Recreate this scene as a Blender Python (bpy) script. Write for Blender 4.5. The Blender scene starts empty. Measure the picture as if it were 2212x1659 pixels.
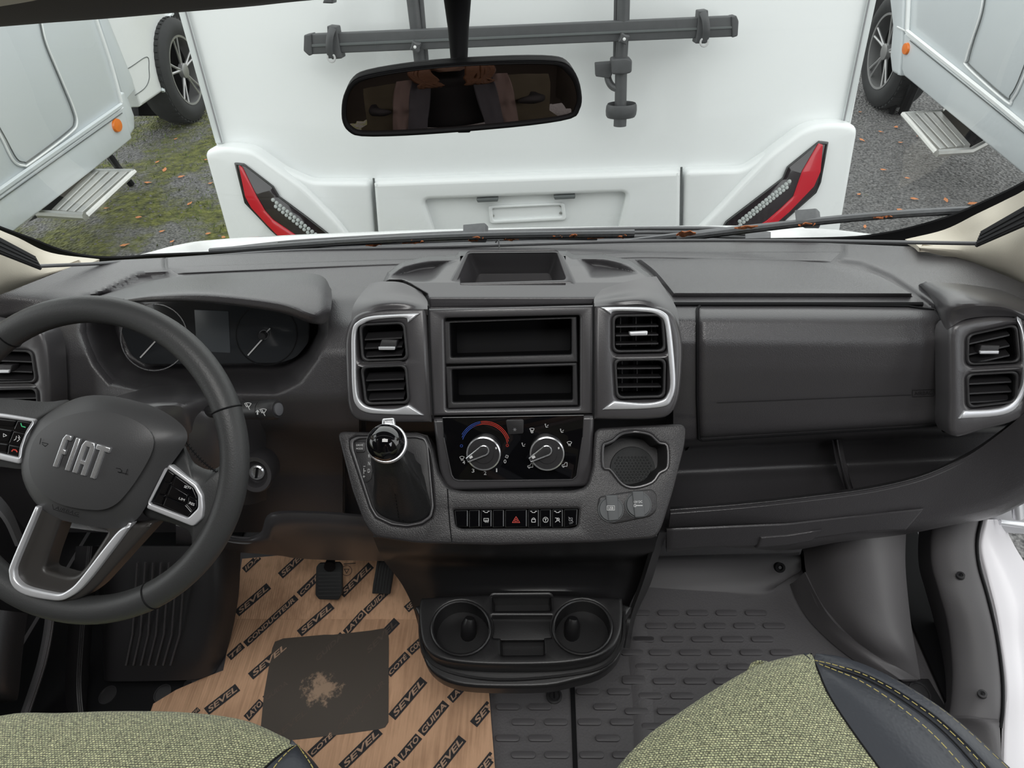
import bpy, bmesh, math, random
from mathutils import Vector, Matrix
from mathutils.geometry import delaunay_2d_cdt as cdt
V = Vector
random.seed(7)
S = bpy.context.scene
COL = S.collection
# ---------------------------------------------------------------- camera
FPX = 1534.0
PITCH, YAW, ROLL = math.radians(40.3), math.radians(4.0), math.radians(3.5)
CAM = V((0, 0, 1.95))
cf = V((-math.sin(YAW)*math.cos(PITCH), math.cos(YAW)*math.cos(PITCH), -math.sin(PITCH)))
_r0 = V((math.cos(YAW), math.sin(YAW), 0)); _u0 = _r0.cross(cf)
cr = math.cos(ROLL)*_r0 - math.sin(ROLL)*_u0
cu = math.cos(ROLL)*_u0 + math.sin(ROLL)*_r0
cd = bpy.data.cameras.new('camera'); cam = bpy.data.objects.new('camera', cd); COL.objects.link(cam)
cd.sensor_fit = 'HORIZONTAL'; cd.sensor_width = 36.0; cd.lens = FPX/2212*36.0; cd.clip_start = 0.02; cd.clip_end = 200
M = Matrix((cr, cu, -cf)).transposed().to_4x4(); M.translation = CAM
cam.matrix_world = M
S.camera = cam
# ---------------------------------------------------------------- world, exposure, lights
S.view_settings.view_transform = 'Standard'; S.view_settings.look = 'None'
S.view_settings.gamma = 1.0; S.view_settings.exposure = 0.0; S.view_settings.use_curve_mapping = False
W = bpy.data.worlds.new('overcast'); S.world = W; W.use_nodes = True
nt = W.node_tree; bg = nt.nodes['Background']
tc = nt.nodes.new('ShaderNodeTexCoord'); nz = nt.nodes.new('ShaderNodeTexNoise'); nz.inputs['Scale'].default_value = 1.6
cr_ = nt.nodes.new('ShaderNodeValToRGB'); cr_.color_ramp.elements[0].position = .3; cr_.color_ramp.elements[1].position = .75
cr_.color_ramp.elements[0].color = (.86, .90, .90, 1); cr_.color_ramp.elements[1].color = (1, 1, .98, 1)
nt.links.new(tc.outputs['Generated'], nz.inputs['Vector']); nt.links.new(nz.outputs['Fac'], cr_.inputs['Fac'])
nt.links.new(cr_.outputs['Color'], bg.inputs['Color']); bg.inputs['Strength'].default_value = 1.95

def area(name, loc, target, sx, sy, power, color=(1, 1, 1)):
    l = bpy.data.lights.new(name, 'AREA'); l.shape = 'RECTANGLE'; l.size = sx; l.size_y = sy; l.energy = power; l.color = color
    o = bpy.data.objects.new(name, l); COL.objects.link(o); o.location = loc
    o.rotation_euler = (V(target)-V(loc)).to_track_quat('-Z', 'Y').to_euler(); return o
# unseen fill lamps added in the living area behind the cab
area('overhead_fill_light', (0.0, -.22, 2.78), (0, -.15, 0), 1.1, 0.62, 14, (1.0, .98, .95))
area('side_fill_light', (1.03, -.35, 2.0), (-.1, .7, .7), 0.7, 0.6, 5, (.92, .96, 1))
# ---------------------------------------------------------------- projection helpers
def ray(x, y): return cf + cr*((x-1106)/FPX) - cu*((y-829.5)/FPX)
def PY(x, y, Y): r = ray(x, y); return CAM + r*(Y/r.y)
def PX(x, y, X): r = ray(x, y); return CAM + r*(X/r.x)
def PZ(x, y, z): r = ray(x, y); return CAM + r*((z-CAM.z)/r.z)
def PD(x, y, d): return CAM + ray(x, y)*d
def zm(ox, oy, s): return lambda *p: [(ox+a/s, oy+b/s) for a, b in zip(p[0::2], p[1::2])]
z1 = zm(0, 0, 2.962); zt = zm(640, 0, 2.962); zr = zm(1280, 0, 2.3734); z4 = zm(0, 500, 2.962)
ze = zm(0, 820, 2.962); z3 = zm(700, 540, 2.962); zB = zm(700, 900, 2.962); zp = zm(1340, 460, 2.5138)
zf = zm(1340, 1050, 2.5367); zc = zm(440, 1180, 2.989); zd = zm(960, 1180, 2.989); zl = zm(0, 1180, 2.989)
class Fr:
    """a plane in the world: origin, normal towards the cab, up direction in plane"""
    def __init__(s, O, n, up=(0, 0, 1)):
        s.O = V(O); s.n = V(n).normalized(); up = V(up)
        s.U = up.cross(s.n).normalized(); s.V = s.n.cross(s.U).normalized()
    def hit(s, x, y, w=0):
        r = ray(x, y); t = ((s.O + s.n*w)-CAM).dot(s.n)/r.dot(s.n); return CAM + r*t
    def px(s, x, y, w=0):
        p = s.hit(x, y, w)-s.O; return (p.dot(s.U), p.dot(s.V))
    def w(s, u, v, w=0): return s.O + s.U*u + s.V*v + s.n*w
    def mat(s):
        m = Matrix((s.U, s.V, s.n)).transposed().to_4x4(); m.translation = s.O; return m
def elev(O, deg, yaw=0):
    a = math.radians(deg); b = math.radians(yaw)
    return Fr(O, (math.sin(b)*math.cos(a), -math.cos(a)*math.cos(b), math.sin(a)))
# ---------------------------------------------------------------- object helpers
WL = {}
def put(o, loc, parent):
    WL[o.name] = V(loc)
    if parent is not None:
        o.parent = parent; o.location = V(loc) - WL[parent.name]
    else: o.location = loc
def meta(o, label=None, cat=None, group=None, kind=None):
    if label: o['label'] = label
    if cat: o['category'] = cat
    if group: o['group'] = group
    if kind: o['kind'] = kind
    return o
def thing(name, loc, label, cat, group=None):
    o = bpy.data.objects.new(name, None); o.empty_display_size = .05; COL.objects.link(o); put(o, loc, None)
    return meta(o, label, cat, group)
def group_of(name, loc, parent, label=None):
    o = bpy.data.objects.new(name, None); o.empty_display_size = .02; COL.objects.link(o); put(o, loc, parent)
    return meta(o, label)
class MB:
    def __init__(s): s.v = []; s.f = []; s.wd = False
    def add(s, vs, fs):
        n = len(s.v); s.v += [V(p) for p in vs]; s.f += [tuple(i+n for i in f) for f in fs]; return s
    def build(s, name, mat, parent=None, label=None, cat=None, group=None, kind=None, smooth=35, weld=False):
        if not s.v: return None
        lo = V((min(p.x for p in s.v), min(p.y for p in s.v), min(p.z for p in s.v)))
        hi = V((max(p.x for p in s.v), max(p.y for p in s.v), max(p.z for p in s.v)))
        loc = V(((lo.x+hi.x)/2, (lo.y+hi.y)/2, lo.z))
        me = bpy.data.meshes.new(name); me.from_pydata([p-loc for p in s.v], [], s.f); me.validate(); me.update()
        bm = bmesh.new(); bm.from_mesh(me)
        if weld or s.wd: bmesh.ops.remove_doubles(bm, verts=bm.verts, dist=1e-5)
        bmesh.ops.recalc_face_normals(bm, faces=bm.faces)
        bm.to_mesh(me); bm.free()
        me.materials.append(mat)
        if smooth: me.shade_smooth(); me.set_sharp_from_angle(angle=math.radians(smooth))
        o = bpy.data.objects.new(name, me); COL.objects.link(o); put(o, loc, parent)
        return meta(o, label, cat, group, kind)
    def box(s, c, h, R=None):
        c = V(c); q = [(-1,-1,-1),(1,-1,-1),(1,1,-1),(-1,1,-1),(-1,-1,1),(1,-1,1),(1,1,1),(-1,1,1)]
        vs = []
        for a in q:
            p = V((a[0]*h[0], a[1]*h[1], a[2]*h[2]))
            if R is not None: p = R @ p
            vs.append(c+p)
        return s.add(vs, [(0,3,2,1),(4,5,6,7),(0,1,5,4),(1,2,6,5),(2,3,7,6),(3,0,4,7)])
    def hexa(s, front, back):
        """prism between two matching loops"""
        n = len(front); vs = list(front)+list(back)
        fs = [tuple(range(n)), tuple(range(2*n-1, n-1, -1))]+[(i, (i+1) % n, n+(i+1) % n, n+i) for i in range(n)]
        return s.add(vs, fs)
    def tube(s, pts, r, n=12, closed=False, up=None, flat=1.0):
        pts = [V(p) for p in pts]; m = len(pts); rr = r if isinstance(r, (list, tuple)) else [r]*m
        vs = []; prev = None
        for i, p in enumerate(pts):
            a = pts[(i-1) % m] if (closed or i > 0) else p; b = pts[(i+1) % m] if (closed or i < m-1) else p
            t = (b-a).normalized()
            if prev is None:
                g = V(up) if up else (V((0, 0, 1)) if abs(t.z) < .9 else V((1, 0, 0)))
            else: g = prev
            x = (g - t*g.dot(t)).normalized(); y = t.cross(x); prev = x
            for k in range(n):
                q = 2*math.pi*k/n; vs.append(p + x*math.cos(q)*rr[i]*flat + y*math.sin(q)*rr[i])
        fs = []
        for i in range(m if closed else m-1):
            j = (i+1) % m
            for k in range(n): fs.append((i*n+k, i*n+(k+1) % n, j*n+(k+1) % n, j*n+k))
        if not closed: fs += [tuple(range(n-1, -1, -1)), tuple(range((m-1)*n, m*n))]
        return s.add(vs, fs)
    def lathe(s, fr, prof, n=40, c=(0, 0), start=0, sx=1, sy=1, cap=True):
        """prof: list of (radius, height along frame normal)"""
        vs = []; fs = []; m = len(prof)
        for r_, h in prof:
            for k in range(n):
                q = start+2*math.pi*k/n; vs.append(fr.w(c[0]+r_*math.cos(q)*sx, c[1]+r_*math.sin(q)*sy, h))
        for i in range(m-1):
            for k in range(n): fs.append((i*n+k, i*n+(k+1) % n, (i+1)*n+(k+1) % n, (i+1)*n+k))
        if cap: fs += [tuple(range(n-1, -1, -1)), tuple(range((m-1)*n, m*n))]
        return s.add(vs, fs)
    def plate(s, fr, loops, front, back, bevel=.0015, res=2):
        """outline (+ holes) in frame uv, a solid from w=back to w=front with a rounded front edge"""
        b = min(bevel, (front-back)*.9); LL = []
        for k, L in enumerate(loops):
            Q = []
            for p in L:
                if not Q or math.dist(p, Q[-1]) > 2e-5: Q.append((p[0], p[1]))
            if math.dist(Q[0], Q[-1]) < 2e-5: Q.pop()
            ar = sum(Q[i-1][0]*Q[i][1]-Q[i][0]*Q[i-1][1] for i in range(len(Q)))
            if (ar > 0) != (k == 0): Q.reverse()
            LL.append(Q)
        def inset(Q, d):
            out = []; n = len(Q)
            for i in range(n):
                ax, ay = Q[i][0]-Q[i-1][0], Q[i][1]-Q[i-1][1]; cx, cy = Q[(i+1) % n][0]-Q[i][0], Q[(i+1) % n][1]-Q[i][1]
                la = math.hypot(ax, ay); lc = math.hypot(cx, cy); n1 = (-ay/la, ax/la); n2 = (-cy/lc, cx/lc)
                mx_, my_ = n1[0]+n2[0], n1[1]+n2[1]; l2 = max(.5, mx_*mx_+my_*my_); out.append((Q[i][0]+2*d*mx_/l2, Q[i][1]+2*d*my_/l2))
            return out
        st = [(0, back), (0, front-b)]+[(b*(1-math.cos(math.pi/2*t/(res+1))), front-b+b*math.sin(math.pi/2*t/(res+1))) for t in range(1, res+2)]
        rings = [[inset(Q, d) for Q in LL] for d, _ in st]
        for q in range(len(LL)):
            n = len(LL[q]); vs = [fr.w(*p, h) for (d, h), r_ in zip(st, rings) for p in r_[q]]
            s.add(vs, [(i*n+j, i*n+(j+1) % n, (i+1)*n+(j+1) % n, (i+1)*n+j) for i in range(len(st)-1) for j in range(n)])
        def ev(x, y, P_):
            c = 0
            for Q in P_:
                j = len(Q)-1
                for i in range(len(Q)):
                    if (Q[i][1] > y) != (Q[j][1] > y) and x < (Q[j][0]-Q[i][0])*(y-Q[i][1])/(Q[j][1]-Q[i][1])+Q[i][0]: c += 1 if Q[i][1] > Q[j][1] else -1
                    j = i
            return c > 0
        for P_, h in ((rings[-1], front), (rings[0], back)):
            pts = []; ed = []
            for Q in P_:
                o = len(pts); n = len(Q); pts += [Vector(p) for p in Q]; ed += [(o+i, o+(i+1) % n) for i in range(n)]
            if len(LL) == 1:
                n = len(pts); area_ = sum(P_[0][i-1][0]*P_[0][i][1]-P_[0][i][0]*P_[0][i-1][1] for i in range(n))
                conv = all(((pts[i]-pts[i-1]).x*(pts[(i+1) % n]-pts[i]).y-(pts[i]-pts[i-1]).y*(pts[(i+1) % n]-pts[i]).x) >= -1e-12 for i in range(n))
                if conv: s.add([fr.w(p.x, p.y, h) for p in pts], [tuple(range(n))]); continue
            r_ = cdt(pts, ed, [], 0, 1e-7)
            F_ = [tuple(f) for f in r_[2] if ev(sum(r_[0][i].x for i in f)/len(f), sum(r_[0][i].y for i in f)/len(f), P_)]
            s.add([fr.w(p.x, p.y, h) for p in r_[0]], F_)
        s.wd = True
        return s
    def text(s, t, mapf, w=None, h=1.0, shear=0, bold=0.0, ext=0.0, squeeze=None):
        """text in a unit box: mapf(s, t, e) -> world; s in 0..w, t in 0..h"""
        cv = bpy.data.curves.new('t', 'FONT'); cv.body = t; cv.size = 1; cv.shear = shear; cv.offset = bold; cv.resolution_u = 3
        if ext: cv.extrude = .5
        o = bpy.data.objects.new('t', cv); me = o.to_mesh()
        if len(me.vertices):
            xs = [v.co.x for v in me.vertices]; ys = [v.co.y for v in me.vertices]
            x0, x1, y0, y1 = min(xs), max(xs), min(ys), max(ys)
            if t.islower() is False: pass
            k = h/max(y1-y0, 1e-6); kx = (w/(x1-x0)) if w else k
            vs = [mapf((v.co.x-x0)*kx, (v.co.y-y0)*k, (v.co.z+.5)*ext if ext else 0) for v in me.vertices]
            s.add(vs, [tuple(p.vertices) for p in me.polygons])
        o.to_mesh_clear(); bpy.data.objects.remove(o); bpy.data.curves.remove(cv)
        return s
def rnd(P_, r, n=5):
    """round the corners of a polygon; r scalar or list"""
    out = []; m = len(P_)
    for i in range(m):
        a = V((*P_[i-1], 0)); b = V((*P_[i], 0)); c = V((*P_[(i+1) % m], 0)); R = r[i] if isinstance(r, (list, tuple)) else r
        d1 = a-b; d2 = c-b; k = min(R, d1.length*.48, d2.length*.48)
        if k < 1e-6: out.append((b.x, b.y)); continue
        p = b+d1.normalized()*k; q = b+d2.normalized()*k
        for j in range(n+1):
            t = j/n; s_ = p*(1-t)**2 + b*2*t*(1-t) + q*t*t; out.append((s_.x, s_.y))
    return out
def cat(pts, n, closed=False):
    """catmull-rom through pts (tuples or vectors), n samples per segment"""
    P_ = [V(p) if len(p) == 3 else V((p[0], p[1], 0)) for p in pts]; m = len(P_); out = []
    for i in range(m if closed else m-1):
        g = lambda k: P_[k % m] if closed else P_[max(0, min(m-1, k))]
        a, b, c, d = g(i-1), g(i), g(i+1), g(i+2)
        if not closed and i == 0: a = b*2-c
        if not closed and i == m-2: d = c*2-b
        for j in range(n):
            t = j/n; out.append(.5*((2*b)+(c-a)*t+(2*a-5*b+4*c-d)*t*t+(3*b-a-3*c+d)*t**3))
    if not closed: out.append(P_[-1].copy())
    return out
def c2(pts, n=6, closed=True): return [(p.x, p.y) for p in cat(pts, n, closed)]
def pxs(fr, pts, w=0): return [fr.px(x, y, w) for x, y in pts]
def circ(c, r, n=32, ry=None): return [(c[0]+r*math.cos(2*math.pi*k/n), c[1]+(ry or r)*math.sin(2*math.pi*k/n)) for k in range(n)]
def patch(name, rows, mat, parent=None, su=5, sv=5, thick=.003, linear=False, away=True, **kw):
    """smooth surface through a grid of world points, given a thickness away from the camera"""
    R = [cat(r, su) if not linear else lin(r, su) for r in rows]
    cols = [[R[i][j] for i in range(len(R))] for j in range(len(R[0]))]
    C2 = [cat(c, sv) if not linear else lin(c, sv) for c in cols]
    nu = len(C2); nv = len(C2[0])
    # normals
    def nrm(i, j):
        a = C2[min(nu-1, i+1)][j]-C2[max(0, i-1)][j]; b = C2[i][min(nv-1, j+1)]-C2[i][max(0, j-1)]
        n = a.cross(b); return n.normalized() if n.length > 1e-12 else V((0, 0, 1))
    mid = nrm(nu//2, nv//2); sg = 1 if mid.dot(CAM-C2[nu//2][nv//2]) > 0 else -1
    top = [C2[i][j] for i in range(nu) for j in range(nv)]
    bot = [C2[i][j]-nrm(i, j)*thick*sg for i in range(nu) for j in range(nv)]
    N = nu*nv; fs = []
    for i in range(nu-1):
        for j in range(nv-1):
            a = i*nv+j; fs.append((a, a+nv, a+nv+1, a+1)); fs.append((N+a, N+a+1, N+a+nv+1, N+a+nv))
    for i in range(nu-1):
        for j in (0, nv-1): a = i*nv+j; fs.append((a, a+nv, N+a+nv, N+a))
    for j in range(nv-1):
        for i in (0, nu-1): a = i*nv+j; fs.append((a, a+1, N+a+1, N+a))
    return MB().add(top+bot, fs).build(name, mat, parent, **kw)
def lin(pts, n):
    P_ = [V(p) for p in pts]; out = []
    for i in range(len(P_)-1):
        for j in range(n): out.append(P_[i].lerp(P_[i+1], j/n))
    return out+[P_[-1].copy()]
def dome(mb, outline, hit, n, h0, h1, rings=6, power=2.2, back=None, c=None):
    """outline px -> rounded pad: edge at height h0, centre at h1 along n"""
    m = len(outline); cx = c[0] if c else sum(p[0] for p in outline)/m; cy = c[1] if c else sum(p[1] for p in outline)/m
    vs = []; fs = []; bk = back if back is not None else h0-.006
    for x, y in outline: vs.append(hit(x, y)+n*bk)
    for i in range(rings+1):
        t = (i/rings)**1.4*.999
        for x, y in outline:
            k = 1-t; hh = h0+(h1-h0)*(1-k**power)
            vs.append(hit(cx+(x-cx)*k, cy+(y-cy)*k)+n*hh)
    for i in range(rings+1):
        for j in range(m): fs.append((i*m+j, i*m+(j+1) % m, (i+1)*m+(j+1) % m, (i+1)*m+j))
    fs.append(tuple(range((rings+1)*m, (rings+2)*m))); fs.append(tuple(range(m-1, -1, -1)))
    return mb.add(vs, fs)
def pmap(hit, p0, p1, n, lift=.0006, up=None):
    """text on a surface: baseline from pixel p0 to p1, letters rising perpendicular to it (or along up)"""
    d = V((p1[0]-p0[0], p1[1]-p0[1], 0)); L = d.length; d.normalize(); q = V((d.y, -d.x, 0)) if up is None else V((*up, 0)).normalized()
    return (lambda s, t, e: hit(p0[0]+d.x*s+q.x*t, p0[1]+d.y*s+q.y*t)+n*(lift+e)), L
# ---------------------------------------------------------------- materials
def mk(name, col, rough=.5, metal=0, grain=None, gs=.3, spec=.5, coat=0, var=0, vs=8, emit=None, trans=0):
    m = bpy.data.materials.new(name); m.use_nodes = True; t = m.node_tree; b = t.nodes['Principled BSDF']
    b.inputs['Base Color'].default_value = (*col, 1); b.inputs['Roughness'].default_value = rough; b.inputs['Metallic'].default_value = metal
    b.inputs['Specular IOR Level'].default_value = spec; b.inputs['Coat Weight'].default_value = coat
    c = t.nodes.new('ShaderNodeTexCoord')
    if grain:
        v = t.nodes.new('ShaderNodeTexVoronoi'); v.inputs['Scale'].default_value = grain; v.feature = 'SMOOTH_F1'
        n = t.nodes.new('ShaderNodeBump'); n.inputs['Strength'].default_value = gs; n.inputs['Distance'].default_value = .0006
        t.links.new(c.outputs['Object'], v.inputs['Vector']); t.links.new(v.outputs['Distance'], n.inputs['Height']); t.links.new(n.outputs['Normal'], b.inputs['Normal'])
    if var:
        z = t.nodes.new('ShaderNodeTexNoise'); z.inputs['Scale'].default_value = vs; z.inputs['Detail'].default_value = 6
        mx = t.nodes.new('ShaderNodeMix'); mx.data_type = 'RGBA'
        mx.inputs[6].default_value = (*[x*(1-var) for x in col], 1); mx.inputs[7].default_value = (*[min(1, x*(1+var)) for x in col], 1)
        t.links.new(c.outputs['Object'], z.inputs['Vector']); t.links.new(z.outputs['Fac'], mx.inputs[0]); t.links.new(mx.outputs[2], b.inputs['Base Color'])
    if emit: b.inputs['Emission Color'].default_value = (*emit, 1); b.inputs['Emission Strength'].default_value = 1
    return m
DASH = mk('grained_dash_plastic', (.062, .059, .063), .34, spec=.85, grain=850, gs=.5)
DASH2 = mk('smooth_grey_plastic', (.066, .063, .067), .32, spec=.9, grain=900, gs=.12, var=.06, vs=5)
DARK = mk('dark_plastic', (.028, .027, .029), .42, grain=700, gs=.2)
BLK = mk('black_void_plastic', (.006, .006, .007), .6, spec=.2)
LOWP = mk('lower_cab_plastic', (.105, .10, .104), .5, grain=800, gs=.15, var=.08)
GLOSS = mk('piano_black', (.004, .004, .005), .04, spec=.6, coat=.6)
CHROME = mk('satin_chrome', (.74, .75, .77), .2, metal=.75)
SILV = mk('satin_silver', (.80, .81, .84), .32, metal=.55)
WHT = mk('white_print', (.75, .75, .75), .6)
GRY = mk('grey_print', (.25, .25, .26), .6)
RED = mk('red_print', (.65, .05, .03), .5)
BLU = mk('blue_print', (.04, .1, .45), .5)
GRN = mk('green_print', (.05, .5, .2), .5)
LEATH = mk('wheel_leather', (.045, .046, .047), .46, grain=650, gs=.25)
BOOT = mk('boot_leather', (.02, .02, .021), .38, grain=420, gs=.5)
RUB = mk('rubber', (.02, .022, .023), .6, grain=500, gs=.3)
BEIGE = mk('beige_pillar_trim', (.60, .55, .46), .55, grain=600, gs=.2)
HEAD = mk('roof_liner', (.085, .078, .074), .9, grain=900, gs=.3)
WPAINT = mk('white_body_paint', (.78, .80, .80), .22, coat=.3, var=.03, vs=1.5)
GPAINT = mk('pale_grey_side_paint', (.60, .64, .66), .25, coat=.3, var=.03, vs=1.2)
SEAMM = mk('dark_seam_rubber', (.10, .11, .11), .6)
ALU = mk('anodised_aluminium', (.6, .6, .58), .4, metal=.7, var=.08, vs=30)
CONS = mk('console_grained_plastic', (.036, .034, .036), .38, grain=800, gs=.5)
TRAY = mk('tray_black_plastic', (.015, .0145, .0155), .36, grain=900, gs=.12)
RACK = mk('bike_rack_grey', (.065, .067, .07), .5, var=.15, vs=40)
TYRE = mk('tyre_rubber', (.022, .023, .024), .75, var=.2, vs=20)
ALLOY = mk('alloy_rim', (.38, .38, .38), .35, metal=.7)
REDL = mk('red_tail_lens', (.55, .005, .02), .12, coat=.8)
SMOKE = mk('smoked_tail_lens', (.018, .012, .015), .08, coat=.9)
LED = mk('clear_led_lens', (.45, .48, .47), .2, coat=.5)
ORG = mk('amber_marker', (.85, .2, .01), .3, coat=.5)
LEAF = mk('dry_leaf', (.42, .12, .03), .8, var=.5, vs=60)
LEAF2 = mk('orange_leaf', (.65, .25, .10), .8, var=.4, vs=40)
# ================================================================ flat print helpers
def stroke(mb, hit, n, pts, w=1.2, lift=.0006, closed=False):
    m = len(pts)
    for i in range(m if closed else m-1):
        a = V((*pts[i], 0)); b = V((*pts[(i+1) % m], 0)); d = b-a
        if d.length < 1e-6: continue
        d.normalize(); q = V((-d.y, d.x, 0))*w/2; e = d*w*.3; a = a-e; b = b+e
        L = [hit(p.x, p.y)+n*lift for p in (a+q, b+q, b-q, a-q)]; mb.add(L, [(0, 1, 2, 3)])
    return mb
def poly(mb, hit, n, pts, lift=.0006):
    mb.add([hit(x, y)+n*lift for x, y in pts], [tuple(range(len(pts)))]); return mb
def arc(c, r, a0, a1, n=14): return [(c[0]+r*math.cos(math.radians(a0+(a1-a0)*i/n)), c[1]-r*math.sin(math.radians(a0+(a1-a0)*i/n))) for i in range(n+1)]
def word(mb, t, hit, n, p0, p1, h, lift=.0006, shear=0, bold=0, up=None, ext=0):
    f, L = pmap(hit, p0, p1, n, lift, up); mb.text(t, f, w=L, h=h, shear=shear, bold=bold, ext=ext); return mb
# ================================================================ DASHBOARD
def itab(T, y):
    if y <= T[0][0]: return T[0][1]
    for (a, A), (b, B) in zip(T, T[1:]):
        if y <= b: t = (y-a)/(b-a); return A+(B-A)*t
    return T[-1][1]
def sm(a, b, x): t = max(0, min(1, (x-a)/(b-a))); return t*t*(3-2*t)
_pas = [(520, 1.25), (545, 1.19), (575, 1.115), (640, .97), (662, .935), (690, .905), (740, .882), (800, .868), (860, .858), (910, .852), (940, .856), (946, .87), (952, .99), (1008, .985), (1024, .962), (1040, .942), (1090, .884), (1160, .80)]
_drv = [(520, 1.25), (545, 1.19), (575, 1.12), (640, 1.0), (700, .94), (760, .90), (860, .86), (920, .86), (960, .885), (1020, .93), (1160, .93)]
def _smooth(T, y, w=5): return sum(itab(T, y+k*w) for k in (-1, 0, 1))/3
CLO = [(170, 632), (300, 622), (600, 622), (712, 650), (712, 720), (688, 775), (652, 828), (600, 856), (400, 852), (300, 848), (235, 838), (195, 790), (165, 720)]
CLI = [(262, 660), (400, 640), (560, 640), (660, 680), (668, 715), (655, 755), (612, 782), (470, 787), (312, 789), (278, 765), (262, 715)]
def inside(p, poly_):
    x, y = p; c = False; j = len(poly_)-1
    for i in range(len(poly_)):
        xi, yi = poly_[i]; xj, yj = poly_[j]
        if (yi > y) != (yj > y) and x < (xj-xi)*(y-yi)/(yj-yi)+xi: c = not c
        j = i
    return c
def edist(p, poly_):
    d = 1e9; x, y = p
    for i in range(len(poly_)):
        x1, y1 = poly_[i-1]; x2, y2 = poly_[i]; dx, dy = x2-x1, y2-y1
        t = max(0, min(1, ((x-x1)*dx+(y-y1)*dy)/(dx*dx+dy*dy+1e-9))); d = min(d, math.hypot(x-x1-t*dx, y-y1-t*dy))
    return d
RAISE = [[(1819, 400), (1817, 544), (1800, 568), (1860, 576), (1920, 602), (1985, 645), (2016, 668), (2500, 760), (2500, 400)], [(360, 400), (362, 577), (388, 593), (300, 602), (222, 638), (160, 672), (-200, 720), (-200, 400)]]
def YD(x, y):
    k = sm(720, 1450, x); yy = y + (x-1106)*.02
    a = _smooth(_drv, y, 8); b = _smooth(_pas, y + (x-1750)*.045 if y > 900 else y, 3 if y < 972 else 9)
    Y = a*(1-k)+b*k
    # the pillars turn the ends of the deck towards the cab
    Y -= (.10*sm(1900, 2300, x) + .10*sm(260, -60, x))*sm(720, 560, y)
    if y < 700:
        for RP in RAISE:
            if inside((x, y), RP): Y -= .016*sm(0, 13, edist((x, y), RP))
    for (xa, ya, xb, yb, dp, r_) in ((778, 668, 1452, 1062, .13, 10), (2078, 695, 2330, 890, .08, 8), (-120, 735, 92, 905, .08, 8), (1308, 930, 1440, 1055, .13, 6), (996, 555, 1220, 615, .10, 8), (740, 935, 960, 1150, .06, 8)):
        q = min(x-xa, xb-x, y-ya, yb-y)
        if q > 0: Y += dp*sm(0, r_, q)
    if 150 < x < 720 and 610 < y < 870 and inside((x, y), CLO):
        d = edist((x, y), CLO)
        if inside((x, y), CLI): Y += .11
        else:
            e = edist((x, y), CLI); Y += .11*sm(0, 1, d/(d+e+1e-6))
    return Y
def dash(x, y): return PY(x, y, YD(x, y))
topY = [(-80, 672), (0, 637), (100, 598), (172, 569), (260, 562), (600, 545), (900, 533), (1106, 528), (1500, 523), (1800, 526), (1990, 534), (2100, 566), (2212, 612), (2300, 650)]
D = thing('dashboard', PY(1106, 1000, 1.0), 'dark grey grained dashboard spanning the cab under the windscreen', 'dashboard')
vs = []; fs = []; NX = 470; NY = 120
for i in range(NX+1):
    x = -80+2380*i/NX; y0 = itab(topY, x)
    for j in range(NY+1):
        t = j/NY; y = y0+(itab([(1440, 1150), (1500, 1112), (2000, 1062), (2120, 1000), (2300, 900)], x)-y0)*t; vs.append(dash(x, y))
N_ = len(vs)
vs2 = [p+V((0, .012, -.006)) for p in vs]
for i in range(NX):
    for j in range(NY):
        a = i*(NY+1)+j; fs.append((a, a+1, a+NY+2, a+NY+1)); fs.append((N_+a, N_+a+NY+1, N_+a+NY+2, N_+a+1))
for i in range(NX):
    for j in (0, NY): a = i*(NY+1)+j; fs.append((a, a+NY+1, N_+a+NY+1, N_+a))
for j in range(NY):
    for i in (0, NX): a = i*(NY+1)+j; fs.append((a, a+1, N_+a+1, N_+a))
MB().add(vs+vs2, fs).build('dash_body', DASH, D, smooth=60)
def pillow(name, rows, h, mat=DASH, parent=D, e=.06, nu=26, nv=16, hit=dash, n=V((0, -.75, .66)), low=-.006, label=None, ex=None):
    """rows: top px polyline, (middle ones,) bottom px polyline with the same count"""
    n = n.normalized(); R = [c2(r, 8, False) for r in rows]; m = len(R[0])
    cols = [c2([R[i][j] for i in range(len(R))], 10, False) if len(R) > 2 else [(R[0][j][0]+(R[1][j][0]-R[0][j][0])*t/nv, R[0][j][1]+(R[1][j][1]-R[0][j][1])*t/nv) for t in range(nv+1)] for j in range(m)]
    nu_ = len(cols); nv_ = len(cols[0]); ew = ex or 7.0
    P_ = [[None]*nv_ for _ in range(nu_)]
    for i in range(nu_):
        for j in range(nv_):
            x, y = cols[i][j]
            dx = min(math.dist((x, y), cols[0][j]), math.dist((x, y), cols[-1][j])); dy = min(math.dist((x, y), cols[i][0]), math.dist((x, y), cols[i][-1]))
            d = min(dx, dy); P_[i][j] = (x, y, h*(1-(1-min(1, d/ew))**2))
    vs = []; fs = []
    for i in range(nu_):
        for j in range(nv_): x, y, q = P_[i][j]; vs.append(hit(x, y)+n*(q+.0005))
    K = len(vs)
    for i in range(nu_):
        for j in range(nv_): x, y, q = P_[i][j]; vs.append(hit(x, y)+n*low)
    for i in range(nu_-1):
        for j in range(nv_-1): a = i*nv_+j; fs += [(a, a+1, a+nv_+1, a+nv_), (K+a, K+a+nv_, K+a+nv_+1, K+a+1)]
    for i in range(nu_-1):
        for j in (0, nv_-1): a = i*nv_+j; fs.append((a, a+nv_, K+a+nv_, K+a))
    for j in range(nv_-1):
        for i in (0, nu_-1): a = i*nv_+j; fs.append((a, a+1, K+a+1, K+a))
    return MB().add(vs, fs).build(name, mat, parent, label=label, smooth=50)
def dense(pts, k=6):
    out = []
    for a, b in zip(pts, pts[1:]):
        for i in range(k): out.append((a[0]+(b[0]-a[0])*i/k, a[1]+(b[1]-a[1])*i/k))
    return out+[pts[-1]]
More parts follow.
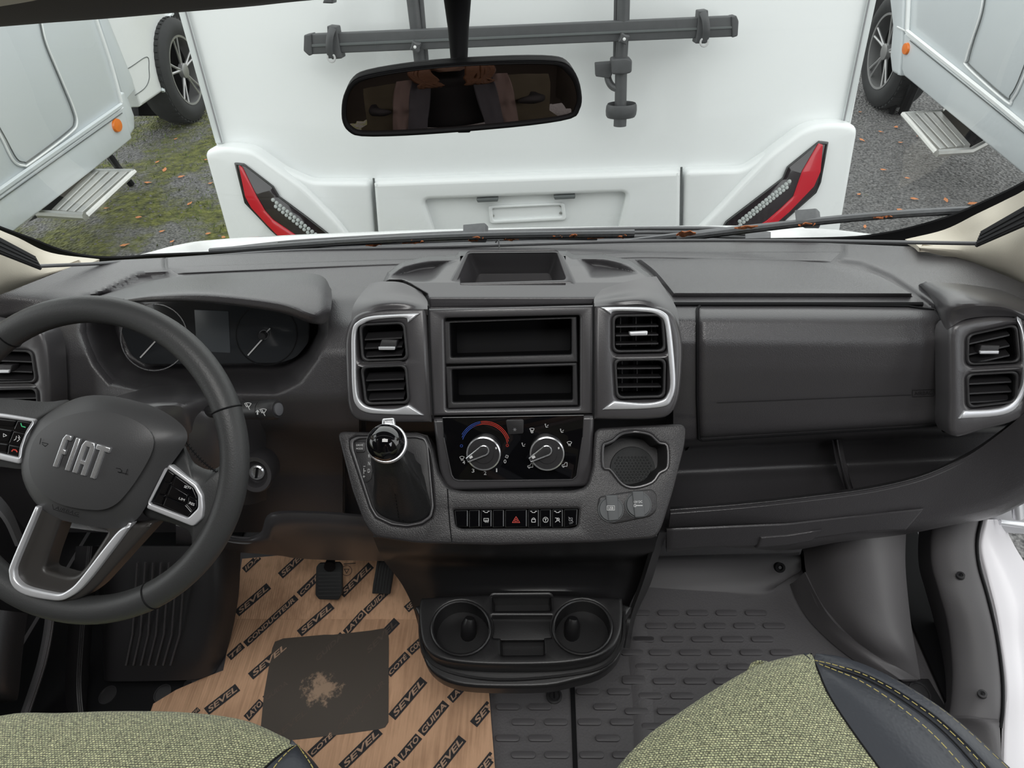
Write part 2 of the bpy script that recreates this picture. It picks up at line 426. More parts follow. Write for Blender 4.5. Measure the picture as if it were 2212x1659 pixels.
# demister strip, storage lid, airbag door, cluster hood
pillow('demister_strip', [dense([(362, 577), (800, 562), (1106, 553), (1400, 544), (1817, 544)], 3), dense([(385, 592), (800, 574), (1106, 565), (1400, 557), (1794, 566)], 3)], .004, ex=3)
pillow('storage_lid', [dense([(1372, 561), (1560, 558), (1700, 563), (1785, 571), (1838, 585)], 4), dense([(1410, 592), (1600, 590), (1750, 592), (1850, 596), (1900, 602)], 4), dense([(1452, 641), (1600, 641), (1750, 641), (1880, 641), (1972, 641)], 4)], .016, ex=8, low=-.004)
gb = pillow('airbag_door', [dense([(1508, 663), (1750, 663), (1960, 665), (2014, 668), (2026, 676)], 4), dense([(1508, 760), (1750, 760), (1960, 765), (2038, 740), (2043, 742)], 4), dense([(1508, 860), (1750, 855), (1960, 850), (2040, 850), (2045, 850)], 4), dense([(1511, 946), (1750, 932), (1960, 920), (2022, 915), (2034, 912)], 4)], .006, ex=6)
m = MB(); NB = V((0, -.85, .5)).normalized(); hb = lambda x, y: dash(x, y)+NB*.0072
stroke(m, hb, NB, dense([(1546, 868), (1963, 851)], 12), 1.5); m.build('tear_seam', DARK, gb)
m = MB(); stroke(m, hb, NB, [(1966, 841), (2012, 839), (2012, 853), (1966, 855)], 1.3, closed=True); word(m, 'AIRBAG', hb, NB, (1970, 852), (2009, 850), 8, lift=.0006); m.build('airbag_lettering', DARK, gb)
m = MB(); m.tube([dash(x, y)+NB*.004 for x, y in dense([(1455, 657), (1990, 657)], 10)], .004, 6); m.build('lid_gap', BLK, D)
MB().tube([dash(x, y)+NB*.002 for x, y in dense([(2016, 670), (1960, 661), (1750, 659), (1512, 659), (1505, 668), (1505, 760), (1505, 860), (1508, 946), (1515, 951), (1750, 936), (1960, 924), (2030, 917)], 6)], .0022, 6).build('door_gap', BLK, D)
# ---- instrument hood
def HN(*r): return [PY(x, y, Y) for x, y, Y in r]
hood = patch('instrument_hood', [
    HN((205, 640, 1.02), (330, 606, 1.04), (450, 592, 1.05), (600, 588, 1.05), (690, 594, 1.03), (716, 625, 1.0)),
    HN((215, 642, .96), (330, 618, .95), (450, 606, .95), (600, 605, .95), (685, 615, .945), (717, 645, .94)),
    HN((228, 650, .90), (330, 634, .875), (450, 630, .865), (600, 645, .865), (680, 668, .87), (714, 672, .90)),
    HN((235, 655, .885), (330, 645, .86), (450, 645, .85), (600, 662, .85), (672, 688, .86), (706, 694, .90)),
    HN((245, 656, .89), (335, 652, .87), (450, 654, .86), (600, 674, .86), (668, 697, .875), (692, 701, .90)),
    HN((255, 654, .93), (335, 650, .93), (450, 652, .93), (600, 671, .93), (660, 692, .93), (680, 694, .93))], DASH, D, su=6, sv=5, thick=.006)
FC = elev(PY(460, 720, .985), 18)
cl = MB().plate(FC, [rnd(pxs(FC, [(256, 650), (400, 640), (560, 645), (668, 690), (667, 740), (640, 773), (606, 785), (312, 788), (282, 768), (262, 720)]), .012)], .0, -.01, .002).build('instrument_cluster', mk('cluster_glass', (.035, .038, .042), .12, coat=.5), D)
hc = lambda x, y: FC.hit(x, y); nc = FC.n
MB().plate(FC, [rnd(pxs(FC, [(420, 668), (494, 672), (498, 762), (426, 758)]), .002)], .0012, .0, .0003).build('display', mk('unlit_display', (.10, .11, .12), .25), cl)
for c, r, a0, a1, nd in (((333, 728), 72, -130, 40, ((305, 771), (338, 735))), ((576, 722), 66, 130, 220, ((537, 766), (572, 727)))):
    m = MB(); stroke(m, hc, nc, arc(c, r, 0, 360, 40), 2.2, .001, True); m.build('gauge_ring', mk('gauge_ring_dark', (.012, .012, .013), .3) if nd[0][0] > 400 else CHROME, cl)
    m = MB(); stroke(m, hc, nc, [nd[0], nd[1]], 3.0, .0025); m.build('needle', WHT, cl)
m = MB().tube([FC.w(*FC.px(571, 722), .002), FC.w(*FC.px(571, 722), .012)], .0065, 20); m.build('needle_cap', DARK, cl)
m = MB(); stroke(m, hc, nc, [(577, 716), (584, 709)], 2.6, .0025); m.build('needle_tail', WHT, cl)
m = MB(); stroke(m, hc, nc, arc((571, 722), 10, 0, 360, 20), 1.3, .0026, True); m.build('cap_ring', GRY, cl)
# ---- generic air vent
def vent(fr, quad, slats, parent, tab=None, ang=0.5, deep=.05, fins=0, r=.010, ring=5.5):
    g = group_of('air_vent', fr.hit(*quad[0]), parent)
    out = rnd(pxs(fr, quad), r)
    cx = sum(p[0] for p in out)/len(out); cy = sum(p[1] for p in out)/len(out)
    w_ = max(p[0] for p in out)-min(p[0] for p in out); h_ = max(p[1] for p in out)-min(p[1] for p in out)
    k = ring/FPX*1.1
    inn = [(cx+(x-cx)*(1-2*k/w_), cy+(y-cy)*(1-2*k/h_)) for x, y in out]
    MB().plate(fr, [out, inn], .006, -.002, .002).build('vent_frame', DARK, g)
    b = MB(); n = len(inn)
    vs = [fr.w(*p, .002) for p in inn]+[fr.w(*p, -deep) for p in inn]
    b.add(vs, [(i, (i+1) % n, n+(i+1) % n, n+i) for i in range(n)]+[tuple(range(n, 2*n))]); b.build('duct', BLK, g)
    for y in slats:
        xa, xb = quad[0][0]+9, quad[1][0]-9
        slant = (quad[1][1]-quad[0][1])/(quad[1][0]-quad[0][0])
        pa = fr.px(xa, y+slant*(xa-(xa+xb)/2)); pb = fr.px(xb, y+slant*(xb-(xa+xb)/2))
        dv = math.sin(ang)*.009; dw = math.cos(ang)*.012; t = .0011
        m = MB()
        f = [fr.w(pa[0], pa[1]-t-dv, -.004), fr.w(pb[0], pb[1]-t-dv, -.004), fr.w(pb[0], pb[1]+t-dv, -.004), fr.w(pa[0], pa[1]+t-dv, -.004)]
        q = [fr.w(pa[0], pa[1]-t+dv, -.004-2*dw), fr.w(pb[0], pb[1]-t+dv, -.004-2*dw), fr.w(pb[0], pb[1]+t+dv, -.004-2*dw), fr.w(pa[0], pa[1]+t+dv, -.004-2*dw)]
        m.hexa(f, q); m.build('slat', DARK, g, smooth=0)
    for i in range(fins):
        t = (i+.5)/fins; u = min(p[0] for p in inn)*(1-t)+max(p[0] for p in inn)*t
        ys = [p[1] for p in inn]; m = MB().box(fr.w(u, (min(ys)+max(ys))/2, -.036), (.0008, (max(ys)-min(ys))/2*.9, .006), Matrix((fr.U, fr.V, fr.n)).transposed()); m.build('fin', DARK, g, smooth=0)
    if tab:
        (x0, y0, x1, y1) = tab; q = rnd(pxs(fr, [(x0+6, y0), (x1+4, y0+1), (x1, y1), (x0, y1)]), .002)
        MB().plate(fr, [q], .006, -.012, .0015).build('vent_tab', DARK, g)
        q = rnd(pxs(fr, [(x0, y1-6), (x1, y1-6), (x1-1, y1+1), (x0+1, y1+1)]), .001); MB().plate(fr, [q], .009, .006, .001).build('tab_edge', SILV, g, label='silver edge of the vent tab')
    return g
# ---- centre console face (plane FA)
FA = elev(PY(1108, 780, .85), 33)
def bx(*p): return pxs(FA, list(p))
lp = c2([(924, 664), (860, 664), (800, 670), (766, 690), (753, 730), (754, 800), (758, 868), (772, 898), (800, 906), (860, 908), (936, 908)], 4, False)
L = pxs(FA, lp+[(936, 908), (930, 780)])
va = [(777, 699), (876, 694), (884, 778), (783, 781)]; vb = [(780, 790), (880, 786), (887, 871), (790, 874)]
def hole(fr, q, r=.010, k=.0015):
    o = rnd(pxs(fr, q), r); return o
MB().plate(FA, [L, hole(FA, va), hole(FA, vb)], .022, -.01, .007).build('left_vent_pod', DASH2, D)
FV = Fr(FA.O+FA.n*.019, FA.n)
vent(FV, va, [726, 745, 763], D, (820, 733, 856, 754)); vent(FV, vb, [815, 836, 857], D)
rp = c2([(1282, 658), (1350, 656), (1415, 660), (1452, 680), (1468, 730), (1468, 800), (1460, 860), (1440, 893), (1400, 901), (1340, 902), (1282, 901)], 4, False)
vc = [(1322, 679), (1422, 677), (1438, 760), (1322, 762)]; vd = [(1325, 774), (1438, 773), (1436, 858), (1330, 861)]
MB().plate(FA, [pxs(FA, rp), hole(FA, vc), hole(FA, vd)], .022, -.01, .007).build('right_vent_pod', DASH2, D)
vent(FV, [(1322, 679), (1432, 677), (1438, 760), (1322, 762)], [704, 723, 742], D, None, ang=.1, fins=3); vent(FV, vd, [795, 815, 835], D, None, ang=.1, fins=3)
q = rnd(pxs(FV, [(1358, 716), (1398, 714), (1397, 724), (1360, 725)]), .002); MB().plate(FV, [q], .008, -.008, .0015).build('vent_tab', SILV, D, label='silver vent tab')
# silver C trims
FT = Fr(FA.O+FA.n*.0205, FA.n)
def ctrim(outer, inner, fr, name='silver_trim'):
    L = pxs(fr, outer+inner[::-1]); MB().plate(fr, [L], .006, -.002, .0022).build(name, SILV, D, label='satin silver trim around the vents')
o = c2([(908, 677), (850, 679), (803, 683), (776, 693), (762, 714), (761, 780), (763, 845), (771, 875), (793, 890), (840, 894), (916, 896)], 5, False)
i_ = c2([(882, 697), (874, 686), (812, 690), (786, 699), (771, 716), (770, 780), (772, 842), (780, 866), (800, 879), (850, 883), (884, 874)], 5, False)
ctrim(o, [p for p in i_], FT)
o = c2([(1297, 664), (1350, 663), (1404, 665), (1436, 676), (1447, 700), (1455, 770), (1458, 830), (1450, 862), (1436, 876), (1390, 882), (1301, 884)], 5, False)
i_ = c2([(1319, 679), (1330, 672), (1398, 674), (1424, 683), (1436, 702), (1443, 770), (1447, 828), (1441, 852), (1428, 864), (1390, 870), (1326, 865)], 5, False)
ctrim(o, i_, FT)
# pod tops rolling back to the deck
patch('left_pod_top', [HN((800, 612, .95), (830, 608, .95), (870, 611, .94), (910, 630, .925)), HN((776, 640, .92), (820, 632, .915), (870, 636, .91), (922, 648, .905)),
    HN((762, 665, .895), (815, 654, .885), (870, 652, .885), (924, 660, .89)), [FA.hit(758, 700, .014), FA.hit(812, 673, .022), FA.hit(870, 668, .022), FA.hit(924, 668, .02)]], DASH2, D, thick=.01)
patch('right_pod_top', [HN((1300, 625, .925), (1340, 612, .935), (1390, 600, .95), (1418, 597, .955)), HN((1285, 642, .905), (1340, 632, .91), (1400, 624, .915), (1440, 630, .92)),
    HN((1283, 652, .89), (1340, 646, .885), (1405, 646, .885), (1462, 668, .895)), [FA.hit(1283, 662, .02), FA.hit(1340, 659, .022), FA.hit(1405, 662, .022), FA.hit(1468, 715, .014)]], DASH2, D, thick=.01)
# radio surround
bez = [(926, 667), (1281, 659), (1279, 890), (933, 895)]
mid = [(962, 686), (1252, 680), (1252, 877), (966, 882)]
MB().plate(FA, [pxs(FA, bez), rnd(pxs(FA, mid), .004)], .016, -.01, .004).build('radio_surround', DASH2, D)
k1 = z3(770, 455, 1615, 425, 1621, 715, 778, 728); k2 = z3(780, 742, 1618, 718, 1625, 990, 795, 1010)
h1 = z3(808, 462, 1583, 440, 1583, 665, 815, 685); h2 = z3(820, 762, 1590, 738, 1590, 955, 826, 970)
RG = thing  # noqa
slot = MB().plate(FA, [rnd(pxs(FA, k1), .002), rnd(pxs(FA, h1), .003)], .009, -.006, .0022).build('upper_pocket_frame', DARK, D)
slot2 = MB().plate(FA, [rnd(pxs(FA, k2), .002), rnd(pxs(FA, h2), .003)], .009, -.006, .0022).build('lower_pocket_frame', DARK, D)
def pocket(name, fr, q, depth, mat, parent, w0=.0, r=.003, shrink=1.0):
    a = rnd(pxs(fr, q), r); n = len(a); cx = sum(p[0] for p in a)/n; cy = sum(p[1] for p in a)/n
    b = [(cx+(x-cx)*shrink, cy+(y-cy)*shrink) for x, y in a]
    return MB().add([fr.w(*p, w0) for p in a]+[fr.w(*p, -depth) for p in b], [(i, (i+1) % n, n+(i+1) % n, n+i) for i in range(n)]+[tuple(range(n, 2*n))]).build(name, mat, parent)
pocket('pocket', FA, h1, .07, BLK, D); pocket('pocket', FA, h2, .07, BLK, D)
# seams between pods and surround
for a, b in (((925, 660), (936, 905)), ((1282, 655), (1281, 898))): MB().tube([FA.hit(*a, .0215), FA.hit(*b, .0215)], .0012, 5).build('panel_seam', BLK, D)
# climate panel
cp = rnd(pxs(FA, z3(705, 1065, 1725, 1045, 1712, 1400, 1690, 1500, 800, 1525, 745, 1400)), [.002, .002, .01, .02, .02, .01])
MB().plate(FA, [cp], .016, -.02, .006).build('climate_surround', DASH2, D)
FG = Fr(FA.O+FA.n*.0165, FA.n)
clim = MB().plate(FG, [rnd(pxs(FG, z3(755, 1068, 1665, 1052, 1655, 1200, 1620, 1440, 1590, 1468, 850, 1474, 815, 1440, 765, 1200)), [.001, .001, .003, .006, .006, .006, .006, .003])], .0015, -.004, .0012).build('climate_panel', GLOSS, D)
MB().tube([FG.hit(*p, .0012) for p in z3(765, 1200, 815, 1440, 832, 1466, 860, 1476, 1220, 1475, 1590, 1470, 1618, 1445, 1655, 1200)], .0012, 6).build('panel_edge', DASH, clim)
hg = lambda x, y: FG.hit(x, y, .0016); ng = FG.n
w = MB(); rd = MB(); bl = MB()
for t, x, y in (('4', 1002, 998), ('3', 1022, 1016), ('2', 1048, 1021), ('1', 1073, 1015), ('0', 1091, 996)):
    word(w, t, hg, ng, (x-(1.5 if t == '1' else 2.7), y+4.5), (x+(1.2 if t == '1' else 2.7), y+4.5), 8, bold=.0)
C1 = (1046.7, 966)
for k, (r_, a0, a1, M_) in enumerate(((56, 100, 150, bl), (53, 100, 156, bl), (50, 104, 160, bl), (56, 20, 98, rd), (53, 14, 98, rd), (50, 10, 120, rd))): stroke(M_, hg, ng, arc(C1, r_, a0, a1, 18), 1.1)
stroke(bl, hg, ng, arc((997, 963), 2.6, 0, 360, 12), 1.1); stroke(rd, hg, ng, arc((1096, 962), 2.6, 0, 360, 12), 1.1)
for k in range(4): a = k*90+20; stroke(w, hg, ng, arc((1095+2.0*math.cos(math.radians(a)), 986-2.0*math.sin(math.radians(a))), 1.4, a-60, a+120, 6), 1.0)
def icon_person(x, y, s, a):
    stroke(w, hg, ng, [(x-3*s, y-3*s), (x-1*s, y+2*s), (x+2.6*s, y+1.4*s)], 1.1); stroke(w, hg, ng, arc((x-3*s, y-4.6*s), .9*s, 0, 360, 8), .9)
    stroke(w, hg, ng, [(x+1*s, y-1*s), (x+3.6*s, y-3*s)], .9) if a else None
icon_person(1131, 962, 1, 1); icon_person(1149, 933, 1, 1); icon_person(1181, 921, 1, 1); icon_person(1214, 932, 1, 1)
for x, y in ((1230, 957), (998, 989), (1149, 928)): stroke(w, hg, ng, [(x-5, y-2), (x-3, y+2), (x+3, y+2), (x+5, y-2)], 1); stroke(w, hg, ng, arc((x, y+5), 8.5, 55, 125, 6), 1); [stroke(w, hg, ng, [(x+d, y+3), (x+d+.6, y+6)], .8) for d in (-2, 0, 2)]
for x, y in ((1145, 1006), (1219, 1004)): stroke(w, hg, ng, [(x-5, y+3), (x-5, y), (x, y-1), (x+2, y-5), (x+6, y-5), (x+6, y+3)], 1, closed=True); stroke(w, hg, ng, arc((x-2, y+4), 1.6, 0, 360, 8), .9)
w.build('white_symbols', WHT, clim, kind='stuff'); rd.build('red_scale', RED, clim, kind='stuff'); bl.build('blue_scale', BLU, clim, kind='stuff')
acb = MB().plate(FG, [rnd(pxs(FG, z3(1163, 1085, 1278, 1082, 1276, 1172, 1180, 1178)), .003)], .004, .001, .001).build('snowflake_button', DARK, clim)
m = MB(); ha = lambda x, y: FG.hit(x, y, .0045)
for a in range(0, 180, 60): stroke(m, ha, ng, [(1112+3.6*math.cos(math.radians(a)), 928-3.6*math.sin(math.radians(a))), (1112-3.6*math.cos(math.radians(a)), 928+3.6*math.sin(math.radians(a)))], .9, 0)
m.build('snowflake', GRY, acb)
for c in ((1046.7, 974.5), (1181.8, 974.5)):
    u, v = FG.px(*c); k = 1.075/FPX
    kn = MB().lathe(FG, [(37*k, .0), (37*k, .012), (35*k, .017), (34*k, .0185)], 48, (u, v)).build('climate_knob', DARK, clim)
    MB().lathe(FG, [(37.5*k, .0165), (37*k, .0185), (34.5*k, .0192), (33.5*k, .018)], 48, (u, v)).build('chrome_ring', CHROME, kn)
    MB().lathe(FG, [(22.5*k, .0182), (21*k, .0205), (.001, .0208)], 40, (u, v)).build('knob_face', DARK, kn)
    hk = lambda x, y: FG.hit(x, y, .0215)
    d = V((-30, 17, 0)).normalized(); q = V((d.y, -d.x, 0)); R_ = 10.5; cx, cy = c[0]-1, c[1]-3
    pts = [(cx+R_*math.cos(a)*-d.x+R_*math.sin(a)*q.x, cy+R_*math.cos(a)*-d.y+R_*math.sin(a)*q.y) for a in [math.pi*(-.5+j/10) for j in range(11)]]
    tip = (cx+d.x*41, cy+d.y*41)
    outl = [(u2, v2) for u2, v2 in (FG.px(x, y, .02) for x, y in pts+[(tip[0]+q.x*4.5, tip[1]+q.y*4.5), (tip[0]-q.x*4.5, tip[1]-q.y*4.5)])]
    MB().plate(FG, [rnd(outl, .0008)], .0265, .018, .001).build('pointer', DARK, kn)
    m = MB(); loop = [FG.w(*p, .0265) for p in outl]; m.tube(loop, .0011, 6, closed=True); m.build('pointer_outline', CHROME, kn)
    m = MB(); h_ = lambda x, y: FG.hit(x, y, .027); poly(m, h_, ng, [(cx+d.x*29+q.x*2.6, cy+d.y*29+q.y*2.6), (cx+d.x*36+q.x*2.6, cy+d.y*36+q.y*2.6), (cx+d.x*36-q.x*2.6, cy+d.y*36-q.y*2.6), (cx+d.x*29-q.x*2.6, cy+d.y*29-q.y*2.6)], 0)
    poly(m, lambda x, y: FG.hit(x, y, .0191), ng, [(c[0]+23, c[1]-8), (c[0]+26, c[1]-9), (c[0]+27, c[1]-5), (c[0]+24, c[1]-4)], 0); m.build('pointer_mark', WHT, kn, kind='stuff')
# ---- console top with tray and round wells
HT = lambda x, y: PY(x, y, itab([(540, 1.10), (575, 1.03), (610, .97), (650, .925), (668, .90)], y))
nt_ = V((0, -.3, .95)).normalized()
BWL = [c2([(842, 600), (850, 584), (880, 569), (925, 560), (975, 559), (990, 563), (968, 575), (952, 592), (938, 605), (915, 611), (875, 608)], 3), c2([(1246, 556), (1300, 556), (1345, 565), (1372, 581), (1378, 592), (1350, 597), (1310, 601), (1276, 601), (1268, 590), (1258, 574)], 3)]
CRO = [(826, 612), (838, 588), (870, 566), (925, 554), (985, 552), (992, 544), (1225, 542), (1238, 551), (1305, 550), (1360, 562), (1398, 588), (1425, 612), (1300, 640), (1284, 664), (924, 670), (918, 640), (870, 612)]
def crown(x, y):
    Y = itab([(540, 1.10), (575, 1.03), (610, .97), (650, .925), (668, .90)], y)
    if inside((x, y), CRO): Y -= .028*sm(0, 9, edist((x, y), CRO))*sm(672, 640, y)
    else: Y = YD(x, y)+.03
    for k, B_ in enumerate(BWL):
        if inside((x, y), B_): Y += .034*sm(0, 22, edist((x, y), B_))
    q = min(x-994, 1222-x, y-553, 616-y)
    if q > 0: Y += .10*sm(0, 8, q)
    return PY(x, y, Y)
vs = []; fs = []; NXc, NYc = 300, 100
for i in range(NXc+1):
    for j in range(NYc+1): vs.append(crown(822+606*i/NXc, 538+134*j/NYc))
K_ = len(vs); vs += [p+V((0, .008, -.006)) for p in vs]
for i in range(NXc):
    for j in range(NYc): q = i*(NYc+1)+j; fs += [(q, q+1, q+NYc+2, q+NYc+1), (K_+q, K_+q+NYc+1, K_+q+NYc+2, K_+q+1)]
MB().add(vs, fs).build('console_crown', DASH2, D, smooth=60)
FTb = Fr(HT(1106, 600)+nt_*.03, (0, -.42, .9))
to = pxs(FTb, z3(905, 20, 1520, 15, 1650, 295, 742, 322)); ti = pxs(FTb, z3(930, 28, 1485, 22, 1548, 198, 848, 218)); ts = pxs(FTb, z3(805, 245, 1590, 228, 1560, 272, 840, 285))
MB().plate(FTb, [rnd(to, [.012, .012, .002, .002]), rnd(ti, .006), rnd(ts, .008)], .006, -.012, .004).build('phone_tray', DASH2, D)
def well(name, fr, q, depth, r, mat, shr=.85, parent=D, dv=0):
    a = rnd(pxs(fr, q), r); n = len(a); cx = sum(p[0] for p in a)/n; cy = sum(p[1] for p in a)/n
    b = [(cx+(x-cx)*shr, cy+(y-cy)*shr+dv) for x, y in a]
    return MB().add([fr.w(*p, -.002) for p in a]+[fr.w(*p, -depth) for p in b], [(i, (i+1) % n, n+(i+1) % n, n+i) for i in range(n)]+[tuple(range(n, 2*n))]).build(name, mat, parent, smooth=20)
well('tray_well', FTb, z3(930, 28, 1485, 22, 1548, 198, 848, 218), .05, .006, DASH2); well('tray_slot', FTb, z3(805, 245, 1590, 228, 1560, 272, 840, 285), .03, .008, DARK)
# ---- right side vent housing
FRt = elev(PY(2125, 800, .82), 30, -8)
ro = [(2046, 708), (2085, 688), (2150, 680), (2225, 694), (2258, 760), (2250, 860), (2190, 905), (2120, 925), (2050, 938), (2045, 860), (2044, 780)]
v1 = zp(1868, 700, 2152, 598, 2162, 802, 1880, 828); v1 = [(2085, 722), (2194, 698), (2202, 782), (2084, 789)]; v2 = [(2084, 806), (2198, 800), (2194, 868), (2086, 881)]
MB().plate(FRt, [pxs(FRt, c2(ro, 4)), hole(FRt, v1), hole(FRt, v2)], .012, -.04, .008).build('side_vent_housing', DASH2, D)
FR2 = Fr(FRt.O+FRt.n*.009, FRt.n)
vent(FR2, v1, [728, 751, 772], D, (2110, 744, 2152, 762)); vent(FR2, v2, [822, 843, 862], D)
FR3 = Fr(FRt.O+FRt.n*.0105, FRt.n)
o = c2([(2193, 684), (2206, 712), (2214, 760), (2216, 810), (2210, 850), (2190, 882), (2150, 897), (2068, 903)], 4, False); i_ = c2([(2197, 690), (2203, 720), (2207, 765), (2208, 808), (2203, 838), (2184, 868), (2150, 882), (2080, 886)], 4, False)
ctrim(o, i_, FR3)
patch('side_housing_top', [HN((1984, 616, 1.0), (1992, 612, .98), (2026, 610, .965), (2100, 616, .95), (2175, 630, .935), (2270, 660, .925)),
    HN((2004, 642, .97), (2012, 636, .93), (2042, 630, .905), (2105, 634, .885), (2180, 646, .875), (2275, 680, .865)),
    HN((2024, 676, .94), (2030, 672, .885), (2056, 660, .862), (2110, 656, .850), (2180, 664, .845), (2270, 702, .84)),
    [PY(2038, 716, .90), FRt.hit(2046, 712, .002), FRt.hit(2085, 690, .0115), FRt.hit(2150, 683, .012), FRt.hit(2210, 690, .012), FRt.hit(2262, 730, .008)]], DASH2, D, su=6, sv=6, thick=.01)
MB().tube([PY(x, y, Y) for x, y, Y in ((2034, 712, .885), (2042, 760, .87), (2043, 850, .862), (2041, 930, .857))], .005, 8).build('housing_gap_shade', BLK, D)  # black tube put in as the shade beside the vent housing
# ---- left side vent housing
FL = elev(PY(40, 800, .84), 30, 8)
lo_ = [(-110, 700), (0, 696), (70, 704), (104, 722), (114, 800), (112, 900), (60, 915), (-100, 915)]
u1 = [(-40, 752), (74, 756), (85, 826), (-40, 828)]; u2 = [(-40, 838), (85, 836), (90, 900), (-40, 900)]
MB().plate(FL, [pxs(FL, c2(lo_, 3)), hole(FL, u1), hole(FL, u2)], .012, -.04, .008).build('side_vent_housing', DASH2, D)
FL2 = Fr(FL.O+FL.n*.009, FL.n); vent(FL2, u1, [775, 797, 816], D, (-6, 786, 28, 803)); vent(FL2, u2, [856, 876], D)
# ---- shelf lip on the passenger side, divider, lower panels
def lip(name, top, bot, Yt, Yb, mat, out=.012, **kw):
    r0 = [PY(x, y-7, Yt[i]+.022) for i, (x, y) in enumerate(top)]; r1 = [PY(x, y, Yt[i]) for i, (x, y) in enumerate(top)]
    r2 = [PY(x, y+8, Yt[i]-.006) for i, (x, y) in enumerate(top)]; r3 = [PY(x*.4+bot[i][0]*.6, y*.4+bot[i][1]*.6, (Yt[i]*.4+Yb[i]*.6)-out) for i, (x, y) in enumerate(top)]
    r4 = [PY(x, y, Yb[i]) for i, (x, y) in enumerate(bot)]; r5 = [PY(x, y, Yb[i]+.12) for i, (x, y) in enumerate(bot)]
    return patch(name, [r0, r1, r2, r3, r4, r5], mat, D, su=6, sv=3, thick=.006, **kw)
lip('shelf_front', [(1448, 1102), (1600, 1090), (1750, 1074), (1880, 1056), (1990, 1030), (2080, 990), (2150, 945), (2230, 880), (2340, 780)],
    [(1440, 1190), (1560, 1180), (1700, 1186), (1815, 1168), (1950, 1152), (2050, 1132), (2150, 1112), (2250, 1062), (2400, 980)],
    [.80]*6+[.79, .77, .74], [.83, .82, .80, .80, .80, .79, .78, .76, .74], DASH)
patch('dash_end', [[PY(2262, 680, .90), PY(2275, 760, .83), PY(2335, 800, .755), PY(2396, 978, .75)], [PY(2290, 665, 1.02), PY(2300, 740, 1.0), PY(2345, 800, .92), PY(2385, 930, .90)]], DASH, D, su=5, sv=3, thick=.008)
pillow('lower_flap', [dense([(1440, 1142), (1700, 1130), (1900, 1108), (1996, 1098)], 4), dense([(1440, 1186), (1650, 1178), (1850, 1150), (1955, 1146)], 4)], .004, hit=lambda x, y: PY(x, y, .786), low=-.01, ex=5)
pillow('fuse_door', [dense([(1640, 1158), (1700, 1153), (1777, 1141)], 4), dense([(1632, 1183), (1700, 1178), (1752, 1168)], 4)], .006, hit=lambda x, y: PY(x, y, .784), low=-.01, ex=4, mat=DASH)
dv = []
for x, y, Y in ((1806, 950, .99), (1812, 985, .97), (1822, 1025, .93), (1834, 1062, .86)): dv.append([PY(x-6, y, Y), PY(x-1, y, Y-.03), PY(x+5, y, Y-.03), PY(x+12, y, Y)])
patch('shelf_divider', dv, DASH, D, su=4, sv=5, thick=.01)
# driver's knee panel
patch('knee_panel', [HN((380, 1118, .86), (505, 1156, .83), (560, 1152, .81), (585, 1108, .80), (680, 1104, .80), (790, 1112, .80)),
    HN((380, 1135, .84), (505, 1166, .81), (566, 1160, .80), (592, 1118, .79), (680, 1114, .79), (795, 1122, .79)),
    HN((380, 1165, .84), (500, 1178, .82), (580, 1172, .80), (600, 1150, .79), (690, 1150, .79), (810, 1160, .79)),
    HN((380, 1190, .86), (490, 1192, .85), (600, 1200, .84), (640, 1206, .84), (720, 1210, .84), (830, 1212, .84))], DASH2, D, su=6, sv=4, thick=.01)
# ================================================================ CENTRE CONSOLE
def domef(mb, outline, fr, h0, h1, rings=7, power=2.2, back=None, c=None, flatc=1.0):
    m = len(outline); cx = c[0] if c else sum(p[0] for p in outline)/m; cy = c[1] if c else sum(p[1] for p in outline)/m
    bk = back if back is not None else h0-.006
    vs = [fr.hit(x, y, bk) for x, y in outline]; fs = []
    for i in range(rings+1):
        t = (i/rings)**1.5*.995; k = 1-t; hh = h0+(h1-h0)*(1-k**power)
        for x, y in outline: vs.append(fr.hit(cx+(x-cx)*k, cy+(y-cy)*k, hh))
    for i in range(rings+1):
        for j in range(m): fs.append((i*m+j, i*m+(j+1) % m, (i+1)*m+(j+1) % m, (i+1)*m+j))
    fs += [tuple(range((rings+1)*m, (rings+2)*m)), tuple(range(m-1, -1, -1))]
    return mb.add(vs, fs)
K = thing('centre_console', PZ(1106, 1200, .62), 'dark grained centre console with cup holder and switch row below the radio', 'console')
FB = elev(PY(1106, 1100, .69), 48)
bo = [(727, 932), (915, 935), (934, 968), (945, 1020), (967, 1056), (1000, 1062), (1240, 1060), (1268, 1052), (1280, 1010), (1285, 925), (1484, 914), (1480, 960), (1455, 1060), (1430, 1140), (1416, 1163), (1300, 1172), (1071, 1178), (900, 1174), (806, 1160), (786, 1130), (760, 1060), (738, 975)]
shift = [(756, 950), (770, 943), (900, 941), (919, 946), (925, 960), (937, 1095), (932, 1118), (912, 1132), (880, 1138), (846, 1134), (812, 1118), (800, 1098), (757, 968)]
cupo = c2([(1371, 933), (1402, 938), (1417, 950), (1425, 957), (1441, 963), (1443, 1000), (1438, 1014), (1424, 1022), (1408, 1042), (1371, 1053), (1345, 1046), (1325, 1022), (1316, 1013), (1303, 1008), (1303, 965), (1312, 958), (1325, 952), (1342, 938)], 3)
strip = rnd(zB(828, 598, 1630, 590, 1622, 690, 1610, 705, 1580, 712, 880, 716, 850, 705, 840, 685), 4)
MB().plate(FB, [rnd(pxs(FB, bo), [.012, .012, .006, .006, .01, .01, .01, .01, .006, .012, .014, .01, .01, .01, .015, .01, .01, .01, .015, .01, .01, .01]), pxs(FB, shift), pxs(FB, cupo), pxs(FB, strip)], .0, -.05, .0045, 3).build('console_top', CONS, K)
MB().tube([FB.hit(*p, -.0001) for p in zB(790, 462, 795, 560, 806, 700, 818, 800)], .001, 5).build('joint', BLK, K)
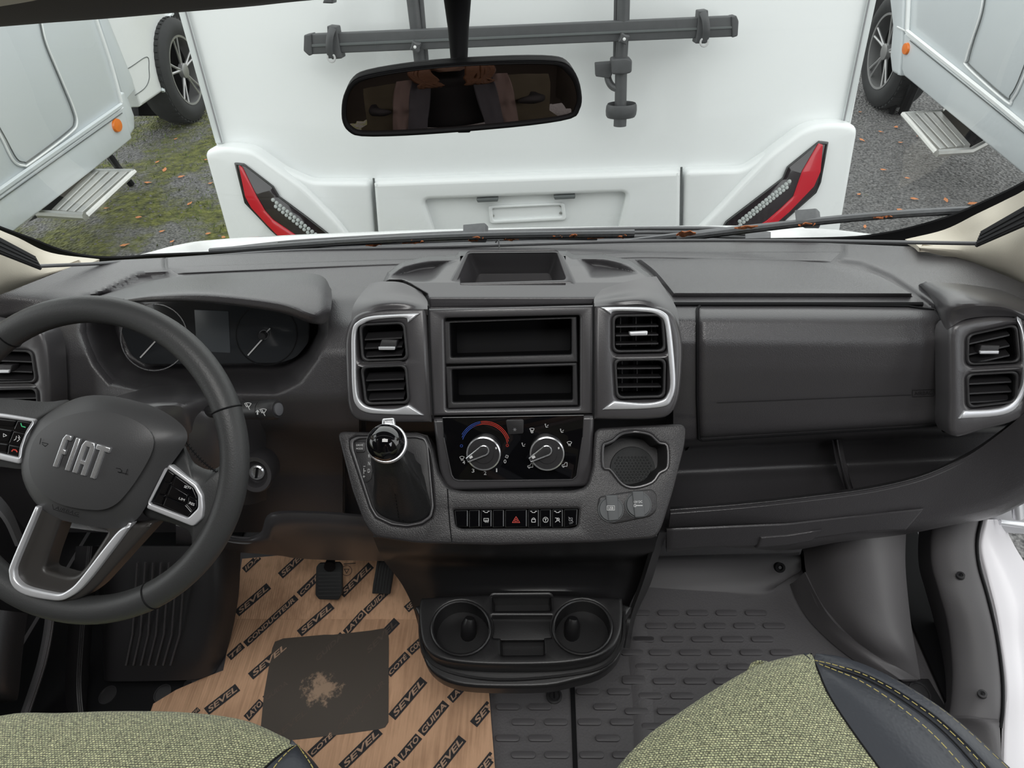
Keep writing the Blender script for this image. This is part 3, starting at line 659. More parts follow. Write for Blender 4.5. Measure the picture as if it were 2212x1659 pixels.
# shifter recess + indicator plate
MB().plate(FB, [rnd(pxs(FB, shift), .004), rnd([((FB.px(x, y)[0]-FB.px(862, 1035)[0])*.93+FB.px(862, 1035)[0], (FB.px(x, y)[1]-FB.px(862, 1035)[1])*.95+FB.px(862, 1035)[1]) for x, y in shift], .004)], .0015, -.01, .0015).build('shifter_rim', DASH2, K)
pl = MB().plate(FB, [rnd(pxs(FB, shift), .004)], -.004, -.012, .001).build('shifter_plate', DARK, K)
ind = MB().plate(FB, [rnd(pxs(FB, zB(190, 160, 300, 160, 330, 180, 300, 400, 270, 424, 245, 418, 225, 380)), .003)], -.003, -.006, .0008).build('gear_indicator', DARK, K)
hb_ = lambda x, y: FB.hit(x, y, -.0025); nb = FB.n
m = MB(); word(m, 'N', hb_, nb, zB(283, 312)[0], zB(296, 312)[0], 8); word(m, 'D', hb_, nb, zB(280, 358)[0], zB(295, 358)[0], 8); word(m, 'R', hb_, nb, zB(284, 262)[0], zB(296, 262)[0], 7)
stroke(m, hb_, nb, zB(253, 318, 264, 318), 1.1); stroke(m, hb_, nb, zB(255, 330, 255, 366), 1.1); stroke(m, hb_, nb, zB(255, 347, 268, 347), 1.1); stroke(m, hb_, nb, zB(249, 383, 262, 383), 1.3); stroke(m, hb_, nb, zB(255.5, 377, 255.5, 389), 1.3)
m.build('gear_letters', WHT, ind, kind='stuff')
dm = MB().plate(FB, [rnd(pxs(FB, zB(192, 162, 262, 162, 260, 228, 203, 230)), .003)], -.001, -.005, .0008).build('mode_button', DARK, K)
m = MB(); hm = lambda x, y: FB.hit(x, y, -.0006); word(m, 'DRIVE', hm, nb, zB(207, 189)[0], zB(250, 188)[0], 4); word(m, 'MODE', hm, nb, zB(207, 211)[0], zB(249, 210)[0], 4); m.build('button_lettering', WHT, dm, kind='stuff')
# cup holder well
def wellf(name, fr, o, depth, mat, parent, shr=.9, w0=-.003, shift_=(0, 0)):
    a = pxs(fr, o); n = len(a); cx = sum(p[0] for p in a)/n; cy = sum(p[1] for p in a)/n
    b = [(cx+(x-cx)*shr+shift_[0], cy+(y-cy)*shr+shift_[1]) for x, y in a]
    return MB().add([fr.w(*p, w0) for p in a]+[fr.w(*p, -depth) for p in b], [(i, (i+1) % n, n+(i+1) % n, n+i) for i in range(n)]+[tuple(range(n, 2*n))]).build(name, mat, parent, smooth=20)
wl = wellf('cup_well', FB, cupo, .075, DARK, K)
FBd = Fr(FB.O-FB.n*.074, FB.n); c0 = FBd.px(1366, 1013); k = 1.1/FPX
dsk = MB().lathe(FBd, [(50*k, 0), (49*k, .003), (.001, .0032)], 40, c0).build('rubber_disc', RUB, K)
m = MB()
for i in range(-5, 6):
    for j in range(-4, 5):
        u = (i+(j % 2)*.5)*7.5*k; v = j*6.4*k
        if math.hypot(u, v) < 42*k: m.lathe(FBd, [(2.4*k, .003), (1.6*k, .0048)], 8, (c0[0]+u, c0[1]+v))
m.build('rubber_studs', RUB, dsk, kind='stuff')
MB().tube([FB.hit(x, y, .0005) for x, y in cupo], .0018, 6, closed=True).build('cup_rim', DASH2, K)
# switch row
wellf('switch_well', FB, strip, .02, BLK, K, 1.0)
xs = [831, 924, 999, 1076, 1155, 1302, 1379, 1456, 1532, 1627]
for i in range(9):
    a, b = xs[i]+2, xs[i+1]-2
    q = zB(a, 599-.01*(a-831), b, 598-.01*(b-831), b-(6 if i == 8 else 0), 708 if i < 8 else 696, a+(12 if i == 0 else 0), 712 if i else 704)
    FBs = Fr(FB.O+FB.n*-.001, FB.n); q2 = pxs(FBs, q)
    s_ = MB().plate(FBs, [rnd(q2, .0015)], .0, -.008, .0018).build('switch', GLOSS, K)
    cx, cy = (zB((a+b)/2, 660)[0]); h_ = lambda x, y: FBs.hit(x, y, .0005); m = MB()
    if i in (2, 5, 7):
        l = MB(); stroke(l, h_, nb, [(cx-7, 1104.5), (cx-4, 1104.5), (cx-3, 1107), (cx+3, 1107), (cx+4, 1104.5), (cx+7, 1104.5)], 1.2); l.build('status_light', WHT, s_)
    if i == 2: stroke(m, h_, nb, [(cx-5, cy-3), (cx+5, cy-3), (cx+5, cy+3), (cx-5, cy+3)], 1, closed=True); [stroke(m, h_, nb, [(cx+d, cy), (cx+d, cy+6)], .9) for d in (-2, 1, 4)]
    if i == 4: stroke(m, h_, nb, [(cx-8, cy+6), (cx+8, cy+6), (cx, cy-7)], 1.2, closed=True); stroke(m, h_, nb, [(cx-3.6, cy+3.5), (cx+3.6, cy+3.5), (cx, cy-2)], 1, closed=True)
    if i == 5: stroke(m, h_, nb, [(cx-4, cy-1), (cx+4, cy-1), (cx+4, cy+5), (cx-4, cy+5)], 1.2, closed=True); stroke(m, h_, nb, arc((cx, cy-1), 3, 0, 180, 8), 1.2)
    if i == 6: stroke(m, h_, nb, arc((cx, cy), 5.5, 0, 360, 16), 1.1, closed=True); stroke(m, h_, nb, [(cx, cy-2), (cx, cy+3)], 1.2); stroke(m, h_, nb, [(cx-2, cy-2), (cx+2, cy-2)], 1.2)
    if i == 7: stroke(m, h_, nb, [(cx-5, cy-4), (cx-1, cy-4), (cx+5, cy+5)], 1.1); stroke(m, h_, nb, arc((cx+1, cy-1), 3, 0, 360, 8), 1.1); stroke(m, h_, nb, [(cx-5, cy+5), (cx, cy+1)], 1.1)
    if i == 8: word(m, 'OFF', h_, nb, (cx-4, cy+9), (cx+4, cy+9), 4); stroke(m, h_, nb, [(cx-4, cy-4), (cx+3, cy-4), (cx+3, cy+2), (cx-4, cy+2)], 1, closed=True); stroke(m, h_, nb, [(cx-5, cy-6), (cx+5, cy+5)], 1)
    if m.v: m.build('symbol', RED if i == 4 else (GRY if i == 8 else WHT), s_, kind='stuff')
# sockets
MB().plate(FB, [rnd(pxs(FB, zB(1760, 510, 1940, 480, 2100, 462, 2130, 500, 2128, 600, 2090, 640, 1850, 690, 1770, 650, 1745, 580)), .006)], .003, -.004, .003).build('socket_plate', CONS, K)
for nm, c, r_, q, t in (('usb_socket_cap', (1319.5, 1100), 25, zB(1798, 502, 1875, 500, 1882, 660, 1818, 668), 'USB'), ('power_socket_cap', (1378.6, 1090), 25.5, zB(1967, 478, 2040, 476, 2048, 640, 1985, 645), '12V DC')):
    FS = Fr(FB.O+FB.n*.004, FB.n); u = FS.px(*c); k = 1.07/FPX
    cpm = mk(nm+'_grey', (.10, .105, .11), .5)
    o = MB().lathe(FS, [(r_*k*1.12, -.004), (r_*k*1.1, .001), (r_*k, .001), (r_*k, .004), (r_*k*.95, .0055), (.001, .0055)], 40, u).build(nm, cpm, K)
    MB().plate(FS, [rnd(pxs(FS, q), .002)], .008, .003, .0015).build('flap', cpm, o)
    m = MB(); hs = lambda x, y: FS.hit(x, y, .0083)
    if t == 'USB': word(m, t, hs, nb, (c[0]-5.5, 1098.5+2), (c[0]+5.5, 1098.5+2), 6, 0, bold=.01); stroke(m, hs, nb, [(c[0]-8, 1092.5), (c[0]+8, 1092.5), (c[0]+8, 1102), (c[0]-8, 1102)], .9, 0, True)
    else: word(m, t, hs, nb, (c[0]-9, 1087), (c[0]+9, 1086), 5, 0, bold=.01); stroke(m, hs, nb, [(c[0]-9, 1090), (c[0]-5, 1090), (c[0]-5, 1094.5), (c[0]-9, 1094.5)], 1, 0, True); stroke(m, hs, nb, [(c[0]-5, 1092), (c[0]+9, 1092)], 1.8, 0)
    m.build('lettering', WHT, o, kind='stuff')
# column under the console
patch('console_column', [HN((806, 1160, .69), (950, 1172, .675), (1106, 1174, .672), (1290, 1170, .675), (1420, 1158, .69)),
    HN((818, 1190, .70), (950, 1200, .69), (1106, 1203, .686), (1290, 1202, .69), (1412, 1192, .70)),
    HN((832, 1215, .74), (950, 1216, .735), (1106, 1217, .732), (1290, 1216, .735), (1400, 1212, .74)),
    HN((868, 1262, .745), (960, 1262, .728), (1106, 1262, .722), (1290, 1262, .728), (1382, 1262, .745)),
    HN((895, 1320, .74), (970, 1310, .718), (1106, 1300, .714), (1280, 1304, .718), (1356, 1320, .74)),
    HN((915, 1400, .76), (970, 1400, .76), (1106, 1400, .76), (1280, 1400, .76), (1345, 1400, .76))], TRAY, K, su=5, sv=4, thick=.012)
patch('column_flank', [HN((1424, 1150, .70), (1408, 1200, .70), (1388, 1262, .72), (1364, 1330, .72), (1350, 1400, .66)), HN((1440, 1150, .78), (1424, 1200, .80), (1405, 1262, .82), (1374, 1330, .82), (1360, 1400, .72))], TRAY, K, su=5, sv=2, thick=.006)
# cup tray
FTp = Fr((0, .6, .885), (0, -.16, 1), up=(0, 1, 0))
to = c2([(906, 1298), (930, 1290), (990, 1286), (1071, 1283), (1160, 1284), (1260, 1287), (1335, 1290), (1344, 1296), (1345, 1330), (1340, 1368), (1322, 1400), (1290, 1420), (1240, 1431), (1180, 1436), (1080, 1437), (1000, 1433), (950, 1423), (922, 1403), (908, 1368)], 3)
cl_ = c2([(996+63*math.cos(a), 1357+58*math.sin(a)) for a in [i*math.pi/8 for i in range(16)]], 2)
cr2 = c2([(1258+63*math.cos(a), 1355+58*math.sin(a)) for a in [i*math.pi/8 for i in range(16)]], 2)
us = rnd([(1063, 1287), (1189, 1286), (1191, 1318), (1064, 1319)], 5)
mr = rnd([(1062, 1331), (1193, 1331), (1192, 1376), (1175, 1377), (1176, 1414), (1082, 1415), (1081, 1378), (1063, 1377)], [3, 3, 3, 3, 4, 4, 3, 3])
MB().plate(FTp, [pxs(FTp, to), pxs(FTp, cl_), pxs(FTp, cr2), pxs(FTp, us), pxs(FTp, mr)], 0, -.03, .005, 3).build('cup_tray', TRAY, K)
FTl = Fr(FTp.O-FTp.n*.012, FTp.n, up=(0, 1, 0))
lo2 = c2([(900, 1320), (903, 1290), (1071, 1280), (1345, 1288), (1352, 1320), (1350, 1370), (1335, 1412), (1296, 1444), (1240, 1460), (1180, 1472), (1080, 1474), (1000, 1470), (950, 1455), (917, 1425), (904, 1380)], 3)
MB().plate(FTl, [pxs(FTl, lo2)], -.026, -.055, .006, 3).build('tray_base', TRAY, K)
patch('tray_bowl', [[FTp.hit(x, y, w) for x, y in pts] for pts, w in (([(904, 1330), (910, 1400), (940, 1440), (1010, 1463), (1106, 1470), (1240, 1458), (1310, 1438), (1346, 1390), (1352, 1320)], -.034),
   ([(904, 1330), (912, 1410), (945, 1450), (1012, 1478), (1106, 1488), (1240, 1474), (1310, 1452), (1344, 1400), (1350, 1330)], -.07), ([(930, 1330), (940, 1400), (970, 1440), (1022, 1468), (1106, 1478), (1220, 1466), (1290, 1440), (1320, 1400), (1330, 1330)], -.13))], TRAY, K, su=4, sv=3, thick=.004)
FTl2 = FTp
for o in (cl_, cr2):
    wellf('cup_well', FTp, o, .085, TRAY, K, .84)
    MB().tube([FTp.hit(x, y, .0005) for x, y in o], .0024, 6, closed=True).build('cup_rim', TRAY, K)
for x in (1015, 1238):
    m = MB(); m.tube([FTp.hit(x, 1335, -.012), FTp.hit(x-2, 1348, -.02), FTp.hit(x-3, 1375, -.045), FTp.hit(x-3, 1390, -.07)], [.008, .013, .014, .011], 14); m.build('cup_grip', TRAY, K)
for o, d in ((us, .05), (mr, .03)): wellf('tray_slot', FTp, o, d, TRAY, K, .95)
MB().plate(Fr(FTp.O-FTp.n*.012, FTp.n, up=(0, 1, 0)), [rnd(pxs(FTp, [(1062, 1329), (1193, 1329), (1193, 1376), (1062, 1377)]), .002)], 0, -.004, .001).build('tray_step', TRAY, K)
# ================================================================ GEAR LEVER
G = thing('gear_lever', FB.hit(862, 1040), 'gear lever with round glossy black knob and stitched leather boot', 'gear lever')
base = pxs(FB, c2([(815, 1022), (838, 1008), (880, 1008), (910, 1018), (922, 1060), (930, 1098), (924, 1116), (900, 1128), (870, 1130), (835, 1120), (812, 1104), (806, 1080)], 3))
kc = PD(834, 957, .955); nk = (kc-FB.hit(858, 1030)).normalized()
FK = Fr(kc, nk.lerp(-ray(834, 957).normalized(), .35), up=(0, .5, .8)); n = len(base)
rows = []
for t, kk, sh in ((0, 1, 0), (.12, .97, .0), (.3, .86, .01), (.5, .74, .0), (.72, .62, 0), (1, .42, 0)):
    L = []
    for i, (u, v) in enumerate(base):
        cu_ = sum(p[0] for p in base)/n; cv_ = sum(p[1] for p in base)/n
        a = FB.w(cu_+(u-cu_)*kk, cv_+(v-cv_)*kk, -.003); top = kc-FK.n*.025
        c0_ = FB.w(cu_, cv_, -.003); q = a+(top-c0_)*t
        fold = (.005*math.sin(i*2*math.pi/n*5+t*4)+.0025*math.sin(i*2*math.pi/n*9+t*7))*math.sin(math.pi*min(1, t*1.3)); q += (a-c0_).normalized()*fold; L.append(q)
    rows.append(L)
vs = [p for L in rows for p in L]; fs = [(i*n+j, i*n+(j+1) % n, (i+1)*n+(j+1) % n, (i+1)*n+j) for i in range(len(rows)-1) for j in range(n)]+[tuple(range((len(rows)-1)*n, len(rows)*n))]
bt = MB().add(vs, fs).build('boot', BOOT, G, smooth=80)
m = MB()
for dx in (-6, 3):
    for j in range(9):
        t = j/9; a = FB.hit(868+dx-t*9, 1126-t*62, .004+.05*t); b = FB.hit(868+dx-(t+.06)*9, 1126-(t+.06)*62, .004+.05*(t+.06)); m.tube([a, b], .0006, 4)
m.build('stitching', BLK, bt, kind='stuff')
R_ = .0258
MB().lathe(FK, [(R_*math.sin(a), R_*math.cos(a)) for a in [math.pi*(1-j/18)*.999+.0008 for j in range(19)]], 40).build('knob', GLOSS, G)
MB().lathe(FK, [(R_*.93, -.011), (R_*1.05, -.006), (R_*1.07, -.001), (R_*1.02, .002)], 40, c=(.001, -.0)).build('knob_ring', SILV, G)
MB().lathe(FK, [(R_*.55, -.034), (R_*.8, -.02), (R_*.96, -.008)], 30).build('knob_collar', DARK, G)
FK2 = Fr(PD(840, 914, .975), -ray(840, 930)); MB().plate(FK2, [rnd(pxs(FK2, [(825, 904), (852, 902), (857, 926), (824, 928)]), .003)], .006, -.012, .004).build('release_button', CHROME, G)
# ================================================================ STEERING COLUMN
Cc = thing('steering_column', PY(430, 1060, .80), 'black steering column shroud with oval ignition housing behind the wheel', 'steering column')
patch('upper_shroud', [HN((215, 850, .90), (300, 836, .89), (400, 832, .885), (500, 840, .885), (575, 862, .89)), HN((215, 868, .86), (300, 852, .84), (400, 846, .83), (480, 856, .835), (572, 900, .86)),
    HN((250, 880, .82), (300, 868, .79), (390, 862, .78), (440, 880, .79), (470, 920, .83)), HN((255, 900, .80), (310, 890, .76), (390, 890, .76), (425, 930, .78), (450, 960, .82)), HN((255, 960, .80), (310, 960, .77), (400, 980, .77), (450, 1010, .79), (500, 1020, .82))], DASH2, Cc, su=5, sv=4, thick=.006)
patch('lower_shroud', [HN((425, 870, .80), (500, 880, .83), (560, 900, .86), (575, 940, .87)), HN((410, 900, .775), (470, 905, .79), (540, 930, .84), (575, 980, .86)), HN((410, 1000, .76), (480, 1000, .78), (540, 1010, .82), (580, 1020, .85)), HN((420, 1090, .78), (500, 1090, .80), (540, 1090, .82), (575, 1080, .85))], DASH2, Cc, su=5, sv=4, thick=.006)
FI = elev(PY(560, 1023, .80), 30, 10); u = FI.px(552, 1024); k = 1.07/FPX
ig = MB().lathe(FI, [(42*k, -.05), (42*k, -.005), (38*k, .004), (29*k, .003), (26*k, -.006), (24*k, -.016), (.001, -.016)], 44, u, sy=1.15).build('ignition_housing', DASH2, Cc)
MB().lathe(FI, [(19*k, -.014), (18*k, -.008), (14*k, -.0065), (12*k, -.012), (.001, -.012)], 32, u).build('ignition_lock', CHROME, ig)
MB().box(FI.w(u[0], u[1], -.008), (.0018, .009, .002), Matrix((FI.U, FI.V, FI.n)).transposed() @ Matrix.Rotation(-.3, 3, 'Z')).build('key_slot', BLK, ig)
# wiper stalk
Wk = thing('wiper_stalk', PY(500, 900, .80), 'black wiper stalk with white symbols sticking out right of the wheel', 'stalk')
a0, a1 = PY(420, 890, .80), PY(603, 884, .765); ax = (a1-a0).normalized()
P_ = lambda t: a0.lerp(a1, t)
MB().tube([P_(0), P_(.35), P_(.58)], [.009, .010, .0105], 20).build('lever', DARK, Wk)
MB().tube([P_(.56), P_(.58), P_(.78), P_(.80)], [.012, .0135, .0145, .0145], 24).build('twist_collar', DARK, Wk)
MB().tube([P_(.805), P_(.82), P_(.95), P_(.985)], [.0145, .0155, .0155, .013], 24).build('knob', DARK, Wk)
MB().tube([P_(.98), P_(1.0), P_(1.004)], [.0095, .0095, .007], 20).build('end_cap', mk('stalk_end', (.12, .12, .13), .5), Wk)
nw_ = (CAM-P_(.85)).normalized(); nw_ = (nw_-ax*nw_.dot(ax)).normalized()
FSt = Fr(P_(.85)+nw_*.0162, nw_, up=(0, .6, .8)); hs = lambda x, y: FSt.hit(x, y); m = MB()
for (x, y) in ((569, 889), (536, 876)):
    stroke(m, hs, nw_, arc((x, y+9), 15, 62, 118, 6), 1.3); stroke(m, hs, nw_, arc((x, y+9), 7, 62, 118, 5), 1.2); stroke(m, hs, nw_, [(x-7, y-4), (x-3, y+2)], 1.2); stroke(m, hs, nw_, [(x+7, y-4), (x+3, y+2)], 1.2); stroke(m, hs, nw_, [(x-3, y-4), (x+4, y+9)], 1.4)
stroke(m, hs, nw_, [(557, 887), (557, 895)], 2.6); stroke(m, hs, nw_, [(553, 890), (557, 886), (561, 890)], 1.1)
m.build('wiper_symbols', WHT, Wk, kind='stuff')
# ================================================================ STEERING WHEEL
FW = elev(PD(186, 991, .82), 41, 0)
SW = thing('steering_wheel', FW.O, 'black leather steering wheel with silver spokes and button pads', 'steering wheel')
RM, RT = .1735, .0160
cw = FW.px(190, 992)
MB().tube([FW.w(cw[0]+RM*math.cos(a), cw[1]+RM*math.sin(a), 0) for a in [2*math.pi*i/96 for i in range(96)]], RT, 20, closed=True, up=FW.n, flat=1.08).build('rim', LEATH, SW, smooth=80)
def rseam(px_, py_):
    u, v = FW.px(px_, py_); a = math.atan2(v-cw[1], u-cw[0]); c = FW.w(cw[0]+RM*math.cos(a), cw[1]+RM*math.sin(a)); rd_ = (c-FW.w(*cw)).normalized()
    MB().tube([c+rd_*math.cos(q)*(RT*1.0)+FW.n*math.sin(q)*(RT*1.08) for q in [2*math.pi*i/24 for i in range(24)]], .0011, 5, closed=True).build('rim_seam', BLK, SW)
for p in ((490, 885), (320, 1270), (15, 720)): rseam(*p)
# spokes (leather/plastic bodies)
sp = MB(); domef(sp, c2([(395, 960), (420, 1000), (460, 1015), (500, 990), (520, 1030), (500, 1120), (470, 1190), (420, 1190), (410, 1150), (370, 1130), (310, 1110), (320, 1040), (360, 990)], 4), FW, -.004, .010, power=3, back=-.02); sp.build('right_spoke', LEATH, SW)
sp = MB(); domef(sp, c2([(-90, 862), (20, 862), (100, 868), (150, 865), (110, 900), (70, 960), (60, 1010), (0, 1008), (-90, 1000)], 4), FW, .004, .012, power=3, back=-.02); sp.build('left_spoke', LEATH, SW)
vo = rnd(ze(250, 800, 830, 930, 1010, 900, 620, 1330, 520, 1400, 390, 1432, 300, 1430, 110, 1360, 60, 1290, 65, 1190), 18)
vi = rnd(ze(400, 895, 705, 965, 560, 1190, 500, 1252, 440, 1255, 295, 1212, 318, 1120), 10)
MB().plate(FW, [pxs(FW, vo, .008), pxs(FW, vi, .008)], .0125, -.012, .005, 3).build('lower_spoke', mk('spoke_plastic', (.04, .037, .035), .38, grain=900, gs=.1), SW)
to_ = ze(235, 808, 150, 1000, 72, 1185, 66, 1240, 78, 1300, 120, 1350, 200, 1385, 330, 1408, 400, 1410, 460, 1385, 520, 1340, 600, 1250, 700, 1120, 790, 1000, 850, 915, 830, 930)
ti_ = ze(262, 815, 180, 1010, 110, 1180, 102, 1230, 112, 1272, 150, 1310, 210, 1335, 330, 1362, 390, 1368, 440, 1345, 490, 1305, 560, 1220, 660, 1090, 745, 985, 790, 945, 828, 930)
MB().plate(FW, [pxs(FW, c2(to_, 3, False)+c2(ti_, 3, False)[::-1], .016)], .0195, .008, .0025).build('lower_spoke_trim', SILV, SW, label='silver V shaped spoke trim')
# button pads
def pad(name, outer, inner, w, keys, parent):
    g = MB().plate(FW, [pxs(FW, rnd(outer, 6), w), pxs(FW, rnd(inner, 5), w)], w+.003, w-.006, .002).build(name+'_trim', SILV, parent, label='silver frame of the button pad')
    gl = MB().plate(FW, [pxs(FW, rnd(inner, 5), w)], w+.0005, w-.004, .0005).build(name, GLOSS, parent)
    for q in keys: MB().plate(FW, [pxs(FW, rnd(q, 1.5), w)], w+.0025, w, .001).build('key', GLOSS, gl)
    return gl
rp_ = pad('right_button_pad', ze(1088, 538, 1262, 668, 1300, 735, 1306, 820, 1298, 885, 1240, 938, 940, 820), ze(1075, 568, 1245, 690, 1272, 745, 1272, 820, 1210, 882, 965, 790), .012,
    [ze(1080, 575, 1122, 605, 1098, 655, 1058, 640), ze(1128, 610, 1240, 692, 1262, 745, 1262, 762, 1110, 680), ze(1055, 648, 1096, 662, 1062, 735, 1025, 720), ze(1104, 672, 1205, 735, 1200, 790, 1075, 738), ze(1212, 745, 1265, 770, 1266, 812, 1240, 838, 1205, 800), ze(1020, 728, 1060, 742, 1040, 800, 985, 785), ze(1070, 748, 1195, 800, 1235, 845, 1205, 876, 1048, 805)], SW)
m = MB(); hp = lambda x, y: FW.hit(x, y, .0148)
word(m, 'SET+', hp, FW.n, ze(1178, 690)[0], ze(1220, 705)[0], 5.5, bold=.01); word(m, 'RES', hp, FW.n, ze(1210, 795)[0], ze(1243, 808)[0], 5.5, bold=.01); word(m, 'LIM', hp, FW.n, ze(1145, 765)[0], ze(1180, 778)[0], 5); m.build('pad_lettering', WHT, rp_, kind='stuff')
lp_ = pad('left_button_pad', ze(-180, 190, 60, 222, 240, 252, 190, 330, 150, 430, 135, 540, -20, 505, -200, 470), ze(-170, 225, 50, 248, 222, 272, 170, 350, 145, 430, 135, 498, -10, 465, -190, 430), .012,
    [ze(-80, 242, 115, 262, 92, 300, -80, 285), ze(122, 262, 212, 275, 180, 330, 98, 318), ze(-80, 300, 88, 325, 62, 400, -80, 385), ze(96, 330, 172, 345, 140, 420, 66, 405), ze(-80, 395, 60, 412, 50, 468, -80, 445), ze(66, 415, 138, 428, 132, 492, 56, 476)], SW)
m = MB(); stroke(m, hp, FW.n, ze(24, 345, 24, 366, 46, 358), 1.1, closed=True)
for q in (ze(108, 362, 104, 380, 92, 388), ze(118, 368, 128, 382, 112, 396), ze(122, 358, 130, 372)): stroke(m, hp, FW.n, q, 1.3)
m.build('pad_symbols', WHT, lp_, kind='stuff')
m = MB(); stroke(m, hp, FW.n, ze(136, 280, 142, 298, 164, 305), 2.4); m.build('call_symbol', GRN, lp_)
m = MB(); stroke(m, hp, FW.n, ze(78, 458, 86, 448, 104, 450, 112, 462), 2.4); m.build('hang_up_symbol', RED, lp_)
# airbag cover
hubo = c2(ze(205, 330, 250, 262, 330, 200, 400, 158, 480, 122, 560, 103, 640, 100, 760, 112, 900, 145, 1000, 180, 1090, 230, 1160, 285, 1195, 335, 1195, 395, 1150, 470, 1075, 570, 1020, 660, 960, 770, 900, 865, 850, 915, 780, 950, 700, 955, 560, 935, 400, 900, 290, 850, 215, 775, 165, 690, 138, 600, 140, 500, 160, 420), 2)
m = MB(); domef(m, hubo, FW, .012, .036, rings=10, power=3.0, back=-.03, c=(215, 970)); hub = m.build('airbag_cover', mk('airbag_cover_grey', (.058, .058, .06), .42, grain=900, gs=.1), SW)
fo = c2(ze(185, 560, 200, 430, 260, 330, 400, 240, 620, 200, 820, 240, 960, 330, 980, 440, 900, 600, 800, 740, 720, 810, 620, 835, 450, 815, 330, 770, 230, 680), 3)
m = MB(); domef(m, fo, FW, .0335, .041, rings=8, power=2.5, back=.025, c=(215, 985)); m.build('cover_face', hub.data.materials[0], hub)
m = MB(); stroke(m, lambda x, y: FW.hit(x, y, .037), FW.n, ze(262, 376, 254, 412), 1.6, 0); stroke(m, lambda x, y: FW.hit(x, y, .037), FW.n, ze(268, 402, 310, 412, 288, 428, 270, 412), 1.2, 0)
m.build('horn_mark', BLK, hub, kind='stuff'); m = MB(); hq = lambda x, y: FW.hit(x, y, .0395); stroke(m, hq, FW.n, ze(745, 566, 770, 570, 782, 585, 770, 596, 756, 590, 818, 604), 1.3); stroke(m, hq, FW.n, ze(818, 572, 806, 606), 1.3); m.build('horn_mark', BLK, hub, kind='stuff')
m = MB(); hq = lambda x, y: FW.hit(x, y, .0335); word(m, 'AIRBAG', hq, FW.n, ze(350, 828)[0], ze(505, 872)[0], 7.5, shear=.2); stroke(m, hq, FW.n, ze(338, 798, 345, 830, 508, 878), 1.2); m.build('airbag_mark', BLK, hub, kind='stuff')
FWd = Fr(FW.O-FW.n*.035, FW.n)
lb = MB().plate(FWd, [pxs(FWd, ze(408, 880, 720, 950, 700, 978, 405, 942))], .001, -.001, .0003).build('warning_label', mk('label_paper', (.55, .55, .56), .6), SW)
m = MB(); hl = lambda x, y: FWd.hit(x, y, .0013)
for k in range(3): stroke(m, hl, FW.n, ze(430+k*15, 912+k*11, 560+k*12, 938+k*11), .8); stroke(m, hl, FW.n, ze(575+k*12, 942+k*10, 680, 962+k*5), .8)
m.build('label_text', GRY, lb, kind='stuff')
# chrome letters F I A T
em = group_of('maker_emblem', FW.hit(178, 988, .041), SW, 'chrome capital letters on the wheel hub')
def letter(t, bl_, br_, tl_):
    (x0, y0), (x1, y1), (x2, y2) = bl_, br_, tl_
    def f(s, t_): return FW.px(x0+(x1-x0)*s+(x2-x0)*t_, y0+(y1-y0)*s+(y2-y0)*t_, .041)
    S_ = {'F': [[(0, 0), (.55, 0), (.55, .42), (.95, .42), (.95, .56), (.55, .56), (.55, .86), (1.05, .86), (1.05, 1), (.25, 1), (0, .86)]],
          'I': [[(0, 0), (1, 0), (1, 1), (0, 1)]],
          'A': [[(0, 0), (.34, 0), (.34, .3), (.66, .3), (.66, 0), (1, 0), (1, .85), (.85, 1), (.15, 1), (0, .85)], [(.36, .42), (.64, .42), (.64, .84), (.36, .84)]],
          'T': [[(.33, 0), (.67, 0), (.67, .85), (1, .85), (1, 1), (0, 1), (0, .85), (.33, .85)]]}[t]
    MB().plate(FW, [[f(*p) for p in L] for L in S_], .0445, .0405, .0008).build('emblem_letter', CHROME, em)
b0, dd = V((ze(350, 552)[0][0], ze(350, 552)[0][1], 0)), V((262, 80, 0))/2.962
upv = V((74, -205, 0))/2.962
for t, s0, s1 in (('F', 0, .17), ('I', .29, .39), ('A', .47, .78), ('T', .79, 1.12)):
    if t == 'T': s0, s1 = .80, 1.12
    p = lambda s: b0+dd*s
    letter(t, p(s0)[:2], p(s1)[:2], (p(s0)+upv)[:2])
# stitching on the spokes
m = MB()
for j in range(14):
    t = j/13; x = 1190+(1385-1190)*t; y = 400+(590-400)*t+18*math.sin(math.pi*t)
    for s_ in (-1, 1): a = ze(x-8*s_, y-6)[0]; b = ze(x+8*s_, y+10)[0]; m.tube([FW.hit(*a, .006), FW.hit(*b, .006)], .0007, 4)
m.build('stitching', BLK, SW, kind='stuff')
# ================================================================ MIRROR
cm = PD(997, 210, .75); nm_ = (CAM+V((.0, -.12, -.43))-cm).normalized(); nm_ = ((CAM-cm).normalized()+nm_).normalized()
FM = Fr(cm, nm_)
RV = thing('rear_view_mirror', FM.O, 'black framed rear view mirror hanging from a stem above the windscreen', 'mirror')
mo = c2(zt(290, 700, 303, 610, 350, 525, 440, 478, 700, 432, 1000, 402, 1400, 383, 1650, 386, 1745, 415, 1803, 500, 1827, 620, 1812, 700, 1755, 757, 1500, 800, 1100, 838, 700, 866, 420, 870, 335, 838, 297, 780), 3)
mi = c2(zt(320, 710, 332, 618, 380, 542, 480, 500, 700, 460, 1000, 427, 1400, 411, 1640, 415, 1712, 448, 1772, 522, 1797, 620, 1783, 688, 1735, 733, 1500, 768, 1100, 806, 700, 832, 430, 838, 358, 812, 326, 770), 3)
MB().plate(FM, [pxs(FM, mo), pxs(FM, mi)], .004, -.018, .003, 3).build('housing', BLK, RV)
MB().plate(FM, [pxs(FM, mo)], -.004, -.022, .008, 3).build('back_shell', BLK, RV)
MB().plate(FM, [pxs(FM, mi)], .0005, -.003, .0003).build('mirror_glass', mk('tinted_mirror', (.34, .29, .28), .015, metal=1), RV)
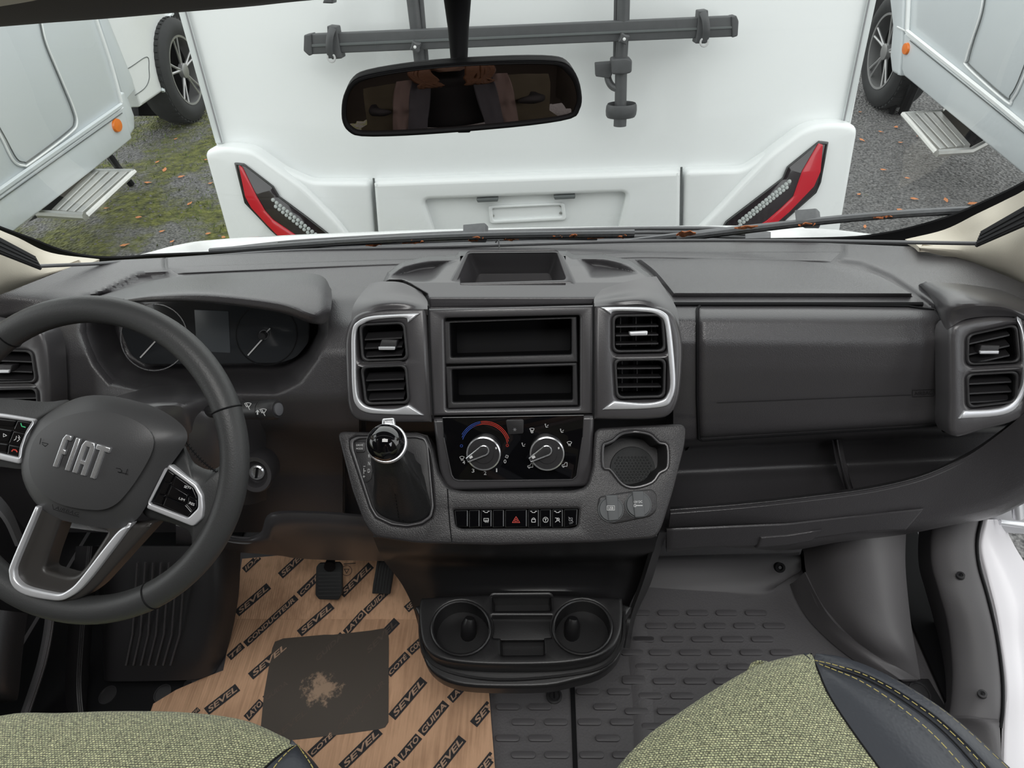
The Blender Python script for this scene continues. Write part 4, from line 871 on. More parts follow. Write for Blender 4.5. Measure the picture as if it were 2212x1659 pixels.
MB().plate(FM, [rnd(pxs(FM, zt(1030, 838, 1118, 832, 1110, 846, 1036, 848)), .001)], .002, -.01, .001).build('dimming_tab', BLK, RV)
MB().tube([PD(992, 140, .775), PD(990, 60, .765), PD(988, 0, .75), PD(985, -60, .73)], [.009, .0115, .0145, .017], 20).build('stem', BLK, RV)
# ================================================================ CAB SHELL
def struct(o): o['kind'] = 'structure'; return o
FLZ = .6
FLM = mk('floor_rubber', (.115, .110, .115), .55, grain=260, gs=.9)
floor = MB().box((-.09, .25, FLZ-.02), (1.08, .95, .02)).build('floor', FLM, smooth=0); struct(floor)
struct(MB().box((-.05, 1.215, .88), (1.05, .015, .30)).build('wall_front', BLK, smooth=0))
struct(MB().box((-1.15, .62, .86), (.015, .60, .28)).build('wall_left', DARK, smooth=0))
LIN = mk('living_area_lining', (.09, .078, .066), .8)
struct(MB().box((-.05, -2.3, 1.7), (1.15, .03, 1.12)).build('wall_back', LIN, smooth=0))
struct(MB().box((-1.18, -1.05, 1.7), (.03, 1.22, 1.12)).build('wall_left', LIN, smooth=0))
struct(MB().box((1.08, -1.05, 1.7), (.03, 1.22, 1.12)).build('wall_right', LIN, smooth=0))
# ceiling with an opening shaped for the overhead fill and cab roof sloping down to the screen header
c = MB(); z = 2.8
for cx, cy, hx, hy in ((-.05, -1.45, 1.15, .88), (-.87, -.22, .30, .35), (.77, -.22, .30, .35)): c.box((cx, cy, z), (hx, hy, .02))
struct(c.build('ceiling', LIN, smooth=0))
struct(patch('ceiling', [[V((x, Y, z_)) for x in (-1.15, -.6, -.05, .5, 1.05)] for Y, z_ in ((.12, 2.82), (.25, 2.45), (.45, 2.12), (.66, 1.93))], HEAD, thick=.02))
# windscreen
a = math.radians(55)
FG_ = Fr((0, 1.285, 1.245), (0, -math.sin(a), -math.cos(a)), up=(0, -math.cos(a), math.sin(a)))
hole_px = c2([(-300, 330), (-120, 445), (0, 491), (66, 515), (130, 540), (195, 554), (262, 556), (325, 551)], 4, False)+c2([(640, 539), (1106, 529), (1380, 522), (1600, 518), (1820, 514), (1900, 506), (1965, 493), (2050, 468), (2130, 434), (2212, 394), (2330, 325)], 4, False)+c2([(2500, 20), (2300, -60), (1600, -50), (1100, -32), (690, -2), (520, 15), (230, 38), (0, 57), (-200, 75)], 4, False)
WS = thing('windscreen', FG_.w(0, 0), 'large curved front windscreen with black edge band seen from inside', 'windscreen')
outp = [(-700, 300), (-300, 560), (0, 600), (200, 590), (640, 565), (1106, 555), (1600, 545), (1990, 540), (2212, 470), (2560, 400), (2700, -100), (1100, -110), (-400, 0)]
MB().plate(FG_, [pxs(FG_, outp), pxs(FG_, hole_px)], .001, -.003, .0005).build('edge_band', BLK, WS)
gm = bpy.data.materials.new('windscreen_glass'); gm.use_nodes = True; t = gm.node_tree; t.nodes.clear()
o_ = t.nodes.new('ShaderNodeOutputMaterial'); mx = t.nodes.new('ShaderNodeMixShader'); tr = t.nodes.new('ShaderNodeBsdfTransparent'); gl = t.nodes.new('ShaderNodeBsdfGlossy'); lw = t.nodes.new('ShaderNodeLayerWeight'); pw = t.nodes.new('ShaderNodeMath'); pw.operation = 'POWER'; pw.inputs[1].default_value = 5; fr_ = t.nodes.new('ShaderNodeMath'); fr_.operation = 'MULTIPLY_ADD'; fr_.inputs[1].default_value = .6; fr_.inputs[2].default_value = .035
lw.inputs['Blend'].default_value = .5; t.links.new(lw.outputs['Facing'], pw.inputs[0]); t.links.new(pw.outputs[0], fr_.inputs[0]); tr.inputs['Color'].default_value = (.96, .98, .97, 1); gl.inputs['Roughness'].default_value = .01
t.links.new(fr_.outputs[0], mx.inputs[0]); t.links.new(tr.outputs[0], mx.inputs[1]); t.links.new(gl.outputs[0], mx.inputs[2]); t.links.new(mx.outputs[0], o_.inputs[0])
pts = [FG_.px(x, y) for x, y in ((-600, 620), (2700, 620), (2900, -100), (-800, -100))]
MB().add([FG_.w(u, v, -.005) for u, v in pts], [(0, 1, 2, 3)]).build('window_pane', gm, WS)
# header trim over the screen
struct(patch('trim_1', [[FG_.hit(x, y, .002) for x, y in ((-260, 78), (0, 58), (230, 39), (520, 16), (690, -1), (1100, -32), (1700, -48), (2350, -55))],
    [FG_.hit(x, y, .03) for x, y in ((-240, 40), (0, 30), (230, 16), (520, -12), (690, -35), (1100, -65), (1700, -80), (2380, -90))],
    [V((x, .68, 1.92)) for x in (-.9, -.75, -.6, -.35, -.2, 0, .4, .85)]], HEAD, thick=.02))
corner = patch('trim_2', [HN((-160, 40, .86), (0, 14, .84), (60, 4, .83), (120, -8, .82)), HN((-160, 0, .80), (0, -12, .78), (60, -20, .77), (120, -30, .76))], BEIGE, thick=.006); struct(corner)
# pillars
lpil = thing('windscreen_pillar', PY(80, 560, 1.08), 'beige trimmed pillar at the left edge of the windscreen', 'pillar')
patch('pillar_trim', [HN((215, 560, 1.22), (110, 546, 1.18), (40, 514, 1.12), (-20, 488, 1.08), (-200, 400, .97), (-420, 260, .86)),
    HN((200, 566, 1.18), (100, 560, 1.14), (30, 535, 1.08), (-20, 520, 1.03), (-220, 450, .90), (-440, 330, .78)),
    HN((180, 570, 1.15), (90, 592, 1.10), (20, 600, 1.03), (-30, 610, .97), (-220, 600, .82), (-440, 500, .70)),
    HN((170, 576, 1.15), (85, 610, 1.10), (-5, 650, 1.02), (-60, 675, .95), (-240, 720, .78), (-440, 700, .62))], BEIGE, lpil, su=6, sv=5, thick=.01)
rpil = thing('windscreen_pillar', PY(2130, 530, 1.08), 'beige trimmed pillar with round speaker grille at the right edge', 'pillar')
patch('pillar_trim', [HN((1955, 517, 1.22), (2040, 496, 1.18), (2110, 462, 1.12), (2170, 433, 1.08), (2230, 400, 1.0), (2420, 270, .86)),
    HN((1975, 526, 1.18), (2060, 515, 1.14), (2120, 490, 1.08), (2175, 475, 1.03), (2250, 450, .94), (2450, 350, .78)),
    HN((1985, 534, 1.15), (2070, 540, 1.10), (2120, 545, 1.04), (2175, 550, .98), (2260, 560, .88), (2460, 520, .70)),
    HN((1990, 542, 1.15), (2085, 565, 1.10), (2150, 590, 1.04), (2215, 622, .98), (2290, 660, .86), (2480, 690, .62))], BEIGE, rpil, su=6, sv=5, thick=.01)
fs_ = PY(2226, 540, .97); FSp = Fr(fs_, (CAM-fs_).normalized()+V((-.3, 0, 0)))
g_ = MB().lathe(FSp, [(.020, 0), (.019, .003), (.001, .003)], 32).build('speaker_grille', GRY, rpil)
m = MB()
for i in range(-6, 7): m.box(FSp.w(i*.0026, 0, .0035), (.0006, math.sqrt(max(.0001, .018**2-(i*.0026)**2)), .0005), Matrix((FSp.U, FSp.V, FSp.n)).transposed())
m.build('grille_slots', BLK, g_, kind='stuff')
# pleated blinds folded against the pillars with their guide rail
def blind(a, b, w0, w1, label, n=7):
    B = thing('pleated_blind', b, label, 'blind')
    for i in range(n):
        t = i/(n-1)-.5; m = MB(); nn = (CAM-b).normalized()
        m.tube([a+V((0, 0, 1))*t*w0+nn*(.004 if i % 2 else 0), b+V((0, 0, 1))*t*w1+nn*(.004 if i % 2 else 0)], .0032, 6); m.build('pleat', mk('blind_cloth', (.018, .018, .02), .8) if i == 0 else bpy.data.materials['blind_cloth'], B)
    return B
for nm in ('x',):
    Bl = blind(PY(-170, 452, .80), PY(80, 568, .99), .045, .020, 'black folded pleated blind on the left pillar')
    blind(PY(2400, 372, .80), PY(2116, 516, .99), .045, .022, 'black folded pleated blind on the right pillar')
GRl = thing('blind_guide_rail', PY(1106, 531, 1.2), 'thin dark blind guide rail running along the windscreen base', 'rail')
MB().tube(cat([PY(82, 575, 1.0), PY(240, 568, 1.12), PY(450, 554, 1.19), PY(640, 542, 1.20), PY(1074, 530, 1.215), PY(1380, 521, 1.215), PY(1700, 520, 1.18), PY(2112, 526, 1.0)], 6), .0032, 8).build('rail', mk('rail_metal', (.12, .12, .125), .25, metal=.6), GRl)
MB().tube([PY(1071, 524, 1.21), PY(1073, 519, 1.21), PY(1077, 519, 1.21), PY(1079, 540, 1.19)], .0014, 6).build('hook', DARK, GRl)
# ================================================================ FLOOR AREA
pillc = []
F2 = lambda pts: pts
for y, L in ((698, [(55, 157), (212, 315), (370, 475), (528, 635), (690, 795)]), (769, [(145, 250), (305, 410), (467, 572), (628, 733), (790, 895)]), (842, [(75, 177), (233, 340), (397, 503), (561, 668), (724, 832)]),
             (915, [(165, 272), (330, 438), (497, 605), (663, 770), (830, 935)]), (993, [(90, 200), (257, 367), (425, 535), (593, 700)]), (1072, [(20, 125), (187, 297), (355, 467), (520, 630)]), (1152, [(108, 220), (283, 392)]), (1237, [(38, 140), (212, 320)]), (1320, [(130, 235)])):
    for a_, b_ in L: pillc.append(zf((a_+b_)/2, y)[0])
for y, L in ((605, [(1225, 1345)]), (690, [(1160, 1262)]), (858, [(1158, 1285)]), (942, [(862, 990), (1062, 1192)]), (1040, [(345, 475), (550, 683), (970, 1105)]), (1138, [(443, 577), (652, 787), (870, 1005), (1080, 1213)]), (1242, [(340, 475), (552, 688), (985, 1122)]), (1350, [(440, 580), (655, 795), (882, 1020), (1098, 1230)])):
    for a_, b_ in L: pillc.append(zd((a_+b_)/2, y)[0])
for r_ in range(2):
    for x in range(6): pillc.append((1100+x*75-(r_ % 2)*36, 1690+r_*45))
pm = None
hp_, rp2 = .0165, .0062
stad = [(hp_*1+rp2*math.cos(a), rp2*math.sin(a)) for a in [math.pi*(-.5+i/6) for i in range(7)]]+[(-hp_+rp2*math.cos(a), rp2*math.sin(a)) for a in [math.pi*(.5+i/6) for i in range(7)]]
for x, y in pillc:
    p = PZ(x, y, FLZ)
    if pm is None:
        F0 = Fr(p, (0, 0, 1), up=(0, 1, 0)); o = MB().plate(F0, [stad], .0045, -.001, .0015, 1).build('tread_pad', mk('tread_rubber', (.095, .09, .095), .45), floor); pm = o
    else:
        o = pm.copy(); COL.objects.link(o); o.parent = floor; o.location = p-WL['floor']+V((0, 0, -.001))
MB().box(PZ(1240, 1580, FLZ+.0008), (.0045, .16, .001), Matrix.Rotation(0, 3, 'Z')).build('floor_joint', BLK, floor, smooth=0)
FFl = Fr((0, 0, FLZ), (0, 0, 1), up=(0, 1, 0))
for x, y in ((1197, 1504),):
    u = FFl.px(x, y); o = MB().lathe(FFl, [(.0155, -.002), (.0155, .003), (.012, .004), (.0115, .0022), (.008, .0022), (.0075, .004), (.001, .004)], 28, u).build('floor_plug', DARK, floor)
    MB().box(FFl.w(u[0], u[1], .0043), (.0012, .006, .0005)).build('plug_slot', BLK, o, smooth=0)
# raised tunnel edge in the mat
patch('mat_ridge', [[PZ(x-16, y, FLZ+.0005), PZ(x-2, y, FLZ+.0035), PZ(x+12, y, FLZ+.0035), PZ(x+28, y, FLZ+.0005)] for x, y in ((1368, 1330), (1375, 1420), (1382, 1500), (1385, 1580), (1388, 1680))], FLM, floor, su=3, sv=3, thick=.002)
# passenger kick panel
KP = thing('kick_panel', PZ(1560, 1290, FLZ), 'smooth dark grey kick panel with round screw cap in passenger footwell', 'trim panel')
patch('panel', [HN((1340, 1203, .985), (1430, 1200, .985), (1560, 1197, .985), (1690, 1195, .985), (1727, 1193, .985)), HN((1340, 1214, .95), (1430, 1211, .95), (1560, 1209, .95), (1690, 1207, .95), (1730, 1207, .95)),
    HN((1330, 1262, .905), (1430, 1260, .905), (1560, 1256, .905), (1680, 1252, .905), (1728, 1235, .93)), HN((1330, 1284, .885), (1430, 1282, .885), (1560, 1280, .885), (1658, 1278, .885), (1694, 1248, .925)), [PZ(x, y, FLZ) for x, y in ((1330, 1294), (1430, 1292), (1560, 1290), (1662, 1289), (1697, 1252))]], LOWP, KP, su=5, sv=5, thick=.01)
MB().box(PY(1742, 1225, .95), (.012, .02, .04)).build('side_foam', BLK, KP)
p = PY(1685, 1226, .925); Fq = Fr(p, (0, -.6, .8)); o = MB().lathe(Fq, [(.0115, -.01), (.0105, .003), (.006, .002), (.005, -.003), (.001, -.003)], 28).build('screw_cap', BLK, KP)
MB().lathe(Fq, [(.004, -.003), (.0035, .0), (.001, .0)], 6).build('screw', DARK, o)
# wheel arch cover
WA = thing('wheel_arch_cover', PZ(1900, 1400, FLZ), 'smooth curved grey cover over the wheel arch in passenger footwell', 'trim panel')
patch('cover', [[PZ(1734, 1170, .72), PZ(1800, 1160, .80), PZ(1880, 1150, .83), PZ(1958, 1135, .80)],
    [PZ(1742, 1240, .68), PZ(1810, 1230, .755), PZ(1890, 1225, .78), PZ(1956, 1222, .75)],
    [PZ(1766, 1312, .655), PZ(1830, 1310, .71), PZ(1905, 1320, .72), PZ(1966, 1330, .69)],
    [PZ(1832, 1378, .64), PZ(1880, 1385, .675), PZ(1935, 1390, .68), PZ(1976, 1395, .66)],
    [PZ(1905, 1432, .63), PZ(1935, 1432, .64), PZ(1962, 1436, .64), PZ(1984, 1440, .635)],
    [PZ(1960, 1462, .62), PZ(1970, 1464, .62), PZ(1980, 1466, .62), PZ(1988, 1468, .62)]], LOWP, WA, su=6, sv=5, thick=.008)
patch('cover_flange', [[PZ(x, y, .608) for x, y in ((1706, 1262), (1722, 1300), (1752, 1345), (1800, 1392), (1850, 1430), (1900, 1462), (1930, 1470))],
    [PZ(x, y, .635) for x, y in ((1716, 1256), (1736, 1290), (1768, 1335), (1812, 1380), (1865, 1418), (1915, 1448), (1945, 1468))],
    [PZ(x, y, z_) for x, y, z_ in ((1738, 1236, .682), (1760, 1280, .675), (1790, 1330, .665), (1835, 1376, .652), (1905, 1425, .642), (1940, 1442, .635), (1985, 1468, .625))]], LOWP, WA, su=5, sv=4, thick=.006)
MB().plate(FFl, [pxs(FFl, [(1930, 1466), (2005, 1468), (2060, 1560), (2110, 1640), (1960, 1560)])], .004, -.002, .002).build('floor_corner', DARK, floor)
u = FFl.px(1985, 1500); MB().lathe(FFl, [(.019, .003), (.0185, .007), (.0155, .007), (.015, .0052), (.001, .0056)], 28, u, sy=1.2).build('grommet', DARK, floor)
# sill panel with two screw caps
SP = thing('sill_panel', PZ(2090, 1400, FLZ), 'long curved dark grey door sill panel with two screw caps', 'trim panel')
Lp = [(2016, 1130, .82), (2013, 1180, .79), (2016, 1225, .765), (2030, 1275, .745), (2050, 1350, .71), (2060, 1440, .68), (2058, 1510, .66), (2050, 1556, .645)]
Rp = [(2120, 1110, .86), (2108, 1165, .82), (2112, 1220, .79), (2130, 1285, .76), (2150, 1370, .73), (2162, 1460, .70), (2163, 1530, .685), (2158, 1570, .67)]
patch('panel', [[PZ(L[0]-30, L[1]+4, L[2]-.10), PZ(L[0]-6, L[1], L[2]-.02), PZ(*L), PZ((L[0]*2+R[0])/3, (L[1]*2+R[1])/3, (L[2]*2+R[2])/3+.008), PZ((L[0]+R[0]*2)/3, (L[1]+R[1]*2)/3, (L[2]+R[2]*2)/3+.008), PZ(*R), PZ(R[0]+4, R[1]+2, R[2]-.02)] for L, R in zip(Lp, Rp)], LOWP, SP, su=4, sv=5, thick=.004)
patch('lower_panel', [[PZ(2052, 1552, .655), PZ(2100, 1552, .68), PZ(2158, 1556, .68)], [PZ(2100, 1590, .65), PZ(2140, 1580, .67), PZ(2160, 1575, .67)], [PZ(2150, 1680, .64), PZ(2158, 1680, .64), PZ(2166, 1680, .64)]], LOWP, SP, su=4, sv=4, thick=.006)
MB().tube(cat([PZ(R[0]+3, R[1]+2, R[2]) for R in Rp], 4), .003, 8).build('edge_bead', BLK, SP)
for x, y, z_ in ((2075, 1243, .785), (2122, 1499, .70)):
    p = PZ(x, y, z_); Fq = Fr(p, (-.25, -.1, 1), up=(0, 1, 0)); o = MB().lathe(Fq, [(.0075, -.004), (.0072, .002), (.004, .0025), (.0035, .001), (.001, .001)], 24).build('screw_cap', DARK, SP)
    MB().lathe(Fq, [(.0028, .0026), (.001, .003)], 6).build('screw', BLK, o)
# black sheet standing in for the shade between arch and sill
MB().box(PZ(2010, 1320, .61), (.05, .26, .004)).build('gap_shade_sheet', BLK, floor, smooth=0)
# white body sill and open door
BS = thing('body_sill', PZ(2180, 1400, .6), 'white painted body sill beside the open passenger door', 'body sill')
patch('sill', [[PZ(a_, y_, z_), PZ(a_+14, y_, z_+.004), PZ((a_+b_)/2, y_, z_-.01), PZ(b_, y_, z_-.08)] for (a_, b_, y_, z_) in ((2122, 2164, 1122, .85), (2112, 2192, 1180, .81), (2128, 2234, 1250, .775), (2146, 2262, 1320, .745), (2158, 2262, 1400, .71), (2168, 2270, 1490, .69), (2164, 2285, 1580, .66), (2162, 2300, 1700, .64))], mk('white_sill_paint', (.72, .70, .73), .3, coat=.2), BS, su=5, sv=5, thick=.006)
DR = thing('open_passenger_door', PZ(2240, 1200, .5), 'pale inner edge of the open passenger door with hinge', 'door')
patch('door_inner', [[PZ(2128, 1142, .76), PZ(2170, 1150, .76), PZ(2250, 1156, .76)], [PZ(2122, 1126, .80), PZ(2168, 1124, .80), PZ(2245, 1118, .80)], [PZ(2125, 1100, .86), PZ(2170, 1088, .86), PZ(2240, 1060, .86)], [PZ(2150, 1075, .95), PZ(2190, 1060, .95), PZ(2250, 1030, .95)]], mk('door_metal', (.50, .50, .52), .4, metal=.2), DR, su=5, sv=5, thick=.01)
MB().tube([PZ(2196, 1085, .89), PZ(2199, 1118, .86)], .009, 16).build('hinge_pin', SILV, DR)
MB().tube([PZ(2160, 1128, .83), PZ(2240, 1138, .83)], .006, 12).build('check_strap', SILV, DR)
MB().box((-.93, .6, .604), (.19, .55, .003)).build('gap_shade_sheet', BLK, floor, smooth=0)  # black sheet added over the floor as shade beside the footrest
# ---- driver side
FTR = thing('footrest', PZ(350, 1400, FLZ), 'black ribbed plastic footrest panel in the driver footwell', 'footrest')
patch('panel', [[PZ(x, y, z_) for x, y, z_ in r] for r in ([(205, 1180, .80), (260, 1180, .84), (390, 1180, .84), (460, 1180, .84), (520, 1180, .80)], [(215, 1290, .72), (255, 1290, .76), (400, 1290, .76), (470, 1290, .76), (515, 1290, .70)],
    [(222, 1400, .65), (250, 1405, .68), (400, 1405, .68), (450, 1405, .67), (492, 1400, .62)], [(225, 1470, .61), (250, 1472, .625), (380, 1470, .625), (430, 1466, .62), (462, 1455, .61)])], DARK, FTR, su=5, sv=5, thick=.006)
for i in range(7):
    xt, xb = 285+i*17, 272+i*16; m = MB(); m.tube([PZ(xt+12, 1215, .835), PZ(xt+7, 1290, .772), PZ(xt+1, 1370, .71), PZ(xb, 1437, .662)], .0022, 6); m.build('rib', DASH2, FTR)
MB().plate(FFl, [pxs(FFl, [(232, 1478), (300, 1470), (415, 1474), (400, 1500), (320, 1530), (310, 1600), (190, 1600)])], .006, -.002, .002).build('heel_plate', DARK, FTR)
for x, y in ((236, 1505), (354, 1502)):
    u = FFl.px(x, y); MB().lathe(FFl, [(.017, .005), (.0165, .0085), (.0145, .0085), (.014, .0070), (.001, .0074)], 28, u, sy=1.15).build('clip_ring', DARK, FTR)
DP = thing('driver_door_trim', PZ(60, 1450, .62), 'dark lower driver door trim with curved pocket at left edge', 'door trim')
patch('pocket', [[PZ(x, y, z_) for x, y, z_ in r] for r in ([(-140, 1300, 1.0), (-60, 1310, .98), (20, 1320, .95), (60, 1325, .90)], [(-140, 1390, .96), (-60, 1400, .95), (10, 1410, .92), (50, 1400, .86)], [(-140, 1480, .90), (-60, 1490, .90), (0, 1500, .88), (40, 1500, .82)], [(-140, 1530, .80), (-60, 1530, .80), (0, 1520, .80), (30, 1515, .78)])], DARK, DP, su=5, sv=5, thick=.01)
patch('trim_edge', [[PZ(x-12, y, z_), PZ(x-4, y, z_+.01), PZ(x+5, y, z_+.01), PZ(x+10, y, z_-.06)] for x, y, z_ in ((112, 1200, .90), (112, 1290, .84), (106, 1360, .79), (92, 1430, .75), (70, 1500, .71), (42, 1580, .67))], LOWP, DP, su=4, sv=6, thick=.006)
patch('ridge', [[PZ(x-26, y, z_-.03), PZ(x-2, y, z_), PZ(x+8, y, z_), PZ(x+26, y, z_-.06)] for x, y, z_ in ((190, 1180, .86), (178, 1300, .78), (170, 1400, .71), (166, 1480, .66), (172, 1560, .62))], DARK, DP, su=4, sv=5, thick=.006)
patch('inner_trim', [[PZ(x, y, z_) for x, y, z_ in r] for r in ([(-120, 1020, 1.15), (-30, 1050, 1.12), (20, 1095, 1.08), (50, 1160, 1.0)], [(-120, 1060, 1.15), (-30, 1080, 1.12), (14, 1120, 1.08), (42, 1180, 1.0)])], mk('grey_sliver', (.16, .16, .17), .5), DP, su=5, sv=2, thick=.006)
BP = thing('brake_pedal', PZ(712, 1260, .66), 'black rubber brake pedal hanging over the cardboard', 'pedal')
Fp = Fr(PY(712, 1260, .86), (0, -.75, .66))
pad_ = MB().plate(Fp, [rnd(pxs(Fp, [(684, 1224), (690, 1216), (734, 1214), (740, 1222), (740, 1280), (732, 1295), (690, 1294), (682, 1284)]), .003)], .004, -.004, .002).build('pedal_pad', RUB, BP)
for i in range(7): MB().tube([Fp.hit(688, 1238+i*8, .004), Fp.hit(735, 1237+i*8, .004)], .0009, 5).build('grip_line', DARK, pad_)
MB().tube([PY(712, 1225, .87), PY(716, 1205, .90), PY(722, 1170, .93)], [.012, .008, .008], 12, flat=1).build('pedal_arm', BLK, BP)
AP = thing('accelerator_pedal', PZ(828, 1250, .66), 'narrow ribbed accelerator pedal beside the centre console', 'pedal')
Fp = Fr(PY(828, 1250, .86), (.1, -.75, .66))
pad_ = MB().plate(Fp, [rnd(pxs(Fp, [(816, 1205), (850, 1205), (852, 1230), (843, 1283), (804, 1282), (806, 1262)]), .002)], .003, -.005, .002).build('pedal_pad', RUB, AP)
for i in range(6): MB().tube([Fp.hit(809+i*6.5, 1279, .003), Fp.hit(820+i*6, 1208, .003)], .0009, 5).build('grip_line', DARK, pad_)
# ================================================================ CARDBOARD FOOTWELL COVER
CM_ = bpy.data.materials.new('corrugated_cardboard'); CM_.use_nodes = True; t = CM_.node_tree; b = t.nodes['Principled BSDF']; b.inputs['Roughness'].default_value = .85
tc = t.nodes.new('ShaderNodeTexCoord'); mp = t.nodes.new('ShaderNodeMapping'); mp.inputs['Scale'].default_value = (1, .06, 1); w_ = t.nodes.new('ShaderNodeTexNoise'); w_.inputs['Scale'].default_value = 170; w_.inputs['Detail'].default_value = 3
n2 = t.nodes.new('ShaderNodeTexNoise'); n2.inputs['Scale'].default_value = 9; n2.inputs['Detail'].default_value = 8
r1 = t.nodes.new('ShaderNodeValToRGB'); r1.color_ramp.elements[0].color = (.36, .20, .115, 1); r1.color_ramp.elements[1].color = (.74, .45, .28, 1); r1.color_ramp.elements[0].position = .25; r1.color_ramp.elements[1].position = .6
mx = t.nodes.new('ShaderNodeMath'); mx.operation = 'MULTIPLY_ADD'; mx.inputs[1].default_value = .45
bp = t.nodes.new('ShaderNodeBump'); bp.inputs['Distance'].default_value = .0008; bp.inputs['Strength'].default_value = .5
t.links.new(tc.outputs['Object'], mp.inputs[0]); t.links.new(mp.outputs[0], w_.inputs['Vector']); t.links.new(tc.outputs['Object'], n2.inputs['Vector'])
t.links.new(w_.outputs[0], mx.inputs[0]); m3 = t.nodes.new('ShaderNodeMath'); m3.operation = 'MULTIPLY'; m3.inputs[1].default_value = .6; t.links.new(n2.outputs[0], m3.inputs[0]); t.links.new(m3.outputs[0], mx.inputs[2])
t.links.new(mx.outputs[0], r1.inputs[0]); t.links.new(r1.outputs[0], b.inputs['Base Color']); sx_ = t.nodes.new('ShaderNodeSeparateXYZ'); mu_ = t.nodes.new('ShaderNodeMath'); mu_.operation = 'MULTIPLY'; mu_.inputs[1].default_value = 1250; si_ = t.nodes.new('ShaderNodeMath'); si_.operation = 'SINE'; ad_ = t.nodes.new('ShaderNodeMath'); ad_.operation = 'MULTIPLY_ADD'; ad_.inputs[1].default_value = .35
t.links.new(tc.outputs['Object'], sx_.inputs[0]); t.links.new(sx_.outputs['X'], mu_.inputs[0]); t.links.new(mu_.outputs[0], si_.inputs[0]); t.links.new(si_.outputs[0], ad_.inputs[0]); t.links.new(w_.outputs[0], ad_.inputs[2]); t.links.new(ad_.outputs[0], bp.inputs['Height']); t.links.new(bp.outputs[0], b.inputs['Normal'])
CBz = FLZ+.012; FA1 = Fr((0, .812, CBz), (0, 0, 1), up=(0, 1, 0)); aa = math.radians(16); FA2 = Fr((0, .812, CBz), (0, -math.sin(aa), math.cos(aa)), up=(0, 1, 0))
def hcb(x, y):
    p = FA1.hit(x, y); return p if p.y < .812 else FA2.hit(x, y)
up_ = V((0, -.1, 1)).normalized()
CB = thing('cardboard_cover', PZ(750, 1450, CBz), 'brown corrugated cardboard with diagonal black print on driver floor', 'cardboard')
fold = []
def foldpt(p, q):
    a_, b_ = 0, 1
    for _ in range(30):
        c_ = (a_+b_)/2; r_ = FA1.hit(p[0]+(q[0]-p[0])*c_, p[1]+(q[1]-p[1])*c_)
        if r_.y > .812: a_ = c_
        else: b_ = c_
    return (p[0]+(q[0]-p[0])*a_, p[1]+(q[1]-p[1])*a_)
fl_ = foldpt((505, 1330), (482, 1448)); fr__ = foldpt((1040, 1300), (1055, 1480))
MB().plate(FA2, [pxs(FA2, [(523, 1207), (640, 1196), (900, 1196), (1035, 1290), fr__, fl_, (505, 1320)])], 0, -.004, .0005).build('upper_sheet', CM_, CB)
MB().plate(FA1, [pxs(FA1, [fl_, fr__, (1055, 1480), (1069, 1659), (1080, 1850), (280, 1850), (312, 1570), (326, 1534), (331, 1520), (380, 1490), (440, 1464), (482, 1448)])], 0, -.004, .0005).build('lower_sheet', CM_, CB)
INK = mk('black_ink', (.028, .027, .03), .8, var=.25, vs=120)
CARD = mk('print_gap_cardboard', (.50, .33, .23), .85, var=.1, vs=80)
CARD2 = mk('soiled_print_gap', (.11, .085, .07), .8, var=.4, vs=60)
TOPC = [(523, 1207), (640, 1198), (900, 1198), (1035, 1290), (1055, 1480), (1069, 1659), (1080, 1850), (280, 1850), (326, 1534), (331, 1520), (440, 1464), (482, 1448), (505, 1320)]
def band(txt, p0, p1, h, sh=.25):
    (x0, y0), (x1, y1) = zc(*p0)[0], zc(*p1)[0]; h = h/2.989
    d = V((x1-x0, y1-y0, 0)); L = d.length; d.normalize(); q = V((d.y, -d.x, 0)); N_ = 16; m = MB()
    for i in range(N_):
        for j in range(3):
            sk = lambda s, t_: (x0+d.x*s+q.x*t_, y0+d.y*s+q.y*t_)
            Q = [sk(L*i/N_, h*j/3), sk(L*(i+1)/N_, h*j/3), sk(L*(i+1)/N_, h*(j+1)/3), sk(L*i/N_, h*(j+1)/3)]
            if all(inside(p, TOPC) for p in Q): m.add([hcb(*p)+up_*.0008 for p in Q], [(0, 1, 2, 3)])
    o = m.build('printed_band', INK, CB, weld=True)
    if not o: return
    m = MB(); tx = MB(); f = lambda s, t_, e: V((s, t_, 0)); tx.text(txt, f, w=L*.9, h=h*.62, shear=sh, bold=.025)
    for F_ in tx.f:
        Q = [(x0+d.x*(tx.v[i].x+L*.05)+q.x*(tx.v[i].y+h*.19), y0+d.y*(tx.v[i].x+L*.05)+q.y*(tx.v[i].y+h*.19)) for i in F_]
        if all(inside(p, TOPC) for p in Q): m.add([hcb(*p)+up_*.0014 for p in Q], [tuple(range(len(Q)))])
    dark_ = inside((x0+d.x*L*.5+q.x*h*.5, y0+d.y*L*.5+q.y*h*.5), [(594, 1386), (838, 1360), (838, 1571), (654, 1596), (560, 1600)])
    if m.v: m.build('band_lettering', CARD2 if dark_ else CARD, o, kind='stuff', smooth=0)
